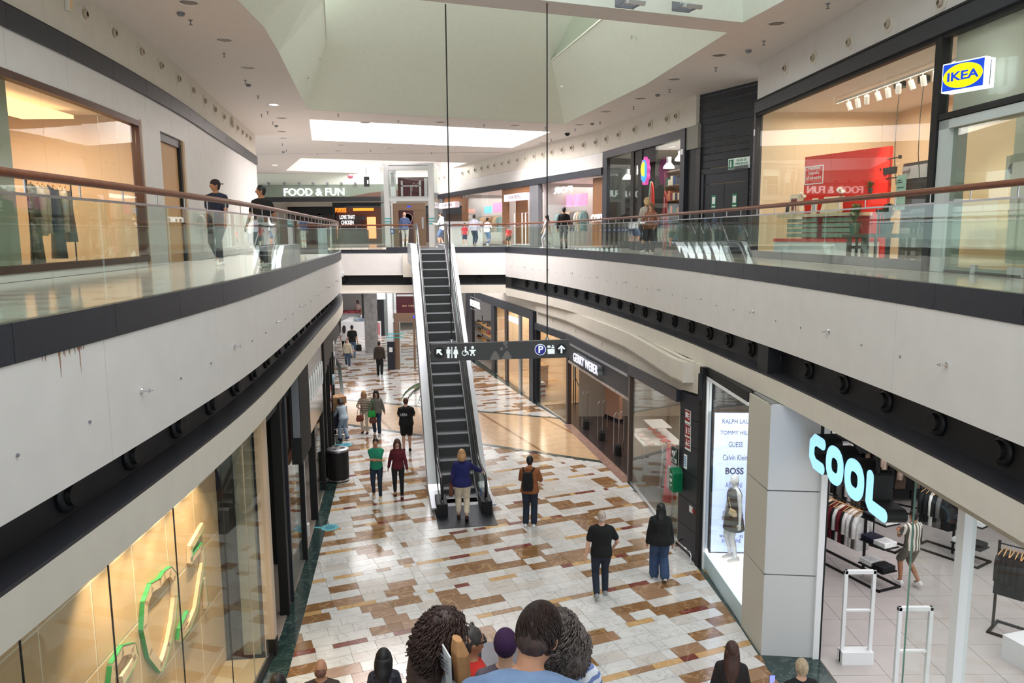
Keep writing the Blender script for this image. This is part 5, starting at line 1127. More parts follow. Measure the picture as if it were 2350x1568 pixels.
# stepped cream bulkhead box in front, ending before the light-box window
P4 = [(1.0, 31.6), (2.0, 28.05), (3.2, 21.2), (3.52, 16.9), (3.66, 16.25)]
for a, b in zip(P4, P4[1:]):
    q = MB(); q.hexa((*a, 3.9), (*b, 3.9), (*b, 4.345), (*a, 4.345), (.14, .03, 0)); q.build('bulkhead_box', CREAM, lr)
    q = MB(); q.hexa((*a, 3.9), (*b, 3.9), (b[0]+.3, b[1], 3.9), (a[0]+.3, a[1], 3.9), (0, 0, .04)); q.build('bulkhead_soffit', CREAM, lr)
q = MB(); q.box(3.66, 16.22, 3.9, 3.95, 16.27, 4.345); q.build('bulkhead_end', CREAM, lr)
for px, py in ((1272, 735), (1325, 760), (1386, 790), (1459, 826), (1548, 868)):
    W = G2 if px > 1440 else (G1 if px > 1303 else G0); u, z = W.uv(px, py); o = W.thing('banner_hook', 'small chrome banner hook on the cream bulkhead above the clothes shop', 'hook', u, -.03, max(3.55, min(z, 3.85)), 'banner hooks on the bulkhead'); q = MB(); q.tube([(0, 0, .06), (0, -.03, .06), (0, -.03, -.05), (0, -.01, -.07)], .008, 6); q.build('hook', CHROME, o)
# posts
for W, u in ((G0, -.02), (G0, G0.L-.04), (G2, -.03)):
    zb(W, 'post', DARK if W is G0 and u < 0 else mat('bronze_post', (92, 78, 72), .4, .4), u-.05, u+.1, 0, 3.2, -.06, .1, lr)
zb(G0, 'corner_post', DARK, -.3, -.06, 0, 3.9, -.15, .2, lr)
wn = struct('window_6')
def pane(W, a, b, z0, z1, st, dz=0., m=None, y=0.): zb(W, 'pane', m or GLS, a, b, z0, z1, y, y+.012, st, dz)
pane(G0, .08, G0.L-.06, .05, 3.15, wn)
for k in range(3):
    a = .1+(G2.L-.12)*k/3; b = .1+(G2.L-.12)*(k+1)/3-.01; pane(G2, a, b, .08, 3.16+.2*k/3, wn, .0)
zb(G2, 'window_base', STEEL, .05, G2.L, 0, .08, -.03, .03, lr); zb(G0, 'window_base', STEEL, .05, G0.L, 0, .06, -.03, .03, lr); zb(G2, 'window_end', mat('beige_jamb', (196, 176, 150), .6), G2.L-.1, G2.L-.01, .05, 3.3, .02, .4, lr)
GH = mat('sign_fascia_dark', (48, 48, 54), .45); zb(G1, 'sign_fascia', GH, .12, G1.L-.05, 2.42, 3.1, -.02, .1, lr); zb(G1, 'marble_strip', marble('beige_strip', (176, 160, 148), (120, 100, 90), .2), .12, G1.L-.05, 2.36, 2.44, -.04, .1, lr); zb(G1, 'header_strip', STEEL, 0, G1.L, 3.08, 3.16, -.12, .0, lr)
zb(G1, 'threshold', marble('threshold_marble', (150, 120, 108), (190, 160, 150), .2), .1, G1.L, .0, .012, -.22, .1, lr)
si = struct('trim_8'); SF = mat('dark_shop_floor', (52, 44, 44), .25, noise=.2, nscale=3)
q = MB(); q.prism([G0.pt(0, .1)[:2], G1.pt(0, .1)[:2], G2.pt(0, .1)[:2], G3.pt(0, .1)[:2], (5.85, 17), (5.85, 20), (9.5, 20), (9.5, 30), (3, 32.5)], -.01, .008)
q.build('shop_floor', SF, si); q = MB(); q.box(9.4, 20, 0, 9.5, 31, 3.3); q.box(3.9, 16.7, 0, 5.85, 16.8, 3.3); q.box(5.75, 16.8, 0, 5.85, 20, 3.3); q.box(5.85, 19.95, 0, 9.4, 20.05, 3.3); q.build('shop_wall', mat('shop_wall_warm', (176, 164, 150), .7), si)
q = MB(); q.prism([G0.pt(0, .12)[:2], G1.pt(0, .12)[:2], G2.pt(0, .12)[:2], G3.pt(0, .12)[:2], (5.85, 17), (5.85, 20), (9.5, 20), (9.5, 30), (3, 32.5)], 3.3, 3.34); q.build('shop_ceiling', PLASTER, si)
q = MB(); q.box(2.6, 29.3, 0, 9.4, 29.4, 3.3); q.build('shop_wall', MATS['shop_wall_warm'], si)
def X2(W, off, px, py): V2 = Wall(W.pt(0, off), W.pt(W.L, off), 0); return V2, V2.uv(px, py)
t = G1.thing('shop_lettering', 'white glowing shop name in box letters over the right lower clothes shop entrance', 'sign', 0, -.2, 0); a = G1.uv(1328, 835); b = G1.uv(1385, 848)
text('lettering', 'GERRY WEBER', .42, mat('letter_face', (236, 238, 255), .4, emit=.55), t, TM((a[0]+b[0])/2, -.0, 2.78), .01, width=b[0]-a[0], bold=.002)
text('letter_sides', 'GERRY WEBER', .42, GREY, t, TM((a[0]+b[0])/2, .11, 2.78), .09, width=b[0]-a[0], bold=.002)
t = G0.thing('window_lettering', 'small dark shop name along the top of the tiled-reflection window', 'sign', 0, -.01, 0); text('lettering', 'GERRY WEBER', .16, BLK, t, TM(G0.L/2, 0, 2.62), .002, width=G0.L*.6)
# shop interior: pillar, curtain, panel, security gates, table, dresses, coat rail
p = onz(1372, 960); 
def at_floor(name, label, cat, px, py, rz=0., group=None, z=0.): return thing(name, label, cat, onz(px, py, z), rz, group)
o = at_floor('partition_screen', 'peach partition wall inside the clothes shop entrance', 'partition', 1398, 960, G1.rz+.25); B('panel', mat('peach_wall', (212, 164, 138), .6), o, (-.9, 0, 0.02, .7, .15, 2.35)); B('plinth', BLACK, o, (-.92, -.02, 0.005, .72, .17, .1)); B('switch', STEEL, o, (.1, -.012, 1.3, .2, 0, 1.42))
o = at_floor('curtain', 'silver patterned curtain hanging behind the entrance gates', 'curtain', 1338, 930, G1.rz); q = MB(); pts = [(-.3+.6*k/18, .05*math.sin(k*1.7)) for k in range(19)]
for a, b in zip(pts, pts[1:]): q.hexa((a[0], a[1], .3), (b[0], b[1], .3), (b[0]*.6, b[1], 2.4), (a[0]*.6, a[1], 2.4), (0, .01, 0))
q.build('cloth', mat('silver_cloth', (176, 172, 172), .35, .4, noise=.5, nscale=12), o)
o = at_floor('framed_mirror', 'slim black-framed leaning mirror at the left of the entrance', 'mirror', 1316, 925, G1.rz); q = MB(); q.tube([(0, 0, 0), (0, 0, 1.9), (.3, 0, 1.9), (.3, 0, 0)], .02, 6); q.build('frame', BLK, o); B('pane', mat('cream_card', (220, 216, 206), .6), o, (.02, 0, 1.0, .28, .01, 1.85)); q = MB(); q.tube([(.15, 0, 0.01), (.15, .5, .01), (.15, 0, 1.2)], .015, 5); q.build('stand', BLK, o)
for i, (px, py) in enumerate(((1345, 985), (1381, 1012), (1418, 1046))):
    o = at_floor('security_gate', 'clear security gate with black foot at the clothes shop entrance, '+['left one', 'middle one', 'right one'][i], 'gate', px, py, .55)
    for dx in (-.1, .1):
        q = MB(); q.tube([(dx-.08, .0, .1), (dx-.08, 0, 1.32), (dx, 0, 1.42), (dx+.05, 0, 1.42), (dx+.13, .0, 1.32), (dx+.13, 0, .1)], .012, 6); q.build('loop', STEEL, o)
    q = MB(); q.lathe([(.09, 0), (.09, .3), (.06, .38), (.01, .4)], seg=14); q.xf(Matrix.Scale(1.6, 4, (0, 1, 0))).build('foot', BLK, o, smooth=False)
V2, (u, z) = X2(G2, 1.0, 1500, 1000); o = V2.thing('display_table', 'white display table with red and white folded clothes behind the shop window', 'table', u-1.0, 0, 0)
B('tabletop', PALE, o, (-.4, -.45, .88, 1.6, .75, .91))
for x, y in ((-.36, -.4), (1.54, -.4), (-.36, .7), (1.54, .7)): q = MB(); q.tube([(x, y, .01), (x, y, .88)], .02, 6); q.build('leg', STEEL, o)
B('upper_top', PALE, o, (-.2, 0, 1.22, .9, .6, 1.24)); q = MB(); q.tube([(.3, .3, .91), (.3, .3, 1.22)], .03, 8); q.build('column', STEEL, o)
rg = random.Random(2)
for k in range(9):
    p = V2.pt(u-1.2+.24*k, -.25 if k % 2 else .3, .912 if k != 4 else .912); c = [(220, 30, 40), (236, 230, 228), (224, 70, 80), (240, 214, 210)][k % 4]; c_ = thing('folded_garment', 'red or white folded garment lying on the white display table', 'clothes', p, V2.rz+rg.random()*.5, 'folded clothes on the display table')
    q = MB(); q.loft([[(-.13, -.1, 0), (.13, -.1, 0), (.13, .1, 0), (-.13, .1, 0)], [(-.14, -.11, .02), (.14, -.11, .025), (.13, .11, .02), (-.13, .1, .02)], [(-.1, -.08, .05), (.11, -.07, .055), (.1, .08, .05), (-.1, .08, .045)]]); q.build('cloth', mat('cloth_%d_%d_%d' % c, c, .85, noise=.15, nscale=14), c_, bevel=0)
V2, (u, z) = X2(G2, .35, 1538, 1100); o = V2.thing('clothes_rail', 'low steel clothes rail with pink garments at the window end', 'clothes rail', u-.42, 0, 0); q = MB(); q.tube([(0, 0, 0), (0, 0, 1.85), (.62, 0, 1.85), (.62, 0, 0)], .014, 6); q.build('frame', STEEL, o)
for k, (c, kd, L) in enumerate([((190, 190, 196), 'skirt', 1.2), ((120, 120, 130), 'skirt', 1.1), ((240, 84, 110), 'dress', 1.45), ((232, 60, 90), 'dress', 1.3)]):
    hang(['silver sequined strand garment, leftmost on the window-end rail', 'grey sequined strand garment on the window-end rail', 'coral pink dress on the window-end rail', 'hot pink dress at the right end of the window-end rail'][k], None, V2.pt(u-.36+.15*k, 0, 1.83), V2.rz+.9, c, L, kd, name='hanging_dress', wd=.34)
o = G2.thing('round_plinth', 'cream round plinth behind the reflecting shop window', 'plinth', 2.7, .8, 0); q = MB(); q.lathe([(.42, 0), (.42, .75), (.40, .78)], seg=28); q.build('drum', mat('cream_drum', (220, 210, 190), .5), o)
# dark panelled wall with fire signs, defibrillator and notice
k = 0
for za in (0, .62, 1.24, 1.86, 2.48, 3.1): zb(G3, 'dark_panel', DARK, .04, G3.L-.14, za+.006, min(za+.614, 3.62), -.02, .05, lr)
zb(G3, 'frame_post', BLK, G3.L-.13, G3.L+.02, 0, 4.34, -.12, .12, lr); zb(G3, 'number_plate', PALE, G3.L-.1, G3.L-.02, 3.86, 3.95, -.13, -.12, lr); zb(G3, 'post_cover', DARK, G3.L-.14, G3.L-.0, 3.65, 4.2, -.15, -.12, lr)
FRD = mat('fire_red', (150, 36, 36), .5)
for i, (py, nm) in enumerate(((957, 'uppermost of three red fire notices on the dark panel wall'), (990, 'middle one of three red fire notices on the dark panel wall'), (1018, 'lowest of three red fire notices on the dark panel wall'))):
    u, z = G3.uv(1581, py); o = G3.thing('fire_notice', nm, 'sign', u, -.03, z); B('plate', MATS['exit_white'], o, (-.13, 0, -.15, .13, .012, .15)); B('red_field', FRD, o, (-.12, -.004, -.10, .12, 0, .14))
    q = MB()
    if i == 0: q.box(-.09, -.008, -.02, .01, -.004, .1)
    elif i == 1: q.box(-.07, -.008, -.06, -.02, -.004, .06); q.box(-.055, -.008, .06, -.035, -.004, .1)
    else: q.box(-.08, -.008, -.05, .0, -.004, .02); q.box(-.045, -.008, .02, -.025, -.004, .1)
    for j in range(3): q.box(.03, -.008, -.04+.05*j, .1, -.004, -.015+.05*j)
    q.build('symbol', PALE, o); B('caption', PALE, o, (-.08, -.006, -.135, .08, -.0, -.115))
u, z = G3.uv(1553, 1045); o = G3.thing('defibrillator_sign', 'dark green square sign with white heart and three letters', 'sign', u+.03, -.08, z); B('plate', mat('sign_green', (16, 52, 44), .5), o, (-.15, 0, -.19, .15, .03, .19))
HEART = [(0, -.1)]+[(.09*math.cos(a)*(1)+.0, .0+.05*math.sin(a)+.02) for a in [0]]
def heart(s): return [(s*.0625*16*math.sin(t_)**3/16, s*.0625*(13*math.cos(t_)-5*math.cos(2*t_)-2*math.cos(3*t_)-math.cos(4*t_))/16) for t_ in [2*PI*k/28 for k in range(28)]]
q = MB(); q.prism([(x-.02, y+.05) for x, y in heart(1.35)], -.006, 0, axis='y'); q.box(.075, -.006, .13, .125, 0, .145); q.box(.093, -.006, .112, .107, 0, .163); q.build('heart', PALE, o); q = MB(); q.prism([(-.03, .08), (.0, .06), (-.02, .05), (.0, .0), (-.04, .055), (-.02, .06)], -.01, -.006, axis='y'); q.build('bolt', MATS['sign_green'], o)
B('caption_field', PALE, o, (-.13, -.004, -.15, .13, 0, -.06)); text('lettering', 'DEA', .09, MATS['sign_green'], o, TM(0, -.006, -.105), .002, width=.2, bold=.003)
u, z = G3.uv(1563, 1097); o = G3.thing('defibrillator_box', 'green and silver defibrillator box mounted on the dark panel wall', 'defibrillator', u, -.05, z)
q = MB(); q.prism([(-.19, -.24), (.0, -.24), (.0, .19), (-.04, .26), (-.12, .28), (-.19, .22)], -.02, -.22, axis='y'); q.build('silver_case', ALU, o, bevel=.015); q = MB(); q.prism([(0, -.26), (.2, -.26), (.2, .16), (.15, .24), (.06, .28), (0, .26)], .0, -.24, axis='y'); q.build('green_case', mat('defib_green', (10, 110, 70), .35), o, bevel=.01)
q = MB(); q.prism([(x+.1, y-.0) for x, y in heart(.8)], -.25, -.242, axis='y'); q.box(.05, -.25, .12, .15, -.242, .14); q.box(.06, -.25, -.12, .14, -.242, -.1); q.build('white_marks', PALE, o)
u, z = G3.uv(1573, 1058); o = G3.thing('notice', 'small white notice beside the green sign', 'notice', u+.05, -.03, z); B('sheet', MATS['exit_white'], o, (-.07, 0, -.16, .07, .01, .16)); q = MB(); [q.box(-.05, -.004, .1-.05*j, .05, 0, .12-.05*j) for j in range(5)]; q.build('print', MATS['access_blue'], o)
u, z = G3.uv(1589, 1180); o = G3.thing('fire_alarm', 'white plate with round red fire alarm low on the dark wall', 'alarm', u, -.03, z+.1); B('plate', PALE, o, (-.1, 0, -.07, .05, .02, .07)); q = MB(); q.cyl((.1, 0, 0), .06, .04, 16, axis='y'); q.build('button', FRD, o)
o = G3.thing('bumper_rail', 'chrome tube bumper rail at the foot of the dark panel wall', 'rail', .3, -.18, 0); q = MB(); q.tube([(0, .15, .25), (0, 0, .25), (0, -.02, .2), (0, -.02, 0)], .02, 8); q.tube([(0, 0, .25), (.7, .0, .25), (.75, .0, .2), (.75, 0, 0)], .02, 8); q.build('tube', CHROME, o, smooth=True)
# light-box window
w7 = struct('window_7'); pane(G4, .1, G4.L*.55, .45, 4.1, w7); pane(G4, G4.L*.55+.01, G4.L, .45, 4.1, w7)
zb(G4, 'window_frame', PALE, .02, .1, .0, 4.14, -.04, .06, lr); zb(G4, 'window_frame', PALE, .02, G4.L, 4.1, 4.16, -.04, .06, lr); zb(G4, 'header', BLK, .0, G4.L, 4.16, 4.34, -.03, .1, lr)
LBX = mat('white_lit_base', (250, 252, 255), .4, emit=1.0); BL = mat('pale_blue_base', (190, 214, 222), .35)
zb(G4, 'lit_plinth', LBX, .1, G4.L+.1, .38, .45, .02, .95, lr); zb(G4, 'plinth_front', BL, .1, G4.L+.1, 0.02, .38, .0, .06, lr); zb(G4, 'side_wall', BLACK, -.05, .05, 0, 4.3, .1, 1.0, lr)
zb(G4, 'window_back', BLACK, 0, G4.L+.1, .0, 4.3, .96, 1.0, lr)
V2 = Wall((4.14, 15.3), (5.0, 15.25), 0); ua, za = V2.uv(1640, 947); ub, zb2 = V2.uv(1722, 947)[0], 0; zt = za; zl = V2.uv(1632, 1268)[1]; zl = max(.47, zl)
o = V2.thing('light_box', 'tall white-blue backlit panel listing fashion brand names', 'screen', ua, 0, 0); w_ = ub-ua+.12; LB = mat('lightbox_lit', (190, 205, 255), .4, emit=.8); TX = mat('lightbox_text', (60, 66, 96), .5); TXL = mat('lightbox_text_pale', (76, 84, 126), .5)
B('lit_face', LB, o, (0, 0, zl, w_, .1, zt)); q = MB(); q.box(-.03, -.01, zl-.03, 0, .12, zt+.03); q.box(-.03, -.01, zt, w_, .12, zt+.03); q.box(-.03, -.01, zl-.04, w_, .12, zl); q.build('frame', BLACK, o)
for s_, px, py, hh, wpx, m in (('RALPH LAUREN', 1700, 968, .13, 84, TXL), ('TOMMY HILFIGER', 1699, 994, .12, 92, TXL), ('GUESS', 1688, 1021, .16, 32, TX), ('Calvin Klein', 1687, 1051, .17, 56, TX), ('BOSS', 1685, 1082, .19, 42, TX), ('ARMANI', 1684, 1114, .16, 38, TXL), ('M         A', 1682, 1179, .14, 48, TX), ('www         .es', 1678, 1230, .14, 54, TX), ('SH        LINE', 1678, 1242, .11, 44, TXL)):
    u, z = V2.uv(px, py); ua_, ub_ = V2.uv(px-wpx/2, py)[0], V2.uv(px+wpx/2, py)[0]; text('brand_line', s_, hh, m, o, TM(u-ua, -.004, z), .002, width=ub_-ua_, bold=.006 if s_ == 'BOSS' else 0)
u, z = V2.uv(1683, 1146); B('dark_logo', TX, o, (u-ua-.14, -.005, z-.1, u-ua+.14, -.001, z+.1))
# pillar of pale panels
pl = struct('trim_9'); PP = mat('pillar_panel', (206, 206, 206), .42); PQ = mat('pillar_panel_side', (196, 192, 180), .5)
for za, zb_ in ((.0, 1.45), (1.46, 2.9), (2.91, 4.34)):
    q = MB(); q.hexa((4.18, 12.12, za), (5.0, 12.03, za), (5.0, 12.03, zb_-.012), (4.18, 12.12, zb_-.012), (.02, .3, 0)); q.build('pillar_panel', PP, pl)
    q = MB(); q.hexa((4.13, 13.1, za), (4.175, 12.125, za), (4.175, 12.125, zb_-.012), (4.13, 13.1, zb_-.012), (.03, .0, 0)); q.build('pillar_panel', PQ, pl)
B('pillar_core', mat('joint_dark', (130, 130, 128), .6), pl, (4.2, 12.2, 0, 5.0, 13.3, 4.34)); B('door_jamb', PALE, pl, (5.0, 11.98, 0, 5.1, 12.1, 4.3)); B('door_jamb', BLK, pl, (5.1, 11.98, 0, 5.13, 12.06, 4.3))

# ================= SPORTS CLOTHES SHOP (LOWER RIGHT) =================
cs = struct('trim_10'); CT = mat('shop_tile_grey', (188, 180, 176), .3, noise=.05, nscale=3)
for i in range(10):
    for j in range(16):
        x0, y0 = 5.12+i*.9, 5.2+j*.9
        if y0 > 15.6 and x0 < 5.7: continue
        q = MB(); q.box(x0+.004, y0+.004, -.01, x0+.896, y0+.896, .006); o = q.build('floor_tile', CT, cs)
B('outer_wall', mat('shop_dark_wall', (60, 58, 60), .7), cs, (14.1, 4, 0, 14.2, 19.9, 4.2), (5.9, 19.8, 0, 14.2, 19.9, 4.2), (5.2, 12.3, 0, 5.25, 16.6, 4.2), (5.25, 16.6, 0, 5.95, 16.65, 4.2), (5.9, 16.65, 0, 5.95, 19.8, 4.2))
B('header', BLK, cs, (5.02, 4, 4.08, 5.14, 12.0, 4.34)); B('ceiling_sheet', mat('shop_ceiling_dark', (90, 90, 92), .8), cs, (5.1, 4, 4.2, 14.2, 19.9, 4.26))
KW = Wall((5.1, 12.0), (5.1, 4.0), 0.)
uA = KW.uv(2100, 1130)[0]; uB = KW.uv(2208, 1210)[0]
w8 = struct('window_8')
def kbox(name, m, u0, u1, z0, z1, x0=5.1, x1=5.112, st=w8): return B(name, m, st, (x0, 12-u1, z0, x1, 12-u0, z1))
kbox('pane', GLS, uA, uB, .02, 3.95); kbox('pane', GLS, uB+.2, uB+1.2, .02, 3.95); kbox('pane', GLS, uB+1.21, 8, .02, 3.95)
kbox('white_post', PALE, uB, uB+.14, 0, 4.1, 5.04, 5.18, cs); kbox('pane_edge', mat('green_edge', (120, 160, 146), .3), uA-.01, uA, .02, 3.95, 5.095, 5.115, cs); kbox('head_rail', mat('beige_head', (196, 186, 168), .5), uA-.6, 8, 4.0, 4.08, 5.02, 5.16, cs)
# glowing rounded letters of the shop name
ltr = thing('shop_lettering', 'glowing pale blue rounded shop lettering hanging at the sports shop entrance', 'sign', (4.72, 0, 0), 0)
LXp = 4.72
def onx(px, py, X=LXp): r = ray(px, py); t = X/r[0]; return (r[1]*t, ZE+r[2]*t)
CY = mat('letter_cyan_lit', (150, 208, 246), .4, emit=.9); CYR = mat('letter_rim', (210, 214, 228), .3, .5)
def stroke(pts, wv, name):
    """flat thick rounded stroke in the y-z plane, box letter with a black body behind"""
    q = MB(); q2 = MB()
    for (a, b) in zip(pts, pts[1:]):
        a = Vector(a); b = Vector(b); d = (b-a).normalized(); n = Vector((-d.y, d.x))*wv/2
        P = [a+n, a-n, b-n, b+n]; q.prism([(p.x, p.y) for p in P], -.012, 0., axis='x'); q2.prism([(p.x*1, p.y) for p in P], .0, .26, axis='x')
    for a in pts:
        c = [(a[0]+wv/2*math.cos(2*PI*k/14), a[1]+wv/2*math.sin(2*PI*k/14)) for k in range(14)]
        q.prism(c, -.013, 0., axis='x'); q2.prism(c, 0, .26, axis='x')
    q.build(name+'_face', CY, ltr); q2.build(name+'_body', BLK, ltr)
def rr(cx, cz, w_, h_, r, a0=0., a1=1.):
    P = []
    for (sx, sz, b0) in ((1, -1, -PI/2), (1, 1, 0), (-1, 1, PI/2), (-1, -1, PI)):
        for k in range(5): a = b0+PI/2*k/4; P.append((cx+sx*(w_/2-r)+r*math.cos(a), cz+sz*(h_/2-r)+r*math.sin(a)))
    return P
cc = [onx(1876, 1040), onx(1925, 1067), onx(1980, 1108), onx(2020, 1138)]
Ls = [(1852, 1900, 999, 1078), (1899, 1951, 1022, 1107), (1938, 1990, 1050, 1130), (1990, 2046, 1080, 1180)]
yC = onx(1876, 1040)[0]; yO1 = onx(1923, 1067)[0]; yO2 = onx(1964, 1094)[0]; yL = onx(2012, 1130)[0]
zC = 3.72; hL = .62; wL = abs(yO1-yO2)*.86; sw = wL*.36
def letter_z(px, py): return onx(px, py)[1]
zC = letter_z(1876, 1040); hL = abs(onx(1876, 1004)[1]-onx(1876, 1070)[1])*1.0
yy = lambda k: yC+(yL-yC)*k/3
wL = abs(yy(1)-yy(0))*.64; sw = wL*.42; hL *= 1.08
P = rr(yy(0), zC, wL, hL*.82, wL*.45); n = len(P); stroke(P[6:-2][::-1] if False else [p for p in P if p[0] > yy(0)-wL*.40 or abs(p[1]-zC) > hL*.36], sw, 'letter_c') if False else None
stroke([(yy(0)-wL*.5, zC+hL*.4), (yy(0)+wL*.2, zC+hL*.4), (yy(0)+wL*.5, zC+hL*.2), (yy(0)+wL*.5, zC-hL*.2), (yy(0)+wL*.2, zC-hL*.4), (yy(0)-wL*.5, zC-hL*.4)], sw, 'letter_c')
for k in (1, 2): P = rr(yy(k), zC, wL, hL*.82, wL*.4); stroke(P+[P[0]], sw, 'letter_o')
stroke([(yy(3)+wL*.45, zC+hL*.4), (yy(3)+wL*.45, zC-hL*.3), (yy(3)+wL*.3, zC-hL*.4), (yy(3)-wL*.55, zC-hL*.4)], sw, 'letter_l')
[B('hanger_bar', BLK, ltr, (.05, yy(k_), zC+.2, .09, yy(k_)+.04, 4.3)) for k_ in (0, 2.8)]
for i, (px, py) in enumerate(((1962, 1520), (2085, 1625))):
    p = onz(px, py); o = thing('security_gate', ['white-framed security gate at the sports shop entrance, fully visible one', 'white-framed security gate cut by the bottom of the photo'][i], 'gate', p, .0)
    q = MB(); h = 1.62; q.box(-.26, -.03, 0, -.2, .03, h); q.box(.2, -.03, 0, .26, .03, h); q.box(-.26, -.03, h-.07, .26, .03, h); q.box(-.2, -.025, .9, .2, .025, .94); q.build('frame', PALE, o, bevel=.01); B('foot', PALE, o, (-.26, -.1, 0, .26, .1, .22))
# racks of clothes
def rack(label, px1, py1, px2, py2, items, group, kinds, hgt=1.45, stacks=0):
    a, b = onz(px1, py1), onz(px2, py2); W = Wall(a, b, 0); o = W.thing('clothes_rack', label, 'clothes rack', 0, 0, .006)
    q = MB()
    for (x0, y0, x1, y1) in ((0, -.3, W.L, -.26), (0, .26, W.L, .3), (0, -.3, .04, .3), (W.L-.04, -.3, W.L, .3)): q.box(x0, y0, 0, x1, y1, .04)
    q.build('base_frame', BLK, o); q = MB(); q.box(0, -.02, .04, .04, .02, hgt+.05); q.box(W.L-.7, -.02, .04, W.L-.66, .02, hgt+.05); q.build('upright', BLK, o)
    q = MB(); q.tube([(0, 0, hgt), (W.L-.66, 0, hgt)], .014, 6); q.build('rail', BLK, o)
    n = len(items); Lr = W.L-.85
    for k in range(n):
        c, lb = items[k]; kd = kinds[k % len(kinds)]; hang(lb, group, W.pt(.08+Lr*k/max(1, n-1), 0, hgt-.08), W.rz+PI/2+.12*((k*7) % 3-1), c, .78 if kd == 'shirt' else 1.0, kd, name='hanging_shirt' if kd == 'shirt' else 'hanging_trousers')
    if stacks:
        for j, zz in enumerate((.35, .85, 1.33)):
            B('shelf', BLK, o, (W.L-.64, -.2, zz, W.L-.02, .2, zz+.02))
            for m_ in range(2):
                cs_ = [((238, 238, 236), (30, 30, 34)), ((34, 38, 60), (240, 240, 238)), ((28, 30, 36), (232, 232, 230))][j][m_]
                p = W.pt(W.L-.5+.32*m_, -.0, zz+.028); s_ = thing('folded_stack', 'stack of folded '+('white' if cs_[0] > 200 else 'dark')+' shirts on the '+['lowest', 'middle', 'top'][j]+' shelf of the '+stacks, 'clothes', p, W.rz)
                for k in range(4): q = MB(); q.loft([[(-e_, -.15*f_, k*.026+g_), (e_, -.15*f_, k*.026+g_), (e_, .15*f_, k*.026+g_), (-e_, .15*f_, k*.026+g_)] for e_, f_, g_ in ((.12, 1, 0), (.14, 1.1, .006), (.14, 1.12, .016), (.12, 1, .024))]); q.build('folded_shirt', mat('cloth_%d_%d_%d' % cs_, cs_, .85, noise=.15, nscale=14), s_)
    return W
BK, WH, GY, MR = (24, 24, 27), (240, 238, 234), (110, 108, 106), (110, 24, 34)
L_ = 'shirt on the front rack of the sports shop, black, white, grey or maroon'
rack('front black clothes rack with folded stacks in the sports shop', 1858, 1262, 2042, 1356, [(c, L_) for c in (WH, BK, BK, GY, BK, WH, BK, MR, BK, WH, MR, BK, WH, WH, GY, WH)], 'shirts on the front sports shop rack', ['shirt'], stacks='front rack')
rack('second clothes rack with red and black tops behind the front rack', 1880, 1205, 2070, 1265, [(c, 'garment on the second sports shop rack behind the front one') for c in ((200, 44, 30), (190, 40, 28), WH, BK, GY, BK, WH, (110, 92, 76), (110, 92, 76), BK, BK)], 'garments on the second sports shop rack', ['shirt', 'shirt', 'trouser'], hgt=1.6)
rack('clothes rack with grey folded stacks behind the glass', 2110, 1250, 2260, 1300, [(c, 'dark top on the sports shop rack behind the glass pane') for c in (BK, BK, WH, BK, GY, BK, BK)], 'tops on the rack behind the glass pane', ['shirt'], stacks='glass-side rack')
rack('black clothes rack of dark printed shirts at the right edge', 2275, 1440, 2460, 1500, [(BK, 'black printed shirt on the rack at the right edge') for k in range(7)], 'black shirts at the right edge', ['shirt'], hgt=1.6)
rack('far clothes rack under the shop letters', 1890, 1130, 2160, 1190, [(c, 'garment on the far rack seen beneath the glowing letters') for c in (WH, BK, WH, GY, BK, (120, 100, 84), BK, (214, 190, 170), BK, (214, 190, 170), BK)], 'garments on the far sports shop rack', ['trouser', 'shirt'], hgt=1.7)
p = onz(2345, 1530); o = thing('display_bench', 'white low display bench at the right edge of the sports shop', 'bench', p, .3); B('top', PALE, o, (-.1, -.3, .3, 1.2, .3, .42)); B('leg', PALE, o, (-.1, -.3, 0, .05, .3, .3)); B('leg', PALE, o, (1.05, -.3, 0, 1.2, .3, .3))
# wall of stacked clothes at the back of the shop
wr2 = thing('wall_shelving', 'tall shelving of folded clothes along the back wall of the sports shop', 'shelf', (5.96, 19.28, 0)); rg = random.Random(8)
B('shelf_board', BLK, wr2, *[(0, 0, z_, 8.2, .5, z_+.03) for z_ in (.4, .9, 1.4, 1.9, 2.4, 2.9, 3.4)]); B('upright', BLK, wr2, *[(x*1.17, .45, 0, x*1.17+.04, .5, 3.6) for x in range(8)])
q = [MB(), MB(), MB(), MB()]
for z_ in (.43, .93, 1.43, 1.93, 2.43, 2.93):
    x = .05
    while x < 8: k = rg.randrange(4); h_ = .12+.22*rg.random(); q[k].box(x, .02, z_, x+.3, .4, z_+h_); x += .36
for qq, c in zip(q, (BK, WH, GY, (120, 100, 84))): tag(qq.build('folded_clothes', mat('cloth_%d_%d_%d' % c, c, .85, noise=.15, nscale=14), wr2), kind='stuff')

# ================= LOWER RIGHT, FAR: SHOE SHOP AND BAG SHOP =================
F0 = seg_wall((-1.85, 42.6), (1.03, 31.8)); FU = lambda px: F0.uv(px, 780)[0]
fz = struct('wall_right')
zb(F0, 'bulkhead', CREAM, -.6, F0.L, 3.9, 4.36, -.02, .1, fz); zb(F0, 'dark_header', DARK, -.6, F0.L, 3.5, 3.9, -.08, .1, fz)
zb(F0, 'post', DARK, FU(1072), FU(1086), 0, 3.9, -.06, .1, fz); zb(F0, 'post', DARK, FU(1130), FU(1137), 0, 3.9, -.06, .1, fz); zb(F0, 'post', DARK, FU(1217), F0.L, 0, 3.9, -.06, .1, fz); zb(F0, 'post', mat('bronze_post', (92, 78, 72), .4, .4), FU(1160), FU(1165), 0, 3.5, -.04, .06, fz); zb(F0, 'post', STEEL, FU(1192), FU(1196), 0, 3.5, -.04, .06, fz)
w9 = struct('window_9')
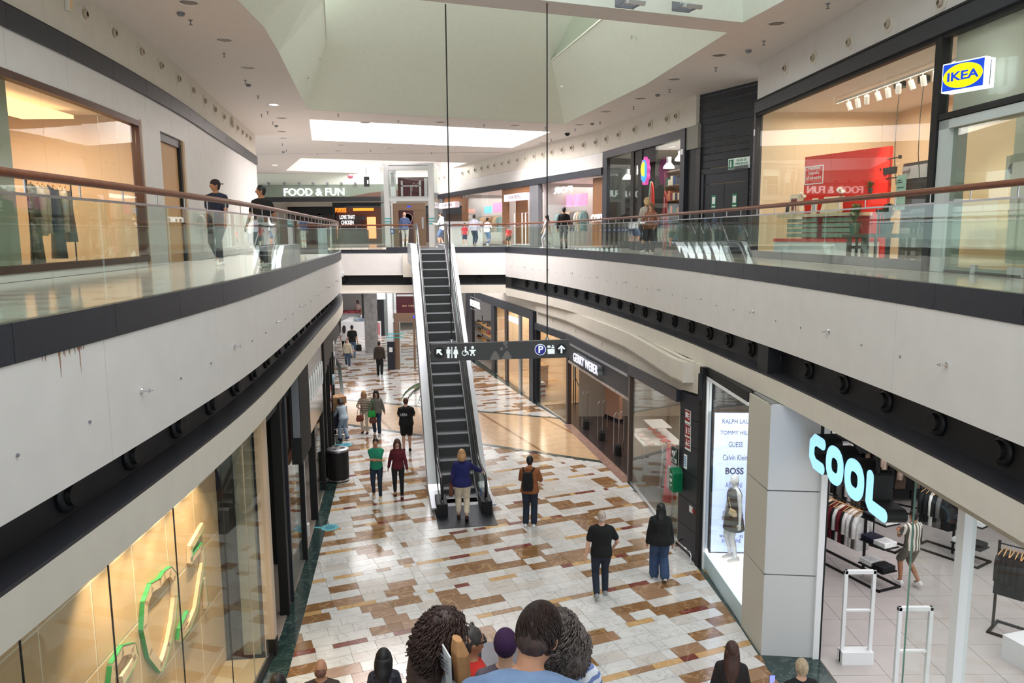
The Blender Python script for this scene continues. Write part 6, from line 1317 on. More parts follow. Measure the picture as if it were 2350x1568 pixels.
for a, b in ((1137, 1160), (1165, 1192), (1196, 1217)): pane(F0, FU(a), FU(b), .1, 3.5, w9)
fi = struct('trim_11'); zb(F0, 'lit_back_wall', mat('peach_lit_wall', (240, 214, 180), .6), FU(1130), F0.L+.5, .0, 3.5, 2.6, 2.7, fi); zb(F0, 'side_wall', MATS['peach_lit_wall'], FU(1134)-.05, FU(1134), 0, 3.5, .1, 2.6, fi); zb(F0, 'shop_floor', mat('oak_floor', (214, 180, 140), .3), FU(1134), F0.L+.5, 0, .012, .1, 2.6, fi); zb(F0, 'dark_back', BLACK, -.8, FU(1130), 0, 3.5, 2.2, 2.3, fi); zb(F0, 'shop_ceiling', PLASTER, -.8, F0.L+.5, 3.5, 3.54, .1, 2.7, fi)
o = F0.thing('shop_sign', 'white glowing shop name on the dark shoe shop front', 'sign', 0, -.15, 0); a, b = F0.uv(1085, 687), F0.uv(1107, 687); text('lettering', 'PEWTER', .5, MATS['lettering_white'], o, TM((a[0]+b[0])/2, 0, 3.2), .02, width=b[0]-a[0], bold=.01)
q = MB(); q.box(a[0]-.1, .01, 2.85, b[0]+.1, .05, 2.88); q.box(a[0]-.1, .01, 3.52, b[0]+.1, .05, 3.55); q.box(b[0]+.08, .01, 2.85, b[0]+.12, .05, 3.55); q.build('frame', GREY, o)
o = F0.thing('shop_sign', 'blank glowing white sign inside the peach-lit bag shop', 'sign', 0, .4, 0); VV = Wall(F0.pt(0, .4), F0.pt(F0.L, .4), 0); a, b = VV.uv(1165, 705), VV.uv(1194, 705); B('lit_panel', mat('sign_white_lit', (255, 255, 255), .4, emit=2.0), o, (a[0], 0, 2.85, b[0], .05, 3.1))
rg = random.Random(4)
for W_, off, pa, pb, zs, nm, gname, lb in ((F0, .5, 1092, 1127, (.5, .95, 1.4, 1.85), 'shoe_shelf', 'shoes on the shoe shop shelves', 'shoe standing on the lit shelf of the dark shoe shop'), (F0, 1.9, 1160, 1216, (.9, 1.5, 2.1), 'bag_shelf', 'bags on the peach shelves', 'bag standing on the peach shelf of the lit shop')):
    V3 = Wall(W_.pt(0, off), W_.pt(W_.L, off), 0); ua, ub = V3.uv(pa, 780)[0], V3.uv(pb, 780)[0]; o = V3.thing(nm, ['wooden shelf rack with shoes inside the dark shoe shop', 'peach wall shelves with bags inside the lit shop'][pa > 1100], 'shelf', ua, 0, 0)
    B('board', OAK, o, *[(0, 0, z_, ub-ua, .4, z_+.05) for z_ in zs]); B('upright', BLK if pa < 1100 else MATS['peach_lit_wall'], o, (0, .38, 0, .05, .42, zs[-1]+.4), (ub-ua-.05, .38, 0, ub-ua, .42, zs[-1]+.4))
    for z_ in zs:
        n = 4 if pa < 1100 else 5
        for k in range(n):
            c = rg.choice([(200, 160, 110), (120, 80, 50), (90, 90, 80), (220, 200, 170), (60, 50, 46)]); m_ = mat('leather_%d' % c[0], c, .5); p = V3.pt(ua+.2+(ub-ua-.4)*k/(n-1), .2, z_+.052); s_ = thing('shoe' if pa < 1100 else 'handbag', lb, 'shoe' if pa < 1100 else 'bag', p, V3.rz+rg.random(), gname); q = MB()
            if pa < 1100: q.loft([[(-.15, -.05, 0), (.15, -.05, 0), (.15, .05, 0), (-.15, .05, 0)], [(-.15, -.05, .05), (.15, -.045, .04), (.15, .045, .04), (-.15, .05, .05)], [(-.13, -.035, .13), (-.02, -.035, .1), (-.02, .035, .1), (-.13, .035, .13)]]); q.build('upper', m_, s_)
            else: q.box(-.17, -.07, 0, .17, .07, .24); q.build('bag_body', m_, s_, bevel=.03); q = MB(); q.tube([(-.1, 0, .24), (-.08, 0, .36), (.08, 0, .36), (.1, 0, .24)], .012, 6); q.build('handle', m_, s_)
o = F0.thing('red_sign', 'small red oval sign on the shoe shelves', 'sign', FU(1108), .3, 1.75); q = MB(); q.prism([(.22*math.cos(a), .13*math.sin(a)) for a in [2*PI*k/20 for k in range(20)]], 0, .03, axis='y'); q.build('plate', FRD, o)
o = F0.thing('display_cabinet', 'oak display cabinet on the floor of the lit bag shop', 'cabinet', FU(1172), 1.0, .012); B('body', OAK, o, (0, 0, 0, 1.1, .5, .95)); B('top', OAK, o, (-.03, -.03, .95, 1.13, .53, 1.0)); B('door', OAK, o, (.02, -.02, .05, .54, 0, .92), (.56, -.02, .05, 1.08, 0, .92))
o = F0.thing('striped_luggage', 'red and white striped case behind the last pane of the lit shop', 'suitcase', FU(1208), .5, .012); 
for k in range(6): B('stripe', [FRD, PALE][k % 2], o, (0, 0, k*.1, .4, .25, k*.1+.099))

# ================= LOWER LEFT SHOP LINE =================
ll = struct('wall_left')
K0 = Wall((-3.72, 3.0), (-4.12, 12.35), 0.); K1 = Wall((-4.12, 12.35), (-4.58, 16.0), 0.); K2 = Wall((-4.58, 16.0), (-5.4, 21.4), 0.); K3 = Wall((-5.4, 21.4), (-7.5, 33.0), 0.)
w10 = struct('window_10'); cuts = [0]+[K0.uv(px, 1400)[0] for px in (40, 258, 415, 527, 578)]+[K0.L-.14]
for a, b in zip(cuts, cuts[1:]):
    if b-a > .05: zb(K0, 'pane', GLS, a+.006, b-.006, .05, 4.3, 0, .012, w10)
for c in cuts[1:-1]: zb(K0, 'pane_joint', BLACK if c < cuts[4]+.01 else STEEL, c-.006, c+.006, .05, 4.3, .001, .014, ll)
zb(K0, 'base_rail', BLACK, 0, K0.L, 0, .06, -.03, .05, ll); zb(K0, 'cream_post', mat('beige_post', (206, 186, 166), .5), K0.L-.14, K0.L, 0, 4.34, -.05, .12, ll); zb(K0, 'post_foot', BLK, K0.L-.15, K0.L+.01, 0, .3, -.06, .1, ll)
# beige tiled display wall with raised green-edged letters
BT = mat('beige_display_tile', (222, 190, 148), .55, noise=.04, nscale=2); DV = Wall(K0.pt(0, .75), K0.pt(K0.L, .75), 0); ue = DV.uv(508, 1300)[0]
dw = DV.thing('display_wall', 'beige tiled display wall with raised white and green symbols behind the left shop glass', 'display', 0, 0, 0)
B('backing', mat('tile_joint_pale', (250, 236, 212), .6), dw, (0, .004, 0, ue, .12, 4.33))
tw = 1.02; x = ue
while x > 0:
    for j in range(5):
        z0_ = 4.33-(j+1)*1.02; q = MB(); q.box(max(0, x-tw)+.014, 0, max(0, z0_)+.014, x-.014, .003, z0_+1.02-.014); q.build('display_tile', BT, dw)
    x -= tw
GRN = mat('symbol_green', (52, 150, 86), .5); SYW = mat('symbol_beige', (232, 206, 170), .5)
def relief(name, pts, px_w=.13, dep=.06):
    P = [Vector(DV.uv(*p)) for p in pts]; q = MB(); e = MB()
    for a, b in zip(P, P[1:]):
        d = (b-a).normalized(); n = Vector((-d.y, d.x))*px_w/2; a2, b2 = a-d*.02, b+d*.02
        q.prism([(k.x, k.y) for k in (a2+n, b2+n, b2-n, a2-n)], -dep, -.005, axis='y')
        e.prism([(k.x, k.y) for k in (a2+n*1.02, b2+n*1.02, b2+n*1.02+n*.08, a2+n*1.02+n*.08)], -dep-.004, -.005, axis='y')
    q.build(name, SYW, dw); e.build(name+'_edge', GRN, dw)
relief('heart_symbol', [(360, 1532), (335, 1500), (322, 1440), (325, 1385), (338, 1350), (358, 1338), (368, 1322), (382, 1312), (392, 1325), (395, 1370), (388, 1430), (378, 1480), (368, 1515), (360, 1532)], .12)
relief('hook_symbol', [(458, 1208), (430, 1258), (430, 1288), (455, 1255), (459, 1290), (442, 1400), (425, 1440), (404, 1465), (406, 1448), (424, 1410)], .10); relief('bar_symbol', [(461, 1330), (467, 1392)], .08)
relief('letter_symbol', [(245, 1580), (250, 1530), (270, 1495), (295, 1488), (300, 1510), (285, 1540), (272, 1560)], .12)
zb(K0, 'dark_edge', BLACK, DV.uv(508, 1300)[0]-.02, DV.uv(508, 1300)[0]+.1, 0, 4.33, .5, 1.0, ll)
ks = struct('trim_12'); zb(K0, 'back_wall', mat('grey_shop_wall', (150, 150, 138), .7), 0, K0.L+1, 0, 4.33, 3.0, 3.1, ks); zb(K0, 'shop_floor', mat('shop_floor_stone', (190, 170, 140), .35), 0, K0.L, 0, .01, .1, 3.0, ks); zb(K0, 'side_wall', MATS['grey_shop_wall'], K0.L-.1, K0.L, 0, 4.33, .2, 3.0, ks)
for i, px in enumerate((205, 265, 318, 360, 402, 435)):
    u, z = DV.uv(px, 1300-i*40); o = DV.thing('ceiling_spot', 'small cylindrical ceiling spotlight above the beige display wall', 'spotlight', u, -.35, 4.2, 'spotlights above the beige display wall'); q = MB(); q.cyl((0, 0, -.12), .05, .24, 14); q.build('lamp_body', GREY, o); q = MB(); q.cyl((0, 0, -.122), .04, .004, 14); q.build('lens', LIT, o)
    spot('display_spot', *(DV.pt(u, -.42, 4.05)), 150, (1, .78, .5), (.28*math.sin(0), 0, 0), 1.3, .7, .03)
# next shops
def lpost(W, px, m=BLK, w_=.1, z1=4.34): u = W.uv(px, 1100)[0]; zb(W, 'post', m, u-w_/2, u+w_/2, 0, z1, -.05, .12, ll)
lpost(K1, 645, BLK, .2); lpost(K1, 656, DARK, .1); lpost(K1, 693, BLK, .1); zb(K1, 'header', BLACK, 0, K1.L, 4.0, 4.34, -.02, .1, ll)
w11 = struct('window_11'); ua, ub = K1.uv(658, 1100)[0], K1.uv(691, 1100)[0]; pane(K1, ua, ub, .05, 4.0, w11); 
lpost(K2, 722, BLK, .12); lpost(K2, 744, BLK, .24); zb(K2, 'header', BLACK, 0, K2.L, 3.2, 4.34, .0, .1, ll); ua, ub = K2.uv(726, 1000)[0], K2.uv(741, 1000)[0]; pane(K2, ua, ub, .05, 3.2, w11)
s3 = struct('trim_13'); zb(K1, 'back_wall', BLACK, -.3, K1.L+.2, 0, 4.3, 2.2, 2.3, s3); zb(K2, 'back_wall', mat('brown_shop', (92, 66, 50), .7), -.2, K2.L, 0, 4.3, 2.2, 2.3, s3); zb(K1, 'shop_floor', mat('shop_floor_taupe', (150, 136, 128), .3), -.2, K1.L, 0, .01, .0, 2.2, s3); zb(K2, 'shop_floor', MATS['shop_floor_taupe'], 0, K2.L, 0, .01, .0, 2.2, s3); zb(K2, 'side_wall', BLK, -.05, .05, 0, 4.3, .4, 2.2, s3)
bs = Wall(K1.pt(0, -.4), K1.pt(K1.L, -.4), 0); u = K1.uv(690, 950)[0]; BSW = Wall(K1.pt(0, -.12), K1.pt(K1.L*1.6, -.12), 0); ba, bb, bc = BSW.uv(676, 930), BSW.uv(700, 930), BSW.uv(735, 900); o = BSW.thing('blade_sign', 'tall silver sign with raised strokes and black box beside the left shop entrance', 'sign', ba[0], 0, 0)
bw = bb[0]-ba[0]; bx = bc[0]-ba[0]; B('black_box', BLK, o, (0, -.1, 2.55, bw, .1, 4.42)); B('grey_side', GREY, o, (-.012, -.09, 3.1, 0, .05, 4.42)); B('silver_face', mat('silver_relief', (176, 174, 172), .12, .9), o, (bw, -.06, 2.75, bx, .1, 4.4))
for k in range(7): q = MB(); x = bw+.12+k*(bx-bw-.24)/6.2; q.tube([(x, -.08, 3.45), (x+.02, -.09, 3.6), (x, -.09, 3.85), (x+.05, -.08, 4.0)], .022, 6); q.build('raised_stroke', PALE, o)
o = K2.thing('shoe_display', 'brown display tower of shoes beside the white frame in the left shop', 'display', K2.uv(702, 1150)[0]-.1, .35, 0); B('tower', mat('rust_brown', (150, 84, 44), .6), o, (0, 0, .0, .8, .4, 2.2)); 
rg = random.Random(6)
for j in range(5):
    for k in range(3): q = MB(); q.ell((.15+.25*k, -.08, .35+.4*j), (.1, .08, .07), 8, 5); q.build('shoe', mat('leather_%d' % [200, 120, 60][(j+k) % 3], (200, 160, 110), .5), o, smooth=True)
o = K2.thing('security_gate', 'white slim security gate at the left shop entrance', 'gate', K2.uv(712, 1150)[0], .1, 0); q = MB(); q.box(0, 0, 0, .06, .4, 1.9); q.build('panel', PALE, o); B('foot', PALE, o, (-.05, -.05, 0, .12, .45, .3))
lpost(K3, 752, BLK, .3); zb(K3, 'header', BLACK, 0, K3.L, 2.9, 4.34, -.0, .1, ll); k = 0.6
for px in (762, 768, 773): lpost(K3, px, BLK, .2, 3.0)
zb(K3, 'dark_interior', mat('red_interior', (70, 30, 34), .7), 0, K3.L, 0, 2.9, .9, 1.0, s3)
o = K3.thing('round_sign', 'round pale blue disc sign projecting by the left shop posts', 'sign', K3.uv(753, 872)[0], -.2, K3.uv(753, 872)[1]); q = MB(); q.cyl((0, 0, 0), .17, .06, 20, axis='y'); q.build('disc', mat('disc_blue', (170, 200, 210), .4), o); B('arm', BLK, o, (-.02, 0, -.02, .02, .25, .02))
for i, (px, py) in enumerate(((765, 800), (768, 830), (757, 905), (757, 930))):
    u, z = K3.uv(px, py); o = K3.thing('wall_poster', ['pale poster high on the left far shop front', 'grey poster below the pale one on the left far shop front', 'upper red and white poster behind the cart girl', 'lower red and white poster behind the cart girl'][i], 'poster', u, -.03, z); B('sheet', [PALE, GREY, FRD, FRD][i], o, (-.35, 0, -.25, .35, .02, .25)); B('print', [GREY, PALE, PALE, PALE][i], o, (-.25, -.004, -.1, .2, 0, .08))
# litter bin, floor stickers, boxes on a trolley, palm
o = at_floor('litter_bin', 'black cylindrical litter bin with steel top standing on the green border', 'bin', 778, 1103); q = MB(); q.lathe([(.27, 0), (.3, .04), (.3, .86), (.27, .9)], seg=28); q.build('body', BLK, o); q = MB(); q.lathe([(.285, .03), (.305, .04), (.305, .08), (.285, .09)], seg=28); q.build('base_ring', STEEL, o); q = MB(); q.lathe([(.27, .9), (.31, .9), (.31, .96), (.2, .98), (.02, .98)], seg=28); q.build('rim', STEEL, o)
for k in range(3): a = k*2.1; q = MB(); q.cyl((.14*math.cos(a), .14*math.sin(a), .975), .07, .01, 14); q.build('opening', BLK, o)
TE = mat('floor_sticker_teal', (96, 176, 190), .3)
for i, (px, py) in enumerate(((757, 1211), (795, 1021))):
    o = at_floor('floor_sticker', ['round teal sticker with tail on the floor, nearer one by the green border', 'round teal sticker on the floor beside the trolley, farther one'][i], 'sticker', px, py, z=.006); q = MB(); q.prism([(.22*math.cos(a), .22*math.sin(a)) for a in [2*PI*k/24 for k in range(24)]], 0, .003); q.prism([(-.2, -.05), (-.55, -.03), (-.55, .03), (-.2, .05)], 0, .003); q.build('disc', TE, o); q = MB(); q.prism([(.13*math.cos(a), .13*math.sin(a)) for a in [2*PI*k/24 for k in range(24)]], .003, .004); q.build('inner_disc', mat('teal_dark', (60, 140, 160), .3), o)
o = at_floor('stock_trolley', 'wire stock trolley carrying a dark blue crate and cardboard boxes by the left shops', 'trolley', 775, 1001, .2)
q = MB()
for x in (-.35, .35):
    q.tube([(x, -.4, .15), (x, -.4, 1.0)], .015, 6); q.tube([(x, .4, .15), (x, .4, 1.0)], .015, 6)
for z_ in (.15, .35, .95):
    q.tube([(-.35, -.4, z_), (.35, -.4, z_), (.35, .4, z_), (-.35, .4, z_), (-.35, -.4, z_)], .012, 6)
q.build('wire_frame', CHROME, o); B('blue_liner', mat('navy_crate', (26, 28, 50), .6), o, (-.33, -.38, .37, .33, .38, .98))
for x in (-.3, .3):
    for y in (-.35, .35): q = MB(); q.cyl((x-.02, y, .07), .07, .04, 12, axis='x'); q.build('wheel', BLK, o)
for i in range(2):
    b_ = thing('cardboard_box', ['lower brown cardboard box on the stock trolley', 'upper tilted brown cardboard box on the stock trolley'][i], 'box', onz(775, 1001)+Vector((0, 0, .985+.24*i)), .3+.2*i); B('carton', mat('cardboard', (170, 128, 92), .8), b_, (-.28, -.3, 0, .28, .3, .235)); B('tape', mat('tape_tan', (196, 160, 120), .4), b_, (-.04, -.302, 0, .04, .302, .237))
def palm(label, p, h, r, n, seed):
    o = thing('potted_palm', label, 'palm', p); rg = random.Random(seed); q = MB(); q.lathe([(.22, 0), (.3, .45), (.32, .45), (.32, .5), (.26, .5)], seg=18); q.build('pot', GREY, o); q = MB(); q.tube([(0, 0, .45), (.03, 0, h*.5), (0, .02, h*.62)], [.05, .04, .035], 8); q.build('trunk', mat('palm_trunk', (110, 88, 62), .8, noise=.3, nscale=30), o)
    for k in range(n):
        a = 2*PI*k/n+.3*rg.random(); dr = Vector((math.cos(a), math.sin(a), 0)); sd = Vector((-dr.y, dr.x, 0)); up_ = .3+.7*rg.random(); q = MB(); P = []
        for j in range(9): t = j/8; P.append(Vector((0, 0, h*.62))+dr*(r*t)+Vector((0, 0, r*(up_*t-1.15*t*t*up_-.25*t*t))))
        q.tube(P, .008, 5)
        for j in range(1, 9):
            for s in (-1, 1):
                for e in (0, .5):
                    if j+e > 8: continue
                    b = P[j].lerp(P[min(8, j+1)], e); L = .34*(1-.55*j/8); tip = b+sd*s*L*.75+dr*L*.6-Vector((0, 0, L*.5)); wv = dr*.032; q.add([b-wv, b+wv, tip], [(0, 1, 2)])
        q.build('frond', LEAF2 if k % 2 else LEAF, o)
palm('potted palm with drooping fronds half hidden behind the escalator', onz(990, 990), 2.7, 1.0, 12, 3)

# ================= LOWER FAR END =================
fe = struct('wall_far'); B('far_wall', mat('far_lower_wall', (206, 200, 196), .7), fe, (-20, 63, 0, 6, 63.2, 4.34)); B('far_left_wall', BLACK, fe, (-14.5, 45, 0, -14.3, 63, 3.6)); B('far_left_band', WHITE, fe, (-14.52, 43, 3.6, -14.3, 63, 4.34)); 
q = MB(); a = onz(842, 760, 0); q.build('x', BLK, fe) if False else None
ku = onz(845, 772, 0); kq = thing('kiosk', 'white product kiosk with counters at the far end of the lower hall', 'kiosk', (ku.x, ku.y, 0), .0)
B('counter', PALE, kq, (-1.9, 0, 0, .9, .7, 1.05)); B('counter_side', PALE, kq, (-1.9, .7, 0, -1.3, 3.2, 1.05)); B('glass_top', GL, kq, (-1.0, .02, 1.05, .85, .66, 1.35)); B('poster_panel', mat('pink_poster', (200, 120, 130), .6), kq, (.35, -.02, .1, .85, 0, .95)); B('shelf_goods', mat('kiosk_goods', (150, 160, 180), .6, noise=.6, nscale=4), kq, (-.95, .1, 1.08, .2, .5, 1.25))
for i in range(1):
    p = onz(808+i*14, 745-i*30, 0); t = thing('display_table', ['white product table behind the kiosk, left one', 'white product table farther behind the kiosk'][i], 'table', p); B('top', PALE, t, (-.9, -.5, .85, .9, .5, .92)); B('body', PALE, t, (-.8, -.4, 0, .8, .4, .85)); B('goods', mat('mixed_goods', (190, 90, 100), .6, noise=.8, nscale=4), t, (-.7, -.3, .92, .7, .3, 1.15))
for i, px in enumerate((822, 838)):
    pass
B('red_banner', FRD, fe, (-13.9, 52, 2.1, -12.3, 52.05, 2.9)); B('white_text_bar', PALE, fe, (-13.8, 51.98, 2.35, -12.4, 52, 2.5)); B('column', mat('grey_column', (150, 146, 144), .5, noise=.3, nscale=3), fe, (-8.9, 46, 0, -8.2, 46.6, 4.34)); B('dark_shop', BLACK, fe, (-10.6, 54, 0, -8.6, 54.1, 4.0)); B('screen', mat('screen_white_lit', (220, 240, 240), .4, emit=.8), fe, (-9.6, 53.9, 2.6, -8.9, 53.95, 3.9))

# ================= PEOPLE =================
def remesh(q, vox, name, m, parent=None, it=3, extra=None):
    me = q.mesh('tmp', m); o = D.objects.new('tmp', me); COL.objects.link(o)
    r = o.modifiers.new('r', 'REMESH'); r.mode = 'VOXEL'; r.voxel_size = vox
    s = o.modifiers.new('s', 'SMOOTH'); s.factor = .5; s.iterations = it
    dg = bpy.context.evaluated_depsgraph_get(); me2 = D.meshes.new_from_object(o.evaluated_get(dg)); D.objects.remove(o); D.meshes.remove(me)
    if extra is not None and extra.v:
        import bmesh
        bm = bmesh.new(); bm.from_mesh(me2); t = extra.mesh('t2', m); bm.from_mesh(t); bm.to_mesh(me2); bm.free(); D.meshes.remove(t)
    me2.name = name; me2.materials.clear(); me2.materials.append(m)
    me2.polygons.foreach_set('use_smooth', [True]*len(me2.polygons)); me2.polygons.foreach_set('material_index', [0]*len(me2.polygons))
    o = D.objects.new(name, me2); COL.objects.link(o)
    if parent is not None: o.parent = parent
    return o
def ik(S, T, a, b, pole):
    S, T = Vector(S), Vector(T); d = T-S; L = min(d.length, (a+b)*.998); d.normalize(); T = S+d*L
    x = (a*a-b*b+L*L)/(2*L); hh = math.sqrt(max(0, a*a-x*x)); p = Vector(pole); p = (p-d*p.dot(d))
    p = p.normalized() if p.length > 1e-5 else Vector((0, -1, 0))
    return S+d*x+p*hh, T
SKINS = {'l': (214, 166, 140), 'm': (190, 138, 108), 't': (168, 116, 86), 'd': (110, 74, 56)}
def cloth(c): return mat('fabric_%d_%d_%d' % tuple(c), c, .88, noise=.14, nscale=9, bump=.25)
def stripes(name, c1, c2, freq, axis=2):
    if name in MATS: return MATS[name]
    m = mat(name, c1, .85); nt = m.node_tree; tc = nt.nodes.new('ShaderNodeTexCoord'); sx = nt.nodes.new('ShaderNodeSeparateXYZ'); mu = nt.nodes.new('ShaderNodeMath'); mu.operation = 'MULTIPLY'; mu.inputs[1].default_value = freq
    fr = nt.nodes.new('ShaderNodeMath'); fr.operation = 'FRACT'; gt = nt.nodes.new('ShaderNodeMath'); gt.operation = 'GREATER_THAN'; gt.inputs[1].default_value = .55; mx = nt.nodes.new('ShaderNodeMix'); mx.data_type = 'RGBA'
    mx.inputs[6].default_value = (*lin(c1), 1); mx.inputs[7].default_value = (*lin(c2), 1)
    nt.links.new(tc.outputs['Object'], sx.inputs[0]); nt.links.new(sx.outputs[axis], mu.inputs[0]); nt.links.new(mu.outputs[0], fr.inputs[0]); nt.links.new(fr.outputs[0], gt.inputs[0]); nt.links.new(gt.outputs[0], mx.inputs[0]); nt.links.new(mx.outputs[2], nt.nodes['Principled BSDF'].inputs['Base Color']); return m
ARMS = {'down': ((-.27, .04, .82), (.27, .04, .82)), 'swing': ((-.27, .2, .88), (.28, -.14, .84)), 'swing2': ((-.28, -.14, .84), (.27, .2, .88)), 'cross': ((.15, .2, 1.20), (-.15, .23, 1.17)),
        'phone': ((-.07, .34, 1.17), (.09, .34, 1.17)), 'rail': ((-.26, .03, .84), (.47, .38, 1.08)), 'pocket': ((-.22, .12, .95), (.22, .12, .95)), 'push': ((-.2, .55, 1.0), (.2, .55, 1.0)), 'onehold': ((-.27, .04, .82), (.14, .3, 1.1))}
def human(label, pos, face, h=1.7, top=(90, 90, 90), sleeve='long', bottom=(40, 46, 60), legs='long', shoe=(230, 230, 228), hair=(40, 30, 26), hs='short', arms='down', stride=.0, skin='m', fem=False, lean=0.,
          yaw=0., pitch=0., vox=.016, facef=False, loose=0., topm=None, botm=None, skirt=False, foot=1, roll=0., shrug=0, headat=None, cat='person', name='person', bare=False, hands=True, hoodie=False, open_=None, sock=False, half=False, build=1., lk=None):
    s = h/1.75; SK = mat('skin_'+skin, SKINS[skin], .55) if skin in SKINS else skin
    hw = .165 if fem else .185; hip = .10 if fem else .095; bf = build
    Tl = Matrix.Translation((0, 0, .95)) @ Matrix.Rotation(-lean, 4, 'X') @ Matrix.Translation((0, 0, -.95))
    Th = Tl @ Matrix.Translation((0, 0, 1.5)) @ Matrix.Rotation(yaw, 4, 'Z') @ Matrix.Rotation(roll, 4, 'Y') @ Matrix.Rotation(-pitch, 4, 'X') @ Matrix.Translation((0, 0, -1.5))
    U = lambda p: Tl @ Vector(p)
    Hd = lambda p: Th @ Vector(p)
    dz = -.55*stride*stride*2
    hips = [Vector((-hip, 0, .93+dz)), Vector((hip, 0, .93+dz))]
    ank = [Vector((-.1, stride*foot, .085)), Vector((.1, -stride*foot, .085))]
    bk = 1 if foot > 0 else 0; lift = min(.12, stride*.5); ank[bk].z += lift
    kn = []
    for i in (0, 1):
        k, a = ik(hips[i], ank[i], .44, .43, (0, 1, .1)); kn.append(k); ank[i] = a
    hw = hw*(.55+.45*bf)-.012; sh = [U((-hw, 0, 1.395)), U((hw, 0, 1.395))]; A = ARMS[arms] if isinstance(arms, str) else arms; el = []; ha = []
    for i in (0, 1):
        T = U(A[i]) if arms not in ('rail',) or i == 0 else Vector(A[i]); pole = (-.5 if i == 0 else .5, -1, -.3) if isinstance(arms, str) and arms in ('down', 'swing', 'swing2') else (-.8 if i == 0 else .8, -.3, -1)
        e, t = ik(sh[i], T, .285, .27, pole); el.append(e); ha.append(t)
    def torso(q, g, z0=.86, z1=1.47, hem=0.):
        prof = [(.86, .155, .105), (.95, .165 if fem else .158, .115), (1.10, .135 if fem else .148, .098), (1.25, .152 if fem else .165, .112), (1.36, .165 if fem else .180, .108), (1.43, .135 if fem else .155, .085), (1.475, .07, .06)]
        rings = []
        for z, rx, ry in prof:
            if z < z0-.001 or z > z1+.03: continue
            rx *= bf; ry *= bf; k = hem*(1.2-z) if z < 1.2 else 0
            rings.append([U(((rx+g+k)*math.cos(2*PI*j/16), (ry+g+k)*math.sin(2*PI*j/16)-.005+(.015 if z > 1.2 and z < 1.4 and fem else 0)*(1 if math.sin(2*PI*j/16) > 0 else 0), z)) for j in range(16)])
        q.loft(rings)
    q = MB(); torso(q, 0)
    q.limb(U((0, -.012, 1.42)), .06, Hd((0, .0, 1.57)), .054)
    for i in (0, 1):
        q.limb(hips[i]+Vector((0, 0, -.02)), .088*bf, kn[i], .058, 12); q.limb(kn[i], .056, kn[i].lerp(ank[i], .35)+Vector((0, -.012, 0)), .056, 12); q.limb(kn[i].lerp(ank[i], .35)+Vector((0, -.012, 0)), .056, ank[i], .036, 10)
        q.limb(ank[i], .036, ank[i]+Vector((0, .1, -.05)), .03, 8)
        q.limb(sh[i], .050, el[i], .042, 10); q.limb(el[i], .042, ha[i], .028, 10); q.limb(U(((i*2-1)*.035, -.005, 1.465)), .045, sh[i]+Vector((0, 0, .005)), .046, 8)
    HC = (0, .012, 1.635); Rh = Th.to_3x3()
    q.ell(Hd(HC), (.076, .094, .115), 14, 10, R=Rh); q.ell(Hd((0, .035, 1.572)), (.056, .058, .05), 12, 8, R=Rh); q.limb(Hd((0, .098, 1.645)), .011, Hd((0, .12, 1.612)), .014, 8)
    for sx in (-1, 1): q.ell(Hd((sx*.078, -.002, 1.628)), (.012, .02, .032), 8, 6, R=Rh)
    ex = MB()
    if hands:
        for i in (0, 1):
            d = (ha[i]-el[i]).normalized(); side = Vector((1 if i == 0 else -1, 0, 0)); side = (side-d*side.dot(d)).normalized(); nrm = d.cross(side)
            pc = ha[i]+d*.05; q.limb(ha[i]+d*.015, .026, pc+d*.02, .03, 8)
            fd = Vector((0, 1, 0)) if abs(d.y) < .8 else Vector((0, 0, -1)); fd = (fd-d*fd.dot(d)); fd = fd.normalized() if fd.length > .01 else side
            for k in range(4):
                b0 = pc+d*.03+fd*(.03-.02*k); L = (.034, .04, .038, .03)[k]; b1 = b0+d*L; b2 = b1+(d+side*.6).normalized()*L*.8
                ex.tube([b0-d*.02, b0, b1, b2], [.0085, .0085, .008, .006], 6)
            t0 = ha[i]+d*.03+fd*.025; ex.tube([t0-fd*.015, t0+fd*.02+d*.02, t0+fd*.028+d*.055+side*.01], [.011, .010, .007], 6)
    S_ = Matrix.Scale(s, 4)
    if headat is not None: pos = headat-(Matrix.Rotation(face, 3, 'Z') @ (Hd(HC)*s))
    for g in (q, ex): g.xf(S_)
    body = remesh(q, vox*s, name, SK, None, 3, ex); body.location = pos; body.rotation_euler = (0, 0, face); tag(body, label, cat)
    # clothes
    TMt = topm or cloth(top); BMt = botm or cloth(bottom)
    g = .016+loose*.02; q = MB(); torso(q, g+.004, .86 if not skirt else .9, 1.47, .02+loose*.12)
    for i in (0, 1):
        q.limb(U(((i*2-1)*.05, -.005, 1.447)), .048+g*.5, sh[i]+Vector((0, 0, .004)), .050+g*.5, 8); q.limb(sh[i], .054+g*.6, el[i] if sleeve != 'short' else sh[i].lerp(el[i], .68), (.046 if sleeve != 'short' else .056)+g*.6, 10)
        if sleeve == 'long': q.limb(el[i], .05+g*.6, ha[i]-(ha[i]-el[i])*.06, .034+g*.5, 10)
        elif sleeve == 'mid': q.limb(el[i], .05+g*.6, el[i].lerp(ha[i], .5), .042+g*.5, 10)
    if hoodie: q.ell(U((0, -.07, 1.47)), (.11, .07, .06), 12, 8); q.ell(U((0, .01, 1.475)), (.085, .08, .04), 12, 8)
    if shrug: q.ell(U((0, -.03, 1.42)), (.225, .11, .085), 16, 8); q.ell(U((0, -.09, 1.36)), (.19, .08, .12), 16, 8)
    if sleeve == 'none':
        q = MB(); torso(q, g, .86, 1.47, .02)
    q.xf(S_)
    if not bare: remesh(q, vox*s*1.05, 'shirt' if sleeve == 'short' else ('dress' if skirt else 'top'), TMt, body)
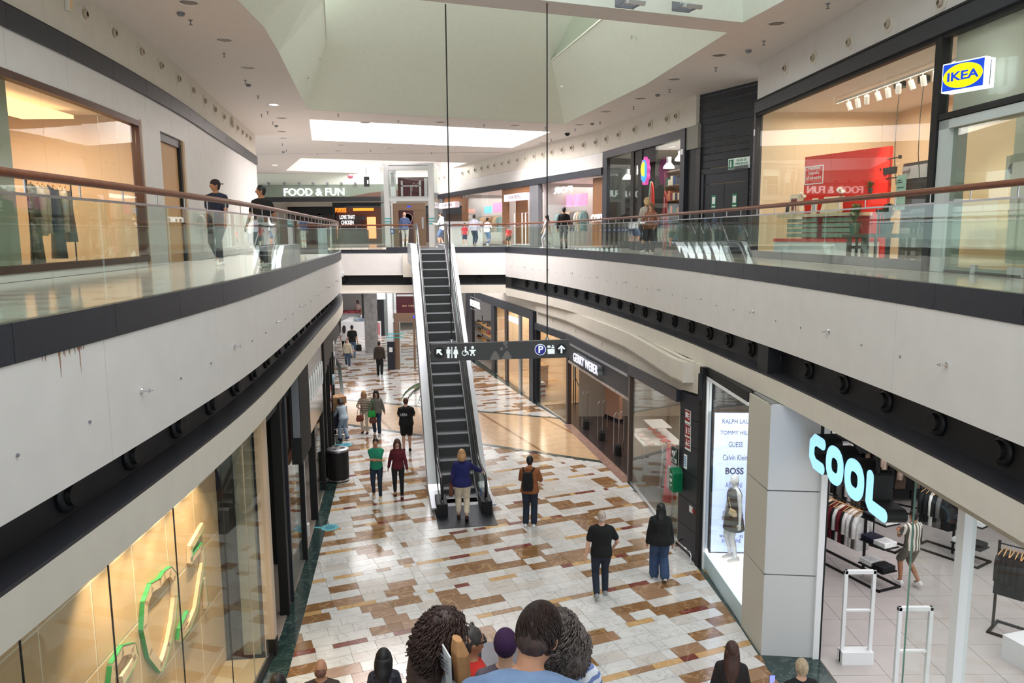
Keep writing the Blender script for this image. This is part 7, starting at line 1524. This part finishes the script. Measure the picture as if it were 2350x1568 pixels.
    if skirt: q = MB(); q.loft([[(r_*math.cos(2*PI*j/18)*1.15, r_*math.sin(2*PI*j/18), z_) for j in range(18)] for z_, r_ in ((.98, .15), (.86, .175), (.66, .20), (.64, .20))]); q.xf(S_).build('skirt', BMt, body, smooth=True)
    elif not bare:
        q = MB(); q.loft([[(rx*bf*math.cos(2*PI*j/16), ry*bf*math.sin(2*PI*j/16), z_+dz) for j in range(16)] for z_, rx, ry in ((.84, .165, .118), (.93, .172, .124), (1.0, .156, .112))])
        kk = {'long': 1, 'crop': .8, 'shorts': 0}[legs]
        for i in (0, 1):
            q.limb(hips[i]+Vector((0, 0, -.03)), .098*bf+loose*.01, kn[i]+(Vector((0, 0, .02)) if kk else Vector((0, 0, .06))), .068+loose*.03+(.0 if kk else .02), 12)
            if kk: q.limb(kn[i], .067+loose*.03, kn[i].lerp(ank[i], kk*.97), .05+loose*.045, 12)
        q.xf(S_); remesh(q, vox*s*1.05, 'trousers' if kk else 'shorts', BMt, body)
    if not half:
        for i in (0, 1):
            q = MB(); a = ank[i]; lf = (lift if i == bk else 0); R3 = Matrix.Rotation(-lf*4.2, 3, 'X'); rings = []
            for y_, wv, hv in ((-.085, .025, .06), (-.06, .04, .085), (0, .043, .09), (.07, .048, .065), (.14, .047, .045), (.175, .03, .03)):
                z0_ = -.08; rings.append([a+R3 @ Vector((wv*cx_, y_, z0_+hv*cz2)) for cx_, cz2 in ((-1, 0), (1, 0), (1.0, .4), (.75, .85), (.3, 1), (-.3, 1), (-.75, .85), (-1.0, .4))])
            q.loft(rings); q.xf(S_); so = q.build('shoe', cloth(shoe), body, smooth=True)
    # hair
    HM = mat('hair_%d' % sum(hair), hair, .5, noise=.35, nscale=40, stretch=(1, 1, .3), bump=.5) if hs not in ('cap',) else mat('hair_%d' % sum(hair), hair, .6)
    q = MB(); cap_ = lambda g_, dy=-.018, dz_=.024: q.ell(Hd((HC[0], HC[1]+dy, HC[2]+dz_)), (.080+g_, .096+g_, .108+g_), 18, 12, R=Rh)
    if hs in ('short', 'cap'): cap_(.004); q.ell(Hd((0, -.035, 1.605)), (.068, .056, .072), 14, 8, R=Rh)
    elif hs == 'buzz': cap_(-.002); q.ell(Hd((0, -.045, 1.60)), (.064, .054, .06), 14, 8, R=Rh)
    elif hs == 'fringe': q.ell(Hd((0, -.056, 1.60)), (.076, .06, .06), 14, 8, R=Rh)
    elif hs in ('long', 'vlong', 'bob', 'curly'):
        cap_(.014 if hs != 'curly' else .022); Lh = {'long': 1.32, 'vlong': 1.17, 'bob': 1.52, 'curly': 1.36}[hs]; w0 = .095 if hs != 'curly' else .108
        rings = []
        for k in range(8):
            t = k/7; z_ = 1.68-(1.68-Lh)*t; y_ = -.05-.045*min(1, t*1.6); rx = w0*(1.0+.25*math.sin(t*PI)*(1 if hs != 'bob' else .6))*(1-.45*t*t*(hs != 'bob')); ry = .05*(1-.4*t)+(.035 if hs in ('curly', 'bob') else 0)
            c = Hd((0, y_, z_)) if z_ > 1.5 else Hd((0, y_, 1.5)).lerp(U((0, y_, z_)), .85); c = Vector((c.x, c.y, c.z)) if z_ > 1.5 else U((0, y_-.02, z_))
            rings.append([c+Vector((rx*math.cos(2*PI*j/14), ry*math.sin(2*PI*j/14), 0)) for j in range(14)])
        q.loft(rings)
        if facef or hs == 'curly':
            for sx in (-1, 1): q.tube([Hd((sx*.078, .03, 1.70)), Hd((sx*.092, .03, 1.6)), Hd((sx*.088, .05, 1.5)), U((sx*.09, .085, 1.36))], [.02, .03, .03, .012], 8)
    q.xf(S_)
    if q.v: ho = q.build('hair', HM, body, smooth=True)
    if hs == 'cap':
        CM = cloth(lk or (36, 30, 32)); q = MB(); q.ell(Hd((0, .0, 1.685)), (.088, .104, .085), 16, 8, R=Rh); q.xf(S_); cpo = q.build('cap', CM, body, smooth=True); q = MB(); sgn_ = -1 if half == 'back' or open_ == 'backcap' else 1
        q.prism([(.08*math.cos(a), sgn_*(.08+.09*math.sin(a))) for a in [PI*k/10 for k in range(11)]], 1.665, 1.677); q.v = [tuple(Hd(p)) for p in q.v]; q.xf(S_).build('cap_brim', CM, cpo)
    if hs == 'beanie': q = MB(); q.ell(Hd((0, -.01, 1.67)), (.09, .108, .11), 18, 12, R=Rh); q.xf(S_).build('beanie', cloth(lk or (60, 20, 70)), body, smooth=True)
    if facef:
        for sx in (-1, 1):
            e = MB(); e.ell(Hd((sx*.030, .094, 1.645)), (.0115, .008, .0075), 8, 6, R=Rh); e.xf(S_); ey = e.build('eye', mat('eye_white', (225, 220, 214), .3), body, smooth=True)
            e = MB(); e.ell(Hd((sx*.030, .1015, 1.645)), (.0055, .003, .0055), 8, 6, R=Rh); e.xf(S_).build('iris', mat('iris_dark', (40, 28, 22), .2), ey)
            e = MB(); e.tube([Hd((sx*.045, .09, 1.664)), Hd((sx*.03, .1, 1.669)), Hd((sx*.016, .1, 1.664))], .0035, 5); e.xf(S_).build('eyebrow', HM, body)
        e = MB(); e.tube([Hd((-.022, .091, 1.578)), Hd((0, .097, 1.576)), Hd((.022, .091, 1.578))], [.004, .006, .004], 6); e.xf(S_).build('mouth', mat('lips', (160, 92, 84), .5), body)
    body['hd'] = 0; del body['hd']
    body_info = dict(U=U, Hd=Hd, s=s, ha=[a*s for a in ha], M=Matrix.Translation(pos) @ Matrix.Rotation(face, 4, 'Z'), sh=[a*s for a in sh], HM=HM)
    return body, body_info
def P(label, fx, fy, hx, hy, face, z=0., **k):
    p = onz(fx, fy, z); r = ray(hx, hy); t = math.hypot(p.x, p.y)/math.hypot(r[0], r[1]); h = ZE+r[2]*t-z; h = min(1.92, max(.9, h))
    return human(label, p, face, h, **k)
def bag(name, label, info, loc, size, col, strap=None, cat='bag', m=None, rz=0.):
    """a bag hanging at loc (person's frame) with an optional strap path"""
    M = info['M']; s = info['s']; o = thing(name, label, cat, M @ Vector([c*s for c in loc]), M.to_euler().z+rz); sx, sy, sz = size; q = MB(); q.loft([[(-sx*.9, -sy, 0), (sx*.9, -sy, 0), (sx*.9, sy, 0), (-sx*.9, sy, 0)], [(-sx, -sy*1.1, sz*.3), (sx, -sy*1.1, sz*.3), (sx, sy*1.1, sz*.3), (-sx, sy*1.1, sz*.3)], [(-sx*.85, -sy*.6, sz), (sx*.85, -sy*.6, sz), (sx*.85, sy*.6, sz), (-sx*.85, sy*.6, sz)]])
    q.build('bag_body', m or cloth(col), o, bevel=.012)
    if strap: q = MB(); b = Vector(loc); q.tube([(Vector(p)-b)*s for p in strap], .011, 6); q.xf(Matrix.Rotation(-rz, 4, 'Z')); q.build('strap', m or cloth(col), o, smooth=True)
    return o
# --- lower hall
P('man in a green T-shirt with folded arms and dark jeans walking to the viewer', 866, 1143, 858, 1007, PI+.1, top=(34, 134, 104), sleeve='short', bottom=(30, 42, 60), shoe=(214, 204, 176), hair=(30, 22, 20), arms='cross', stride=.1, facef=True, vox=.014)
b, i_ = P('long-haired woman in a maroon cardigan and black trousers beside the green T-shirt man', 915, 1141, 903, 1009, PI+.15, top=(92, 20, 34), bottom=(20, 20, 24), shoe=(70, 34, 30), hair=(74, 40, 32), hs='vlong', arms='swing', stride=.12, skin='l', fem=True, facef=True, vox=.014)
b, i_ = P('man seen from behind in a black T-shirt with white lettering and black shorts', 934, 1035, 931, 914, .12, top=(18, 18, 20), sleeve='short', bottom=(16, 16, 18), legs='shorts', shoe=(24, 22, 22), hair=(70, 44, 32), arms='phone', pitch=.35, build=1.22, loose=.5, skin='l')
text('shirt_lettering', 'HERA', .13, PALE, b, Matrix.Translation((-.07*i_['s'], -.178, 1.24*i_['s'])) @ UP, .001, width=.22)
P('blonde woman in a striped cream sweater and cream trousers walking forward', 838, 994, 837, 897, PI, topm=stripes('striped_sweater', (206, 190, 170), (96, 80, 76), 16), bottom=(216, 204, 186), shoe=(60, 30, 30), hair=(190, 150, 110), hs='long', arms='onehold', stride=.05, skin='l', fem=True, facef=True)
P('dark-haired woman in a grey jumper and blue jeans walking beside the striped sweater', 866, 998, 868, 896, PI, top=(120, 116, 110), bottom=(44, 62, 84), shoe=(226, 226, 226), hair=(34, 26, 26), hs='vlong', arms='swing2', stride=.06, skin='l', fem=True, facef=True, loose=.4)
for lb, px, py, c in (('small brown shoulder bag of the woman in the striped sweater', 826, 960, (120, 62, 50)), ('bright green carrier bag between the two walking women', 853, 950, (40, 160, 70)), ('brown shoulder bag of the woman in the grey jumper', 856, 964, (110, 66, 60))):
    p = ony(px, py, 26.5); o = thing('handbag', lb, 'bag', p, .2); q = MB(); q.loft([[(-.11, -.05, -.12), (.11, -.05, -.12), (.11, .05, -.12), (-.11, .05, -.12)], [(-.14, -.07, -.03), (.14, -.07, -.03), (.14, .07, -.03), (-.14, .07, -.03)], [(-.1, -.03, .11), (.1, -.03, .11), (.1, .03, .11), (-.1, .03, .11)]]); q.build('bag_body', cloth(c), o, bevel=.02); q = MB(); q.tube([(-.1, 0, .1), (-.03, .0, .45), (.06, .02, .48), (.1, 0, .1)], .009, 5); q.build('strap', cloth(c), o, smooth=True)
P('girl in pale blue leaning over the stock trolley at the left shops', 790, 1010, 782, 916, .75, top=(176, 192, 206), sleeve='mid', bottom=(150, 168, 190), shoe=(60, 60, 110), hair=(36, 28, 28), hs='bob', arms='push', stride=.12, fem=True, lean=.35, loose=.6)
P('person with short dark hair in a brown jacket walking away near the lift', 872, 862, 868, 784, .05, top=(58, 48, 40), bottom=(26, 26, 30), shoe=(30, 28, 28), hair=(28, 24, 24), arms='down', stride=.08, loose=.6, skin='t')
P('man in a cream jacket and jeans walking towards the viewer at the far left', 799, 843, 797, 778, PI+.1, top=(200, 184, 160), bottom=(58, 74, 96), shoe=(236, 234, 230), hair=(120, 100, 84), arms='swing', stride=.14, facef=True, loose=.4, skin='l')
P('woman in a white top walking away beside the man with the carrier bag', 792, 815, 791, 748, .1, top=(224, 216, 214), sleeve='short', bottom=(26, 26, 32), shoe=(40, 36, 36), hair=(32, 26, 26), hs='long', arms='down', stride=.08, fem=True)
b, i_ = P('man in a black T-shirt walking away with a black carrier bag at the far left', 810, 822, 808, 744, .0, top=(20, 20, 22), sleeve='short', bottom=(90, 112, 140), shoe=(60, 60, 60), hair=(28, 24, 22), arms='down', stride=.08, build=1.08)
bag('carrier_bag', 'black paper carrier bag in the hand of the man walking away', i_, (.33, .0, .38), (.16, .07, .38), (22, 22, 24), [(.24, 0, .76), (.27, .03, .82), (.36, 0, .76)])
b, i_ = P('blonde woman in a dark blue blouse and white trousers stepping onto the escalator', 1062, 1193, 1058, 1033, .05, top=(26, 30, 92), bottom=(222, 208, 184), shoe=(54, 40, 36), hair=(176, 134, 92), hs='bob', arms='rail', legs='crop', stride=.12, skin='l', fem=True, loose=.5, build=1.12, vox=.014)
bag('handbag', 'brown leather shoulder bag of the woman stepping onto the escalator', i_, (-.27, .03, .62), (.05, .14, .3), (96, 52, 36), [(-.27, -.08, .9), (-.22, 0, 1.40), (-.2, .02, 1.46), (-.27, .14, .9)])
b, i_ = P('man with a black backpack over a tan hoodie standing right of the escalator', 1216, 1208, 1211, 1048, -.15, top=(146, 88, 52), bottom=(34, 42, 60), shoe=(230, 230, 228), hair=(22, 20, 22), arms='phone', skin='m', hoodie=True, loose=.6, pitch=.3, build=1.08, vox=.014)
bp = bag('backpack', 'black backpack on the back of the man in the tan hoodie', i_, (-.02, -.22, .98), (.13, .08, .44), (16, 16, 18), None, 'backpack')
q = MB()
for sx in (-1, 1): q.tube([(sx*.07, .02, .42), (sx*.13, .1, .5), (sx*.14, .2, .5), (sx*.15, .26, .3), (sx*.14, .15, .05), (sx*.1, .03, .02)], .018, 6)
q.build('strap', cloth((16, 16, 18)), bp, smooth=True)
P('bald man in a black T-shirt and dark jeans walking away on the tiled floor', 1379, 1372, 1377, 1173, .0, top=(14, 14, 16), sleeve='short', bottom=(32, 40, 56), shoe=(150, 150, 150), hair=(176, 160, 150), hs='buzz', arms=((-.3, -.02, .84), (.27, .2, .95)), stride=.16, foot=-1, skin='l', loose=.3, build=1.08, vox=.012)
P('woman in a black hooded top and wide blue jeans walking along the right shops', 1513, 1332, 1508, 1156, -.05, top=(14, 14, 15), bottom=(56, 76, 110), shoe=(210, 210, 210), hair=(14, 12, 14), hs='long', arms='down', stride=.12, fem=True, loose=1.3, build=1.12, vox=.012)
P('man in a striped shirt and grey shorts standing in the sports shop', 2086, 1345, 2086, 1170, .25, topm=stripes('striped_shirt', (222, 216, 204), (92, 88, 78), 14, 0), sleeve='short', bottom=(104, 100, 92), legs='shorts', shoe=(236, 236, 234), hair=(34, 24, 20), arms='phone', stride=.16, skin='t', vox=.014, build=1.05)
def Pn(label, hx, hy, zh, face, h, **k):
    p = onz(hx, hy, zh); return human(label, Vector((p.x, p.y, 0)), face, h, **k)
Pn('dark-curled head of a person at the very bottom left of the photo', 637, 1562, 1.6, .3, 1.66, top=(40, 36, 36), hair=(26, 22, 22), hs='curly')
Pn('balding man in a dark brown top at the bottom left of the hall', 736, 1532, 1.62, .1, 1.72, top=(70, 56, 50), hair=(110, 70, 54), hs='fringe', skin='m', build=1.15)
Pn('woman with black curly hair in a floral dark top at the bottom of the hall', 880, 1510, 1.6, .1, 1.7, topm=mat('floral_cloth', (50, 48, 60), .8, noise=1.0, nscale=22), hair=(20, 17, 19), hs='curly', fem=True)
Pn('woman with very long brown hair in a dark jacket walking near the pillar', 1680, 1492, 1.6, -.25, 1.7, top=(34, 28, 28), hair=(66, 38, 30), hs='vlong', fem=True, loose=.5, vox=.013)
b, i_ = Pn('blond short-haired person in black looking at a phone by the pillar', 1840, 1533, 1.55, .1, 1.66, top=(20, 20, 24), hair=(176, 156, 128), hs='short', arms=((-.2, .35, 1.15), (.1, .3, 1.1)), skin='l', vox=.013)
M = i_['M']; o = thing('phone', 'smartphone with lit screen held by the blond person', 'phone', M @ (i_['ha'][0]+Vector((0, .08, .05))), 0); B('case', BLK, o, (-.04, 0, -.07, .04, .01, .07)); B('screen', mat('phone_screen', (150, 160, 230), .3, emit=.7), o, (-.036, -.002, -.065, .036, 0, .065))
# --- foreground group on the escalator under the camera
def Pe(label, hx, hy, Y, face, h, **k):
    c = ony(hx, hy, Y); return human(label, None, face, h, headat=c, **k), c
(bm_, im), c_ = Pe('man in a light blue T-shirt seen from behind and above in the foreground', 1233, 1464, 2.95, -.10, 1.80, top=(112, 136, 172), sleeve='short', bottom=(60, 62, 70), hair=(66, 46, 40), hs='short', skin='m', shrug=1, yaw=-.2, pitch=.72, lean=.22, roll=.16, vox=.009, build=1.38, loose=.35)
def strands(info, n, r0, parent, m, L=(.2, 1.35), spread=1., seed=1, rr=.0016, cx=(.0, -.055, .09)):
    rg = random.Random(seed); q = MB(); Hd = info['Hd']; s = info['s']
    for k in range(n):
        a = rg.random()*2*PI; P_ = []; th0 = rg.random()*.2; th1 = th0+.35+rg.random()*.3+L[0]; st = rg.random()*(L[1]-.4)
        for j in range(5):
            t = st+(th1-th0)*j/4*.6; aa = a+.5*math.sin(t*2); x = math.sin(t)*math.sin(aa); y = math.sin(t)*math.cos(aa); z = math.cos(t); lift = r0+.004*math.sin(j*1.2)
            # crown tilted backwards
            v = Matrix.Rotation(.55, 3, 'X') @ Vector((x, y, z)); P_.append(Hd((v.x*(.084+lift), .012-.018+v.y*(.100+lift), 1.659+v.z*(.112+lift)))*s)
        q.tube(P_, rr, 4)
    q.build('hair_strands', m, parent)
strands(im, 1500, .003, bm_, mat('hair_dark_strand', (48, 32, 28), .5), (.2, 2.7))
def curls(info, parent, m, n, seed, length, big=1., rad=.012):
    rg = random.Random(seed); q = MB(); Hd = info['Hd']; U = info['U']; s = info['s']
    for k in range(n):
        t = rg.random()
        if t < .5:
            th = math.acos(1-1.25*rg.random()); a = rg.random()*2*PI; v = Vector((math.sin(th)*math.cos(a), math.sin(th)*math.sin(a), math.cos(th)))
            if v.y > .45 and v.z < .65: continue
            c = Hd((v.x*.103*big, -.006+v.y*.118*big, 1.659+v.z*.128*big)); d = Vector((v.x*.6, v.y*.6, -.9)).normalized()
        else:
            u = rg.random(); z_ = 1.66-(1.66-length)*u; a = PI+rg.random()*PI; w_ = .115*big*(1.1-.3*u*u); x_ = w_*math.cos(a); c = Hd((x_, -.06+.085*math.sin(a), z_)) if z_ > 1.5 else U((x_, -.09+.075*math.sin(a), z_)); d = Vector((.15*rg.uniform(-1, 1), .1*rg.uniform(-1, 1), -1)).normalized()
        n1 = d.orthogonal().normalized(); n2 = d.cross(n1); P_ = []; L = .05+.05*rg.random(); r_ = rad*(.6+.8*rg.random()); ph = rg.random()*6
        for j in range(9): f = j/8; P_.append((c+d*L*f+n1*r_*math.cos(ph+f*8)+n2*r_*math.sin(ph+f*8))*s)
        q.tube(P_, .003, 4)
    q.build('curls', m, parent, smooth=True)
(b1, i1), c_ = Pe('woman with long dark curly hair and glasses biting food in the foreground left', 1024, 1466, 3.25, -.95, 1.64, top=(226, 226, 230), sleeve='short', bottom=(50, 52, 60), hair=(68, 44, 40), hs='curly', skin='l', fem=True, yaw=-.5, vox=.009, facef=True, arms=((-.10, .09, 1.30), (-.02, .07, 1.33)))
curls(i1, b1, i1['HM'], 1700, 3, 1.28, 1.06, .011)
e = MB(); Hd = i1['Hd']
for sx in (-1, 1): e.tube([Hd((sx*.034+.024*math.cos(a), .115, 1.645+.019*math.sin(a))) for a in [2*PI*k/14 for k in range(15)]], .002, 5)
e.tube([Hd((-.058, .112, 1.65)), Hd((-.078, .04, 1.65)), Hd((-.08, 0, 1.64))], .002, 5); e.tube([Hd((.058, .112, 1.65)), Hd((.078, .04, 1.65)), Hd((.08, 0, 1.64))], .002, 5); e.xf(Matrix.Scale(i1['s'], 4)); e.build('spectacles', BLK, b1)
hp = ony(1050, 1515, 3.1); o = thing('food_wrapper', 'brown paper food wrapper with a white printed napkin held to the curly woman\'s mouth', 'wrapper', hp, -1.1)
KP = mat('kraft_paper', (196, 144, 96), .8, noise=.12, nscale=20); q = MB(); q.loft([[(r_*math.cos(2*PI*k/7), r_*.55*math.sin(2*PI*k/7)+yy_, zz_) for k in range(7)] for zz_, r_, yy_ in ((.1, .035, .0), (.04, .065, .01), (-.08, .06, .02), (-.28, .035, .05))]); q.build('kraft_cone', KP, o); q = MB(); q.hexa((-.06, -.05, .06), (.05, -.055, .05), (.03, -.045, -.16), (-.02, -.04, -.17), (0, .006, 0)); q.build('napkin', PALE, o)
q = MB(); [q.box(-.045, -.062, .02-.018*j, .03, -.058, .024-.018*j) for j in range(4)]; q.build('print', GREY, o)
(b2, i2), c_ = Pe('woman with short grey curly hair and a blue striped shirt in the foreground right', 1278, 1462, 3.3, .3, 1.60, topm=stripes('blue_striped', (222, 226, 236), (112, 130, 184), 26), sleeve='short', bottom=(60, 60, 70), hair=(92, 82, 78), hs='bob', skin='l', fem=True, yaw=.2, vox=.009, loose=.7, build=1.1)
curls(i2, b2, i2['HM'], 1300, 5, 1.56, 1.03, .011)
bag('backpack', 'cream leather backpack strap and bag on the striped shirt woman\'s back', i2, (-.1, -.24, .98), (.13, .08, .38), (200, 186, 168), [(-.06, -.2, 1.36), (-.1, -.1, 1.48), (-.13, .05, 1.47), (-.15, .13, 1.3)], 'backpack')
(b3, i3), c_ = Pe('grey-haired man with sunglasses and a red shirt farther down the escalator', 1086, 1472, 5.9, -1.0, 1.70, top=(196, 44, 36), bottom=(50, 50, 56), hair=(60, 54, 52), hs='short', skin='t', yaw=-.3, vox=.012, facef=True)
e = MB(); Hd = i3['Hd']; e.tube([Hd((-.08, 0, 1.65)), Hd((-.075, .07, 1.65)), Hd((-.05, .108, 1.648)), Hd((-.012, .112, 1.648)), Hd((.012, .112, 1.648)), Hd((.05, .108, 1.648)), Hd((.075, .07, 1.65)), Hd((.08, 0, 1.65))], [.004, .006, .014, .012, .012, .014, .006, .004], 6); e.xf(Matrix.Scale(i3['s'], 4)); e.build('sunglasses', BLK, b3)
(b4, i4), c_ = Pe('person in a dark purple beanie on the escalator between the men', 1160, 1482, 4.9, 0., 1.60, top=(90, 80, 90), hair=(40, 30, 36), hs='beanie', skin='l', vox=.012, lk=(52, 20, 62))
# --- upper gallery
H = dict(z=H2)
P('bearded man with a dark backwards cap and navy T-shirt walking on the left gallery', 505, 608, 492, 413, 3.05, z=H2, top=(28, 36, 58), sleeve='short', bottom=(46, 48, 54), hair=(40, 30, 28), hs='cap', open_='backcap', skin='t', arms='swing', stride=.14, yaw=-.8, facef=True, build=1.15, vox=.013, lk=(46, 38, 40))
P('dark-haired man in a black T-shirt walking on the left gallery behind the balustrade', 608, 612, 595, 426, 2.9, z=H2, top=(18, 18, 20), sleeve='short', bottom=(34, 30, 32), hair=(24, 20, 20), hs='short', skin='t', arms='swing2', stride=.1, yaw=-1.0, facef=True, build=1.15, vox=.013)
b, i_ = P('bald man in a blue jumper and white trousers waiting before the lift', 930, 567, 930, 487, .0, z=H2, top=(70, 84, 120), bottom=(222, 216, 214), shoe=(210, 206, 200), hair=(170, 140, 124), hs='fringe', skin='l', arms='onehold', build=1.1)
P('boy in a white hoodie and denim shorts at the escalator head looking down', 1014, 568, 1015, 487, 1.4, z=H2, top=(236, 238, 242), bottom=(110, 134, 170), legs='shorts', shoe=(230, 230, 230), hair=(44, 34, 34), hs='short', arms='phone', stride=.08, skin='l', facef=True, pitch=.25, hoodie=True)
P('small child in a red T-shirt walking on the bridge gallery', 1067, 565, 1067, 512, .1, z=H2, top=(214, 40, 60), sleeve='short', bottom=(40, 44, 90), legs='shorts', shoe=(230, 230, 230), hair=(60, 44, 36), arms='swing', stride=.1, skin='l')
P('man in a pale grey hooded top walking right beside the red child', 1089, 565, 1085, 493, -.3, z=H2, top=(190, 190, 206), bottom=(44, 54, 80), shoe=(180, 170, 160), hair=(40, 34, 34), arms='swing2', stride=.18, hoodie=True, loose=.5)
P('woman in a white blouse and blue jeans walking away near the reception desk', 1119, 565, 1118, 500, -.5, z=H2, top=(232, 230, 234), bottom=(70, 104, 160), shoe=(236, 236, 236), hair=(30, 26, 28), hs='short', arms='onehold', stride=.14, fem=True)
P('child in a red shirt at the right corner of the bridge balustrade', 1168, 566, 1166, 521, .3, z=H2, top=(210, 60, 66), sleeve='short', bottom=(70, 76, 70), legs='shorts', shoe=(220, 220, 220), hair=(90, 66, 50), arms='down', stride=.1, skin='l')
P('man in black seen from behind standing on the right gallery', 1294, 571, 1296, 476, .15, z=H2, top=(16, 16, 18), bottom=(36, 36, 40), shoe=(20, 20, 20), hair=(20, 18, 18), arms='onehold', stride=.05, skin='t', build=1.08)
P('woman with dark ponytail in pale clothes walking before the fashion shop', 1255, 570, 1260, 494, 1.3, z=H2, top=(206, 196, 192), sleeve='short', bottom=(190, 196, 200), shoe=(236, 236, 236), hair=(30, 24, 26), hs='long', arms='swing', stride=.18, fem=True, skin='l')
P('brown-haired woman with glasses behind the right balustrade by the surf shop', 1492, 583, 1490, 467, 2.6, z=H2, top=(150, 96, 76), bottom=(70, 70, 80), hair=(116, 82, 56), hs='bob', arms='pocket', fem=True, skin='l', facef=True, loose=.4)
P('fair-haired person just behind the brown-haired woman by the surf shop', 1482, 580, 1482, 455, .2, z=H2, top=(190, 180, 170), bottom=(80, 80, 90), hair=(196, 160, 112), hs='bob', arms='down', fem=True, skin='l')
# kiosk vendor
P('kiosk vendor in a white T-shirt and cap behind the far white counter', 836, 768, 836, 714, PI, top=(236, 236, 238), sleeve='short', bottom=(50, 50, 60), hair=(60, 40, 30), hs='cap', lk=(230, 226, 220), facef=True, skin='l')
# mannequins
MW = mat('mannequin_white', (228, 228, 230), .35)
V2, (u, z) = X2(G4, .42, 1680, 1310); pm = V2.pt(u, 0, .455)
b, i_ = human('white faceless mannequin in a grey sleeveless dress in the light-box window', pm, math.atan2(V2.d.y, V2.d.x)+PI+.25, 1.80, topm=stripes('panel_dress', (84, 84, 88), (44, 44, 50), 5), sleeve='none', botm=cloth((58, 58, 62)), skin=MW, hs='bald', fem=True, skirt=True, shoe=(226, 220, 214), arms='down', vox=.012, cat='mannequin', name='mannequin')
bag('handbag', 'beige crossbody bag worn by the window mannequin', i_, (-.17, .14, .98), (.1, .04, .13), (206, 180, 140), [(-.08, .13, 1.1), (.0, .13, 1.3), (.13, .02, 1.45), (.12, -.05, 1.42)])
for i, (px, fy, hy, c, kk) in enumerate(((822, 742, 690, (210, 120, 120), 'pale mannequin in a flowered pink top at the far shop, left one'), (838, 748, 688, (190, 50, 50), 'mannequin in red trousers and straw hat at the far shop, right one'))):
    P(kk, px, fy, px, hy, PI, top=(226, 200, 190), sleeve='short', bottom=c, shoe=(200, 180, 160), hair=(196, 164, 120) if i else (50, 36, 30), hs='long' if not i else 'cap', lk=(206, 170, 120), fem=True, cat='mannequin', name='mannequin', skin='m')
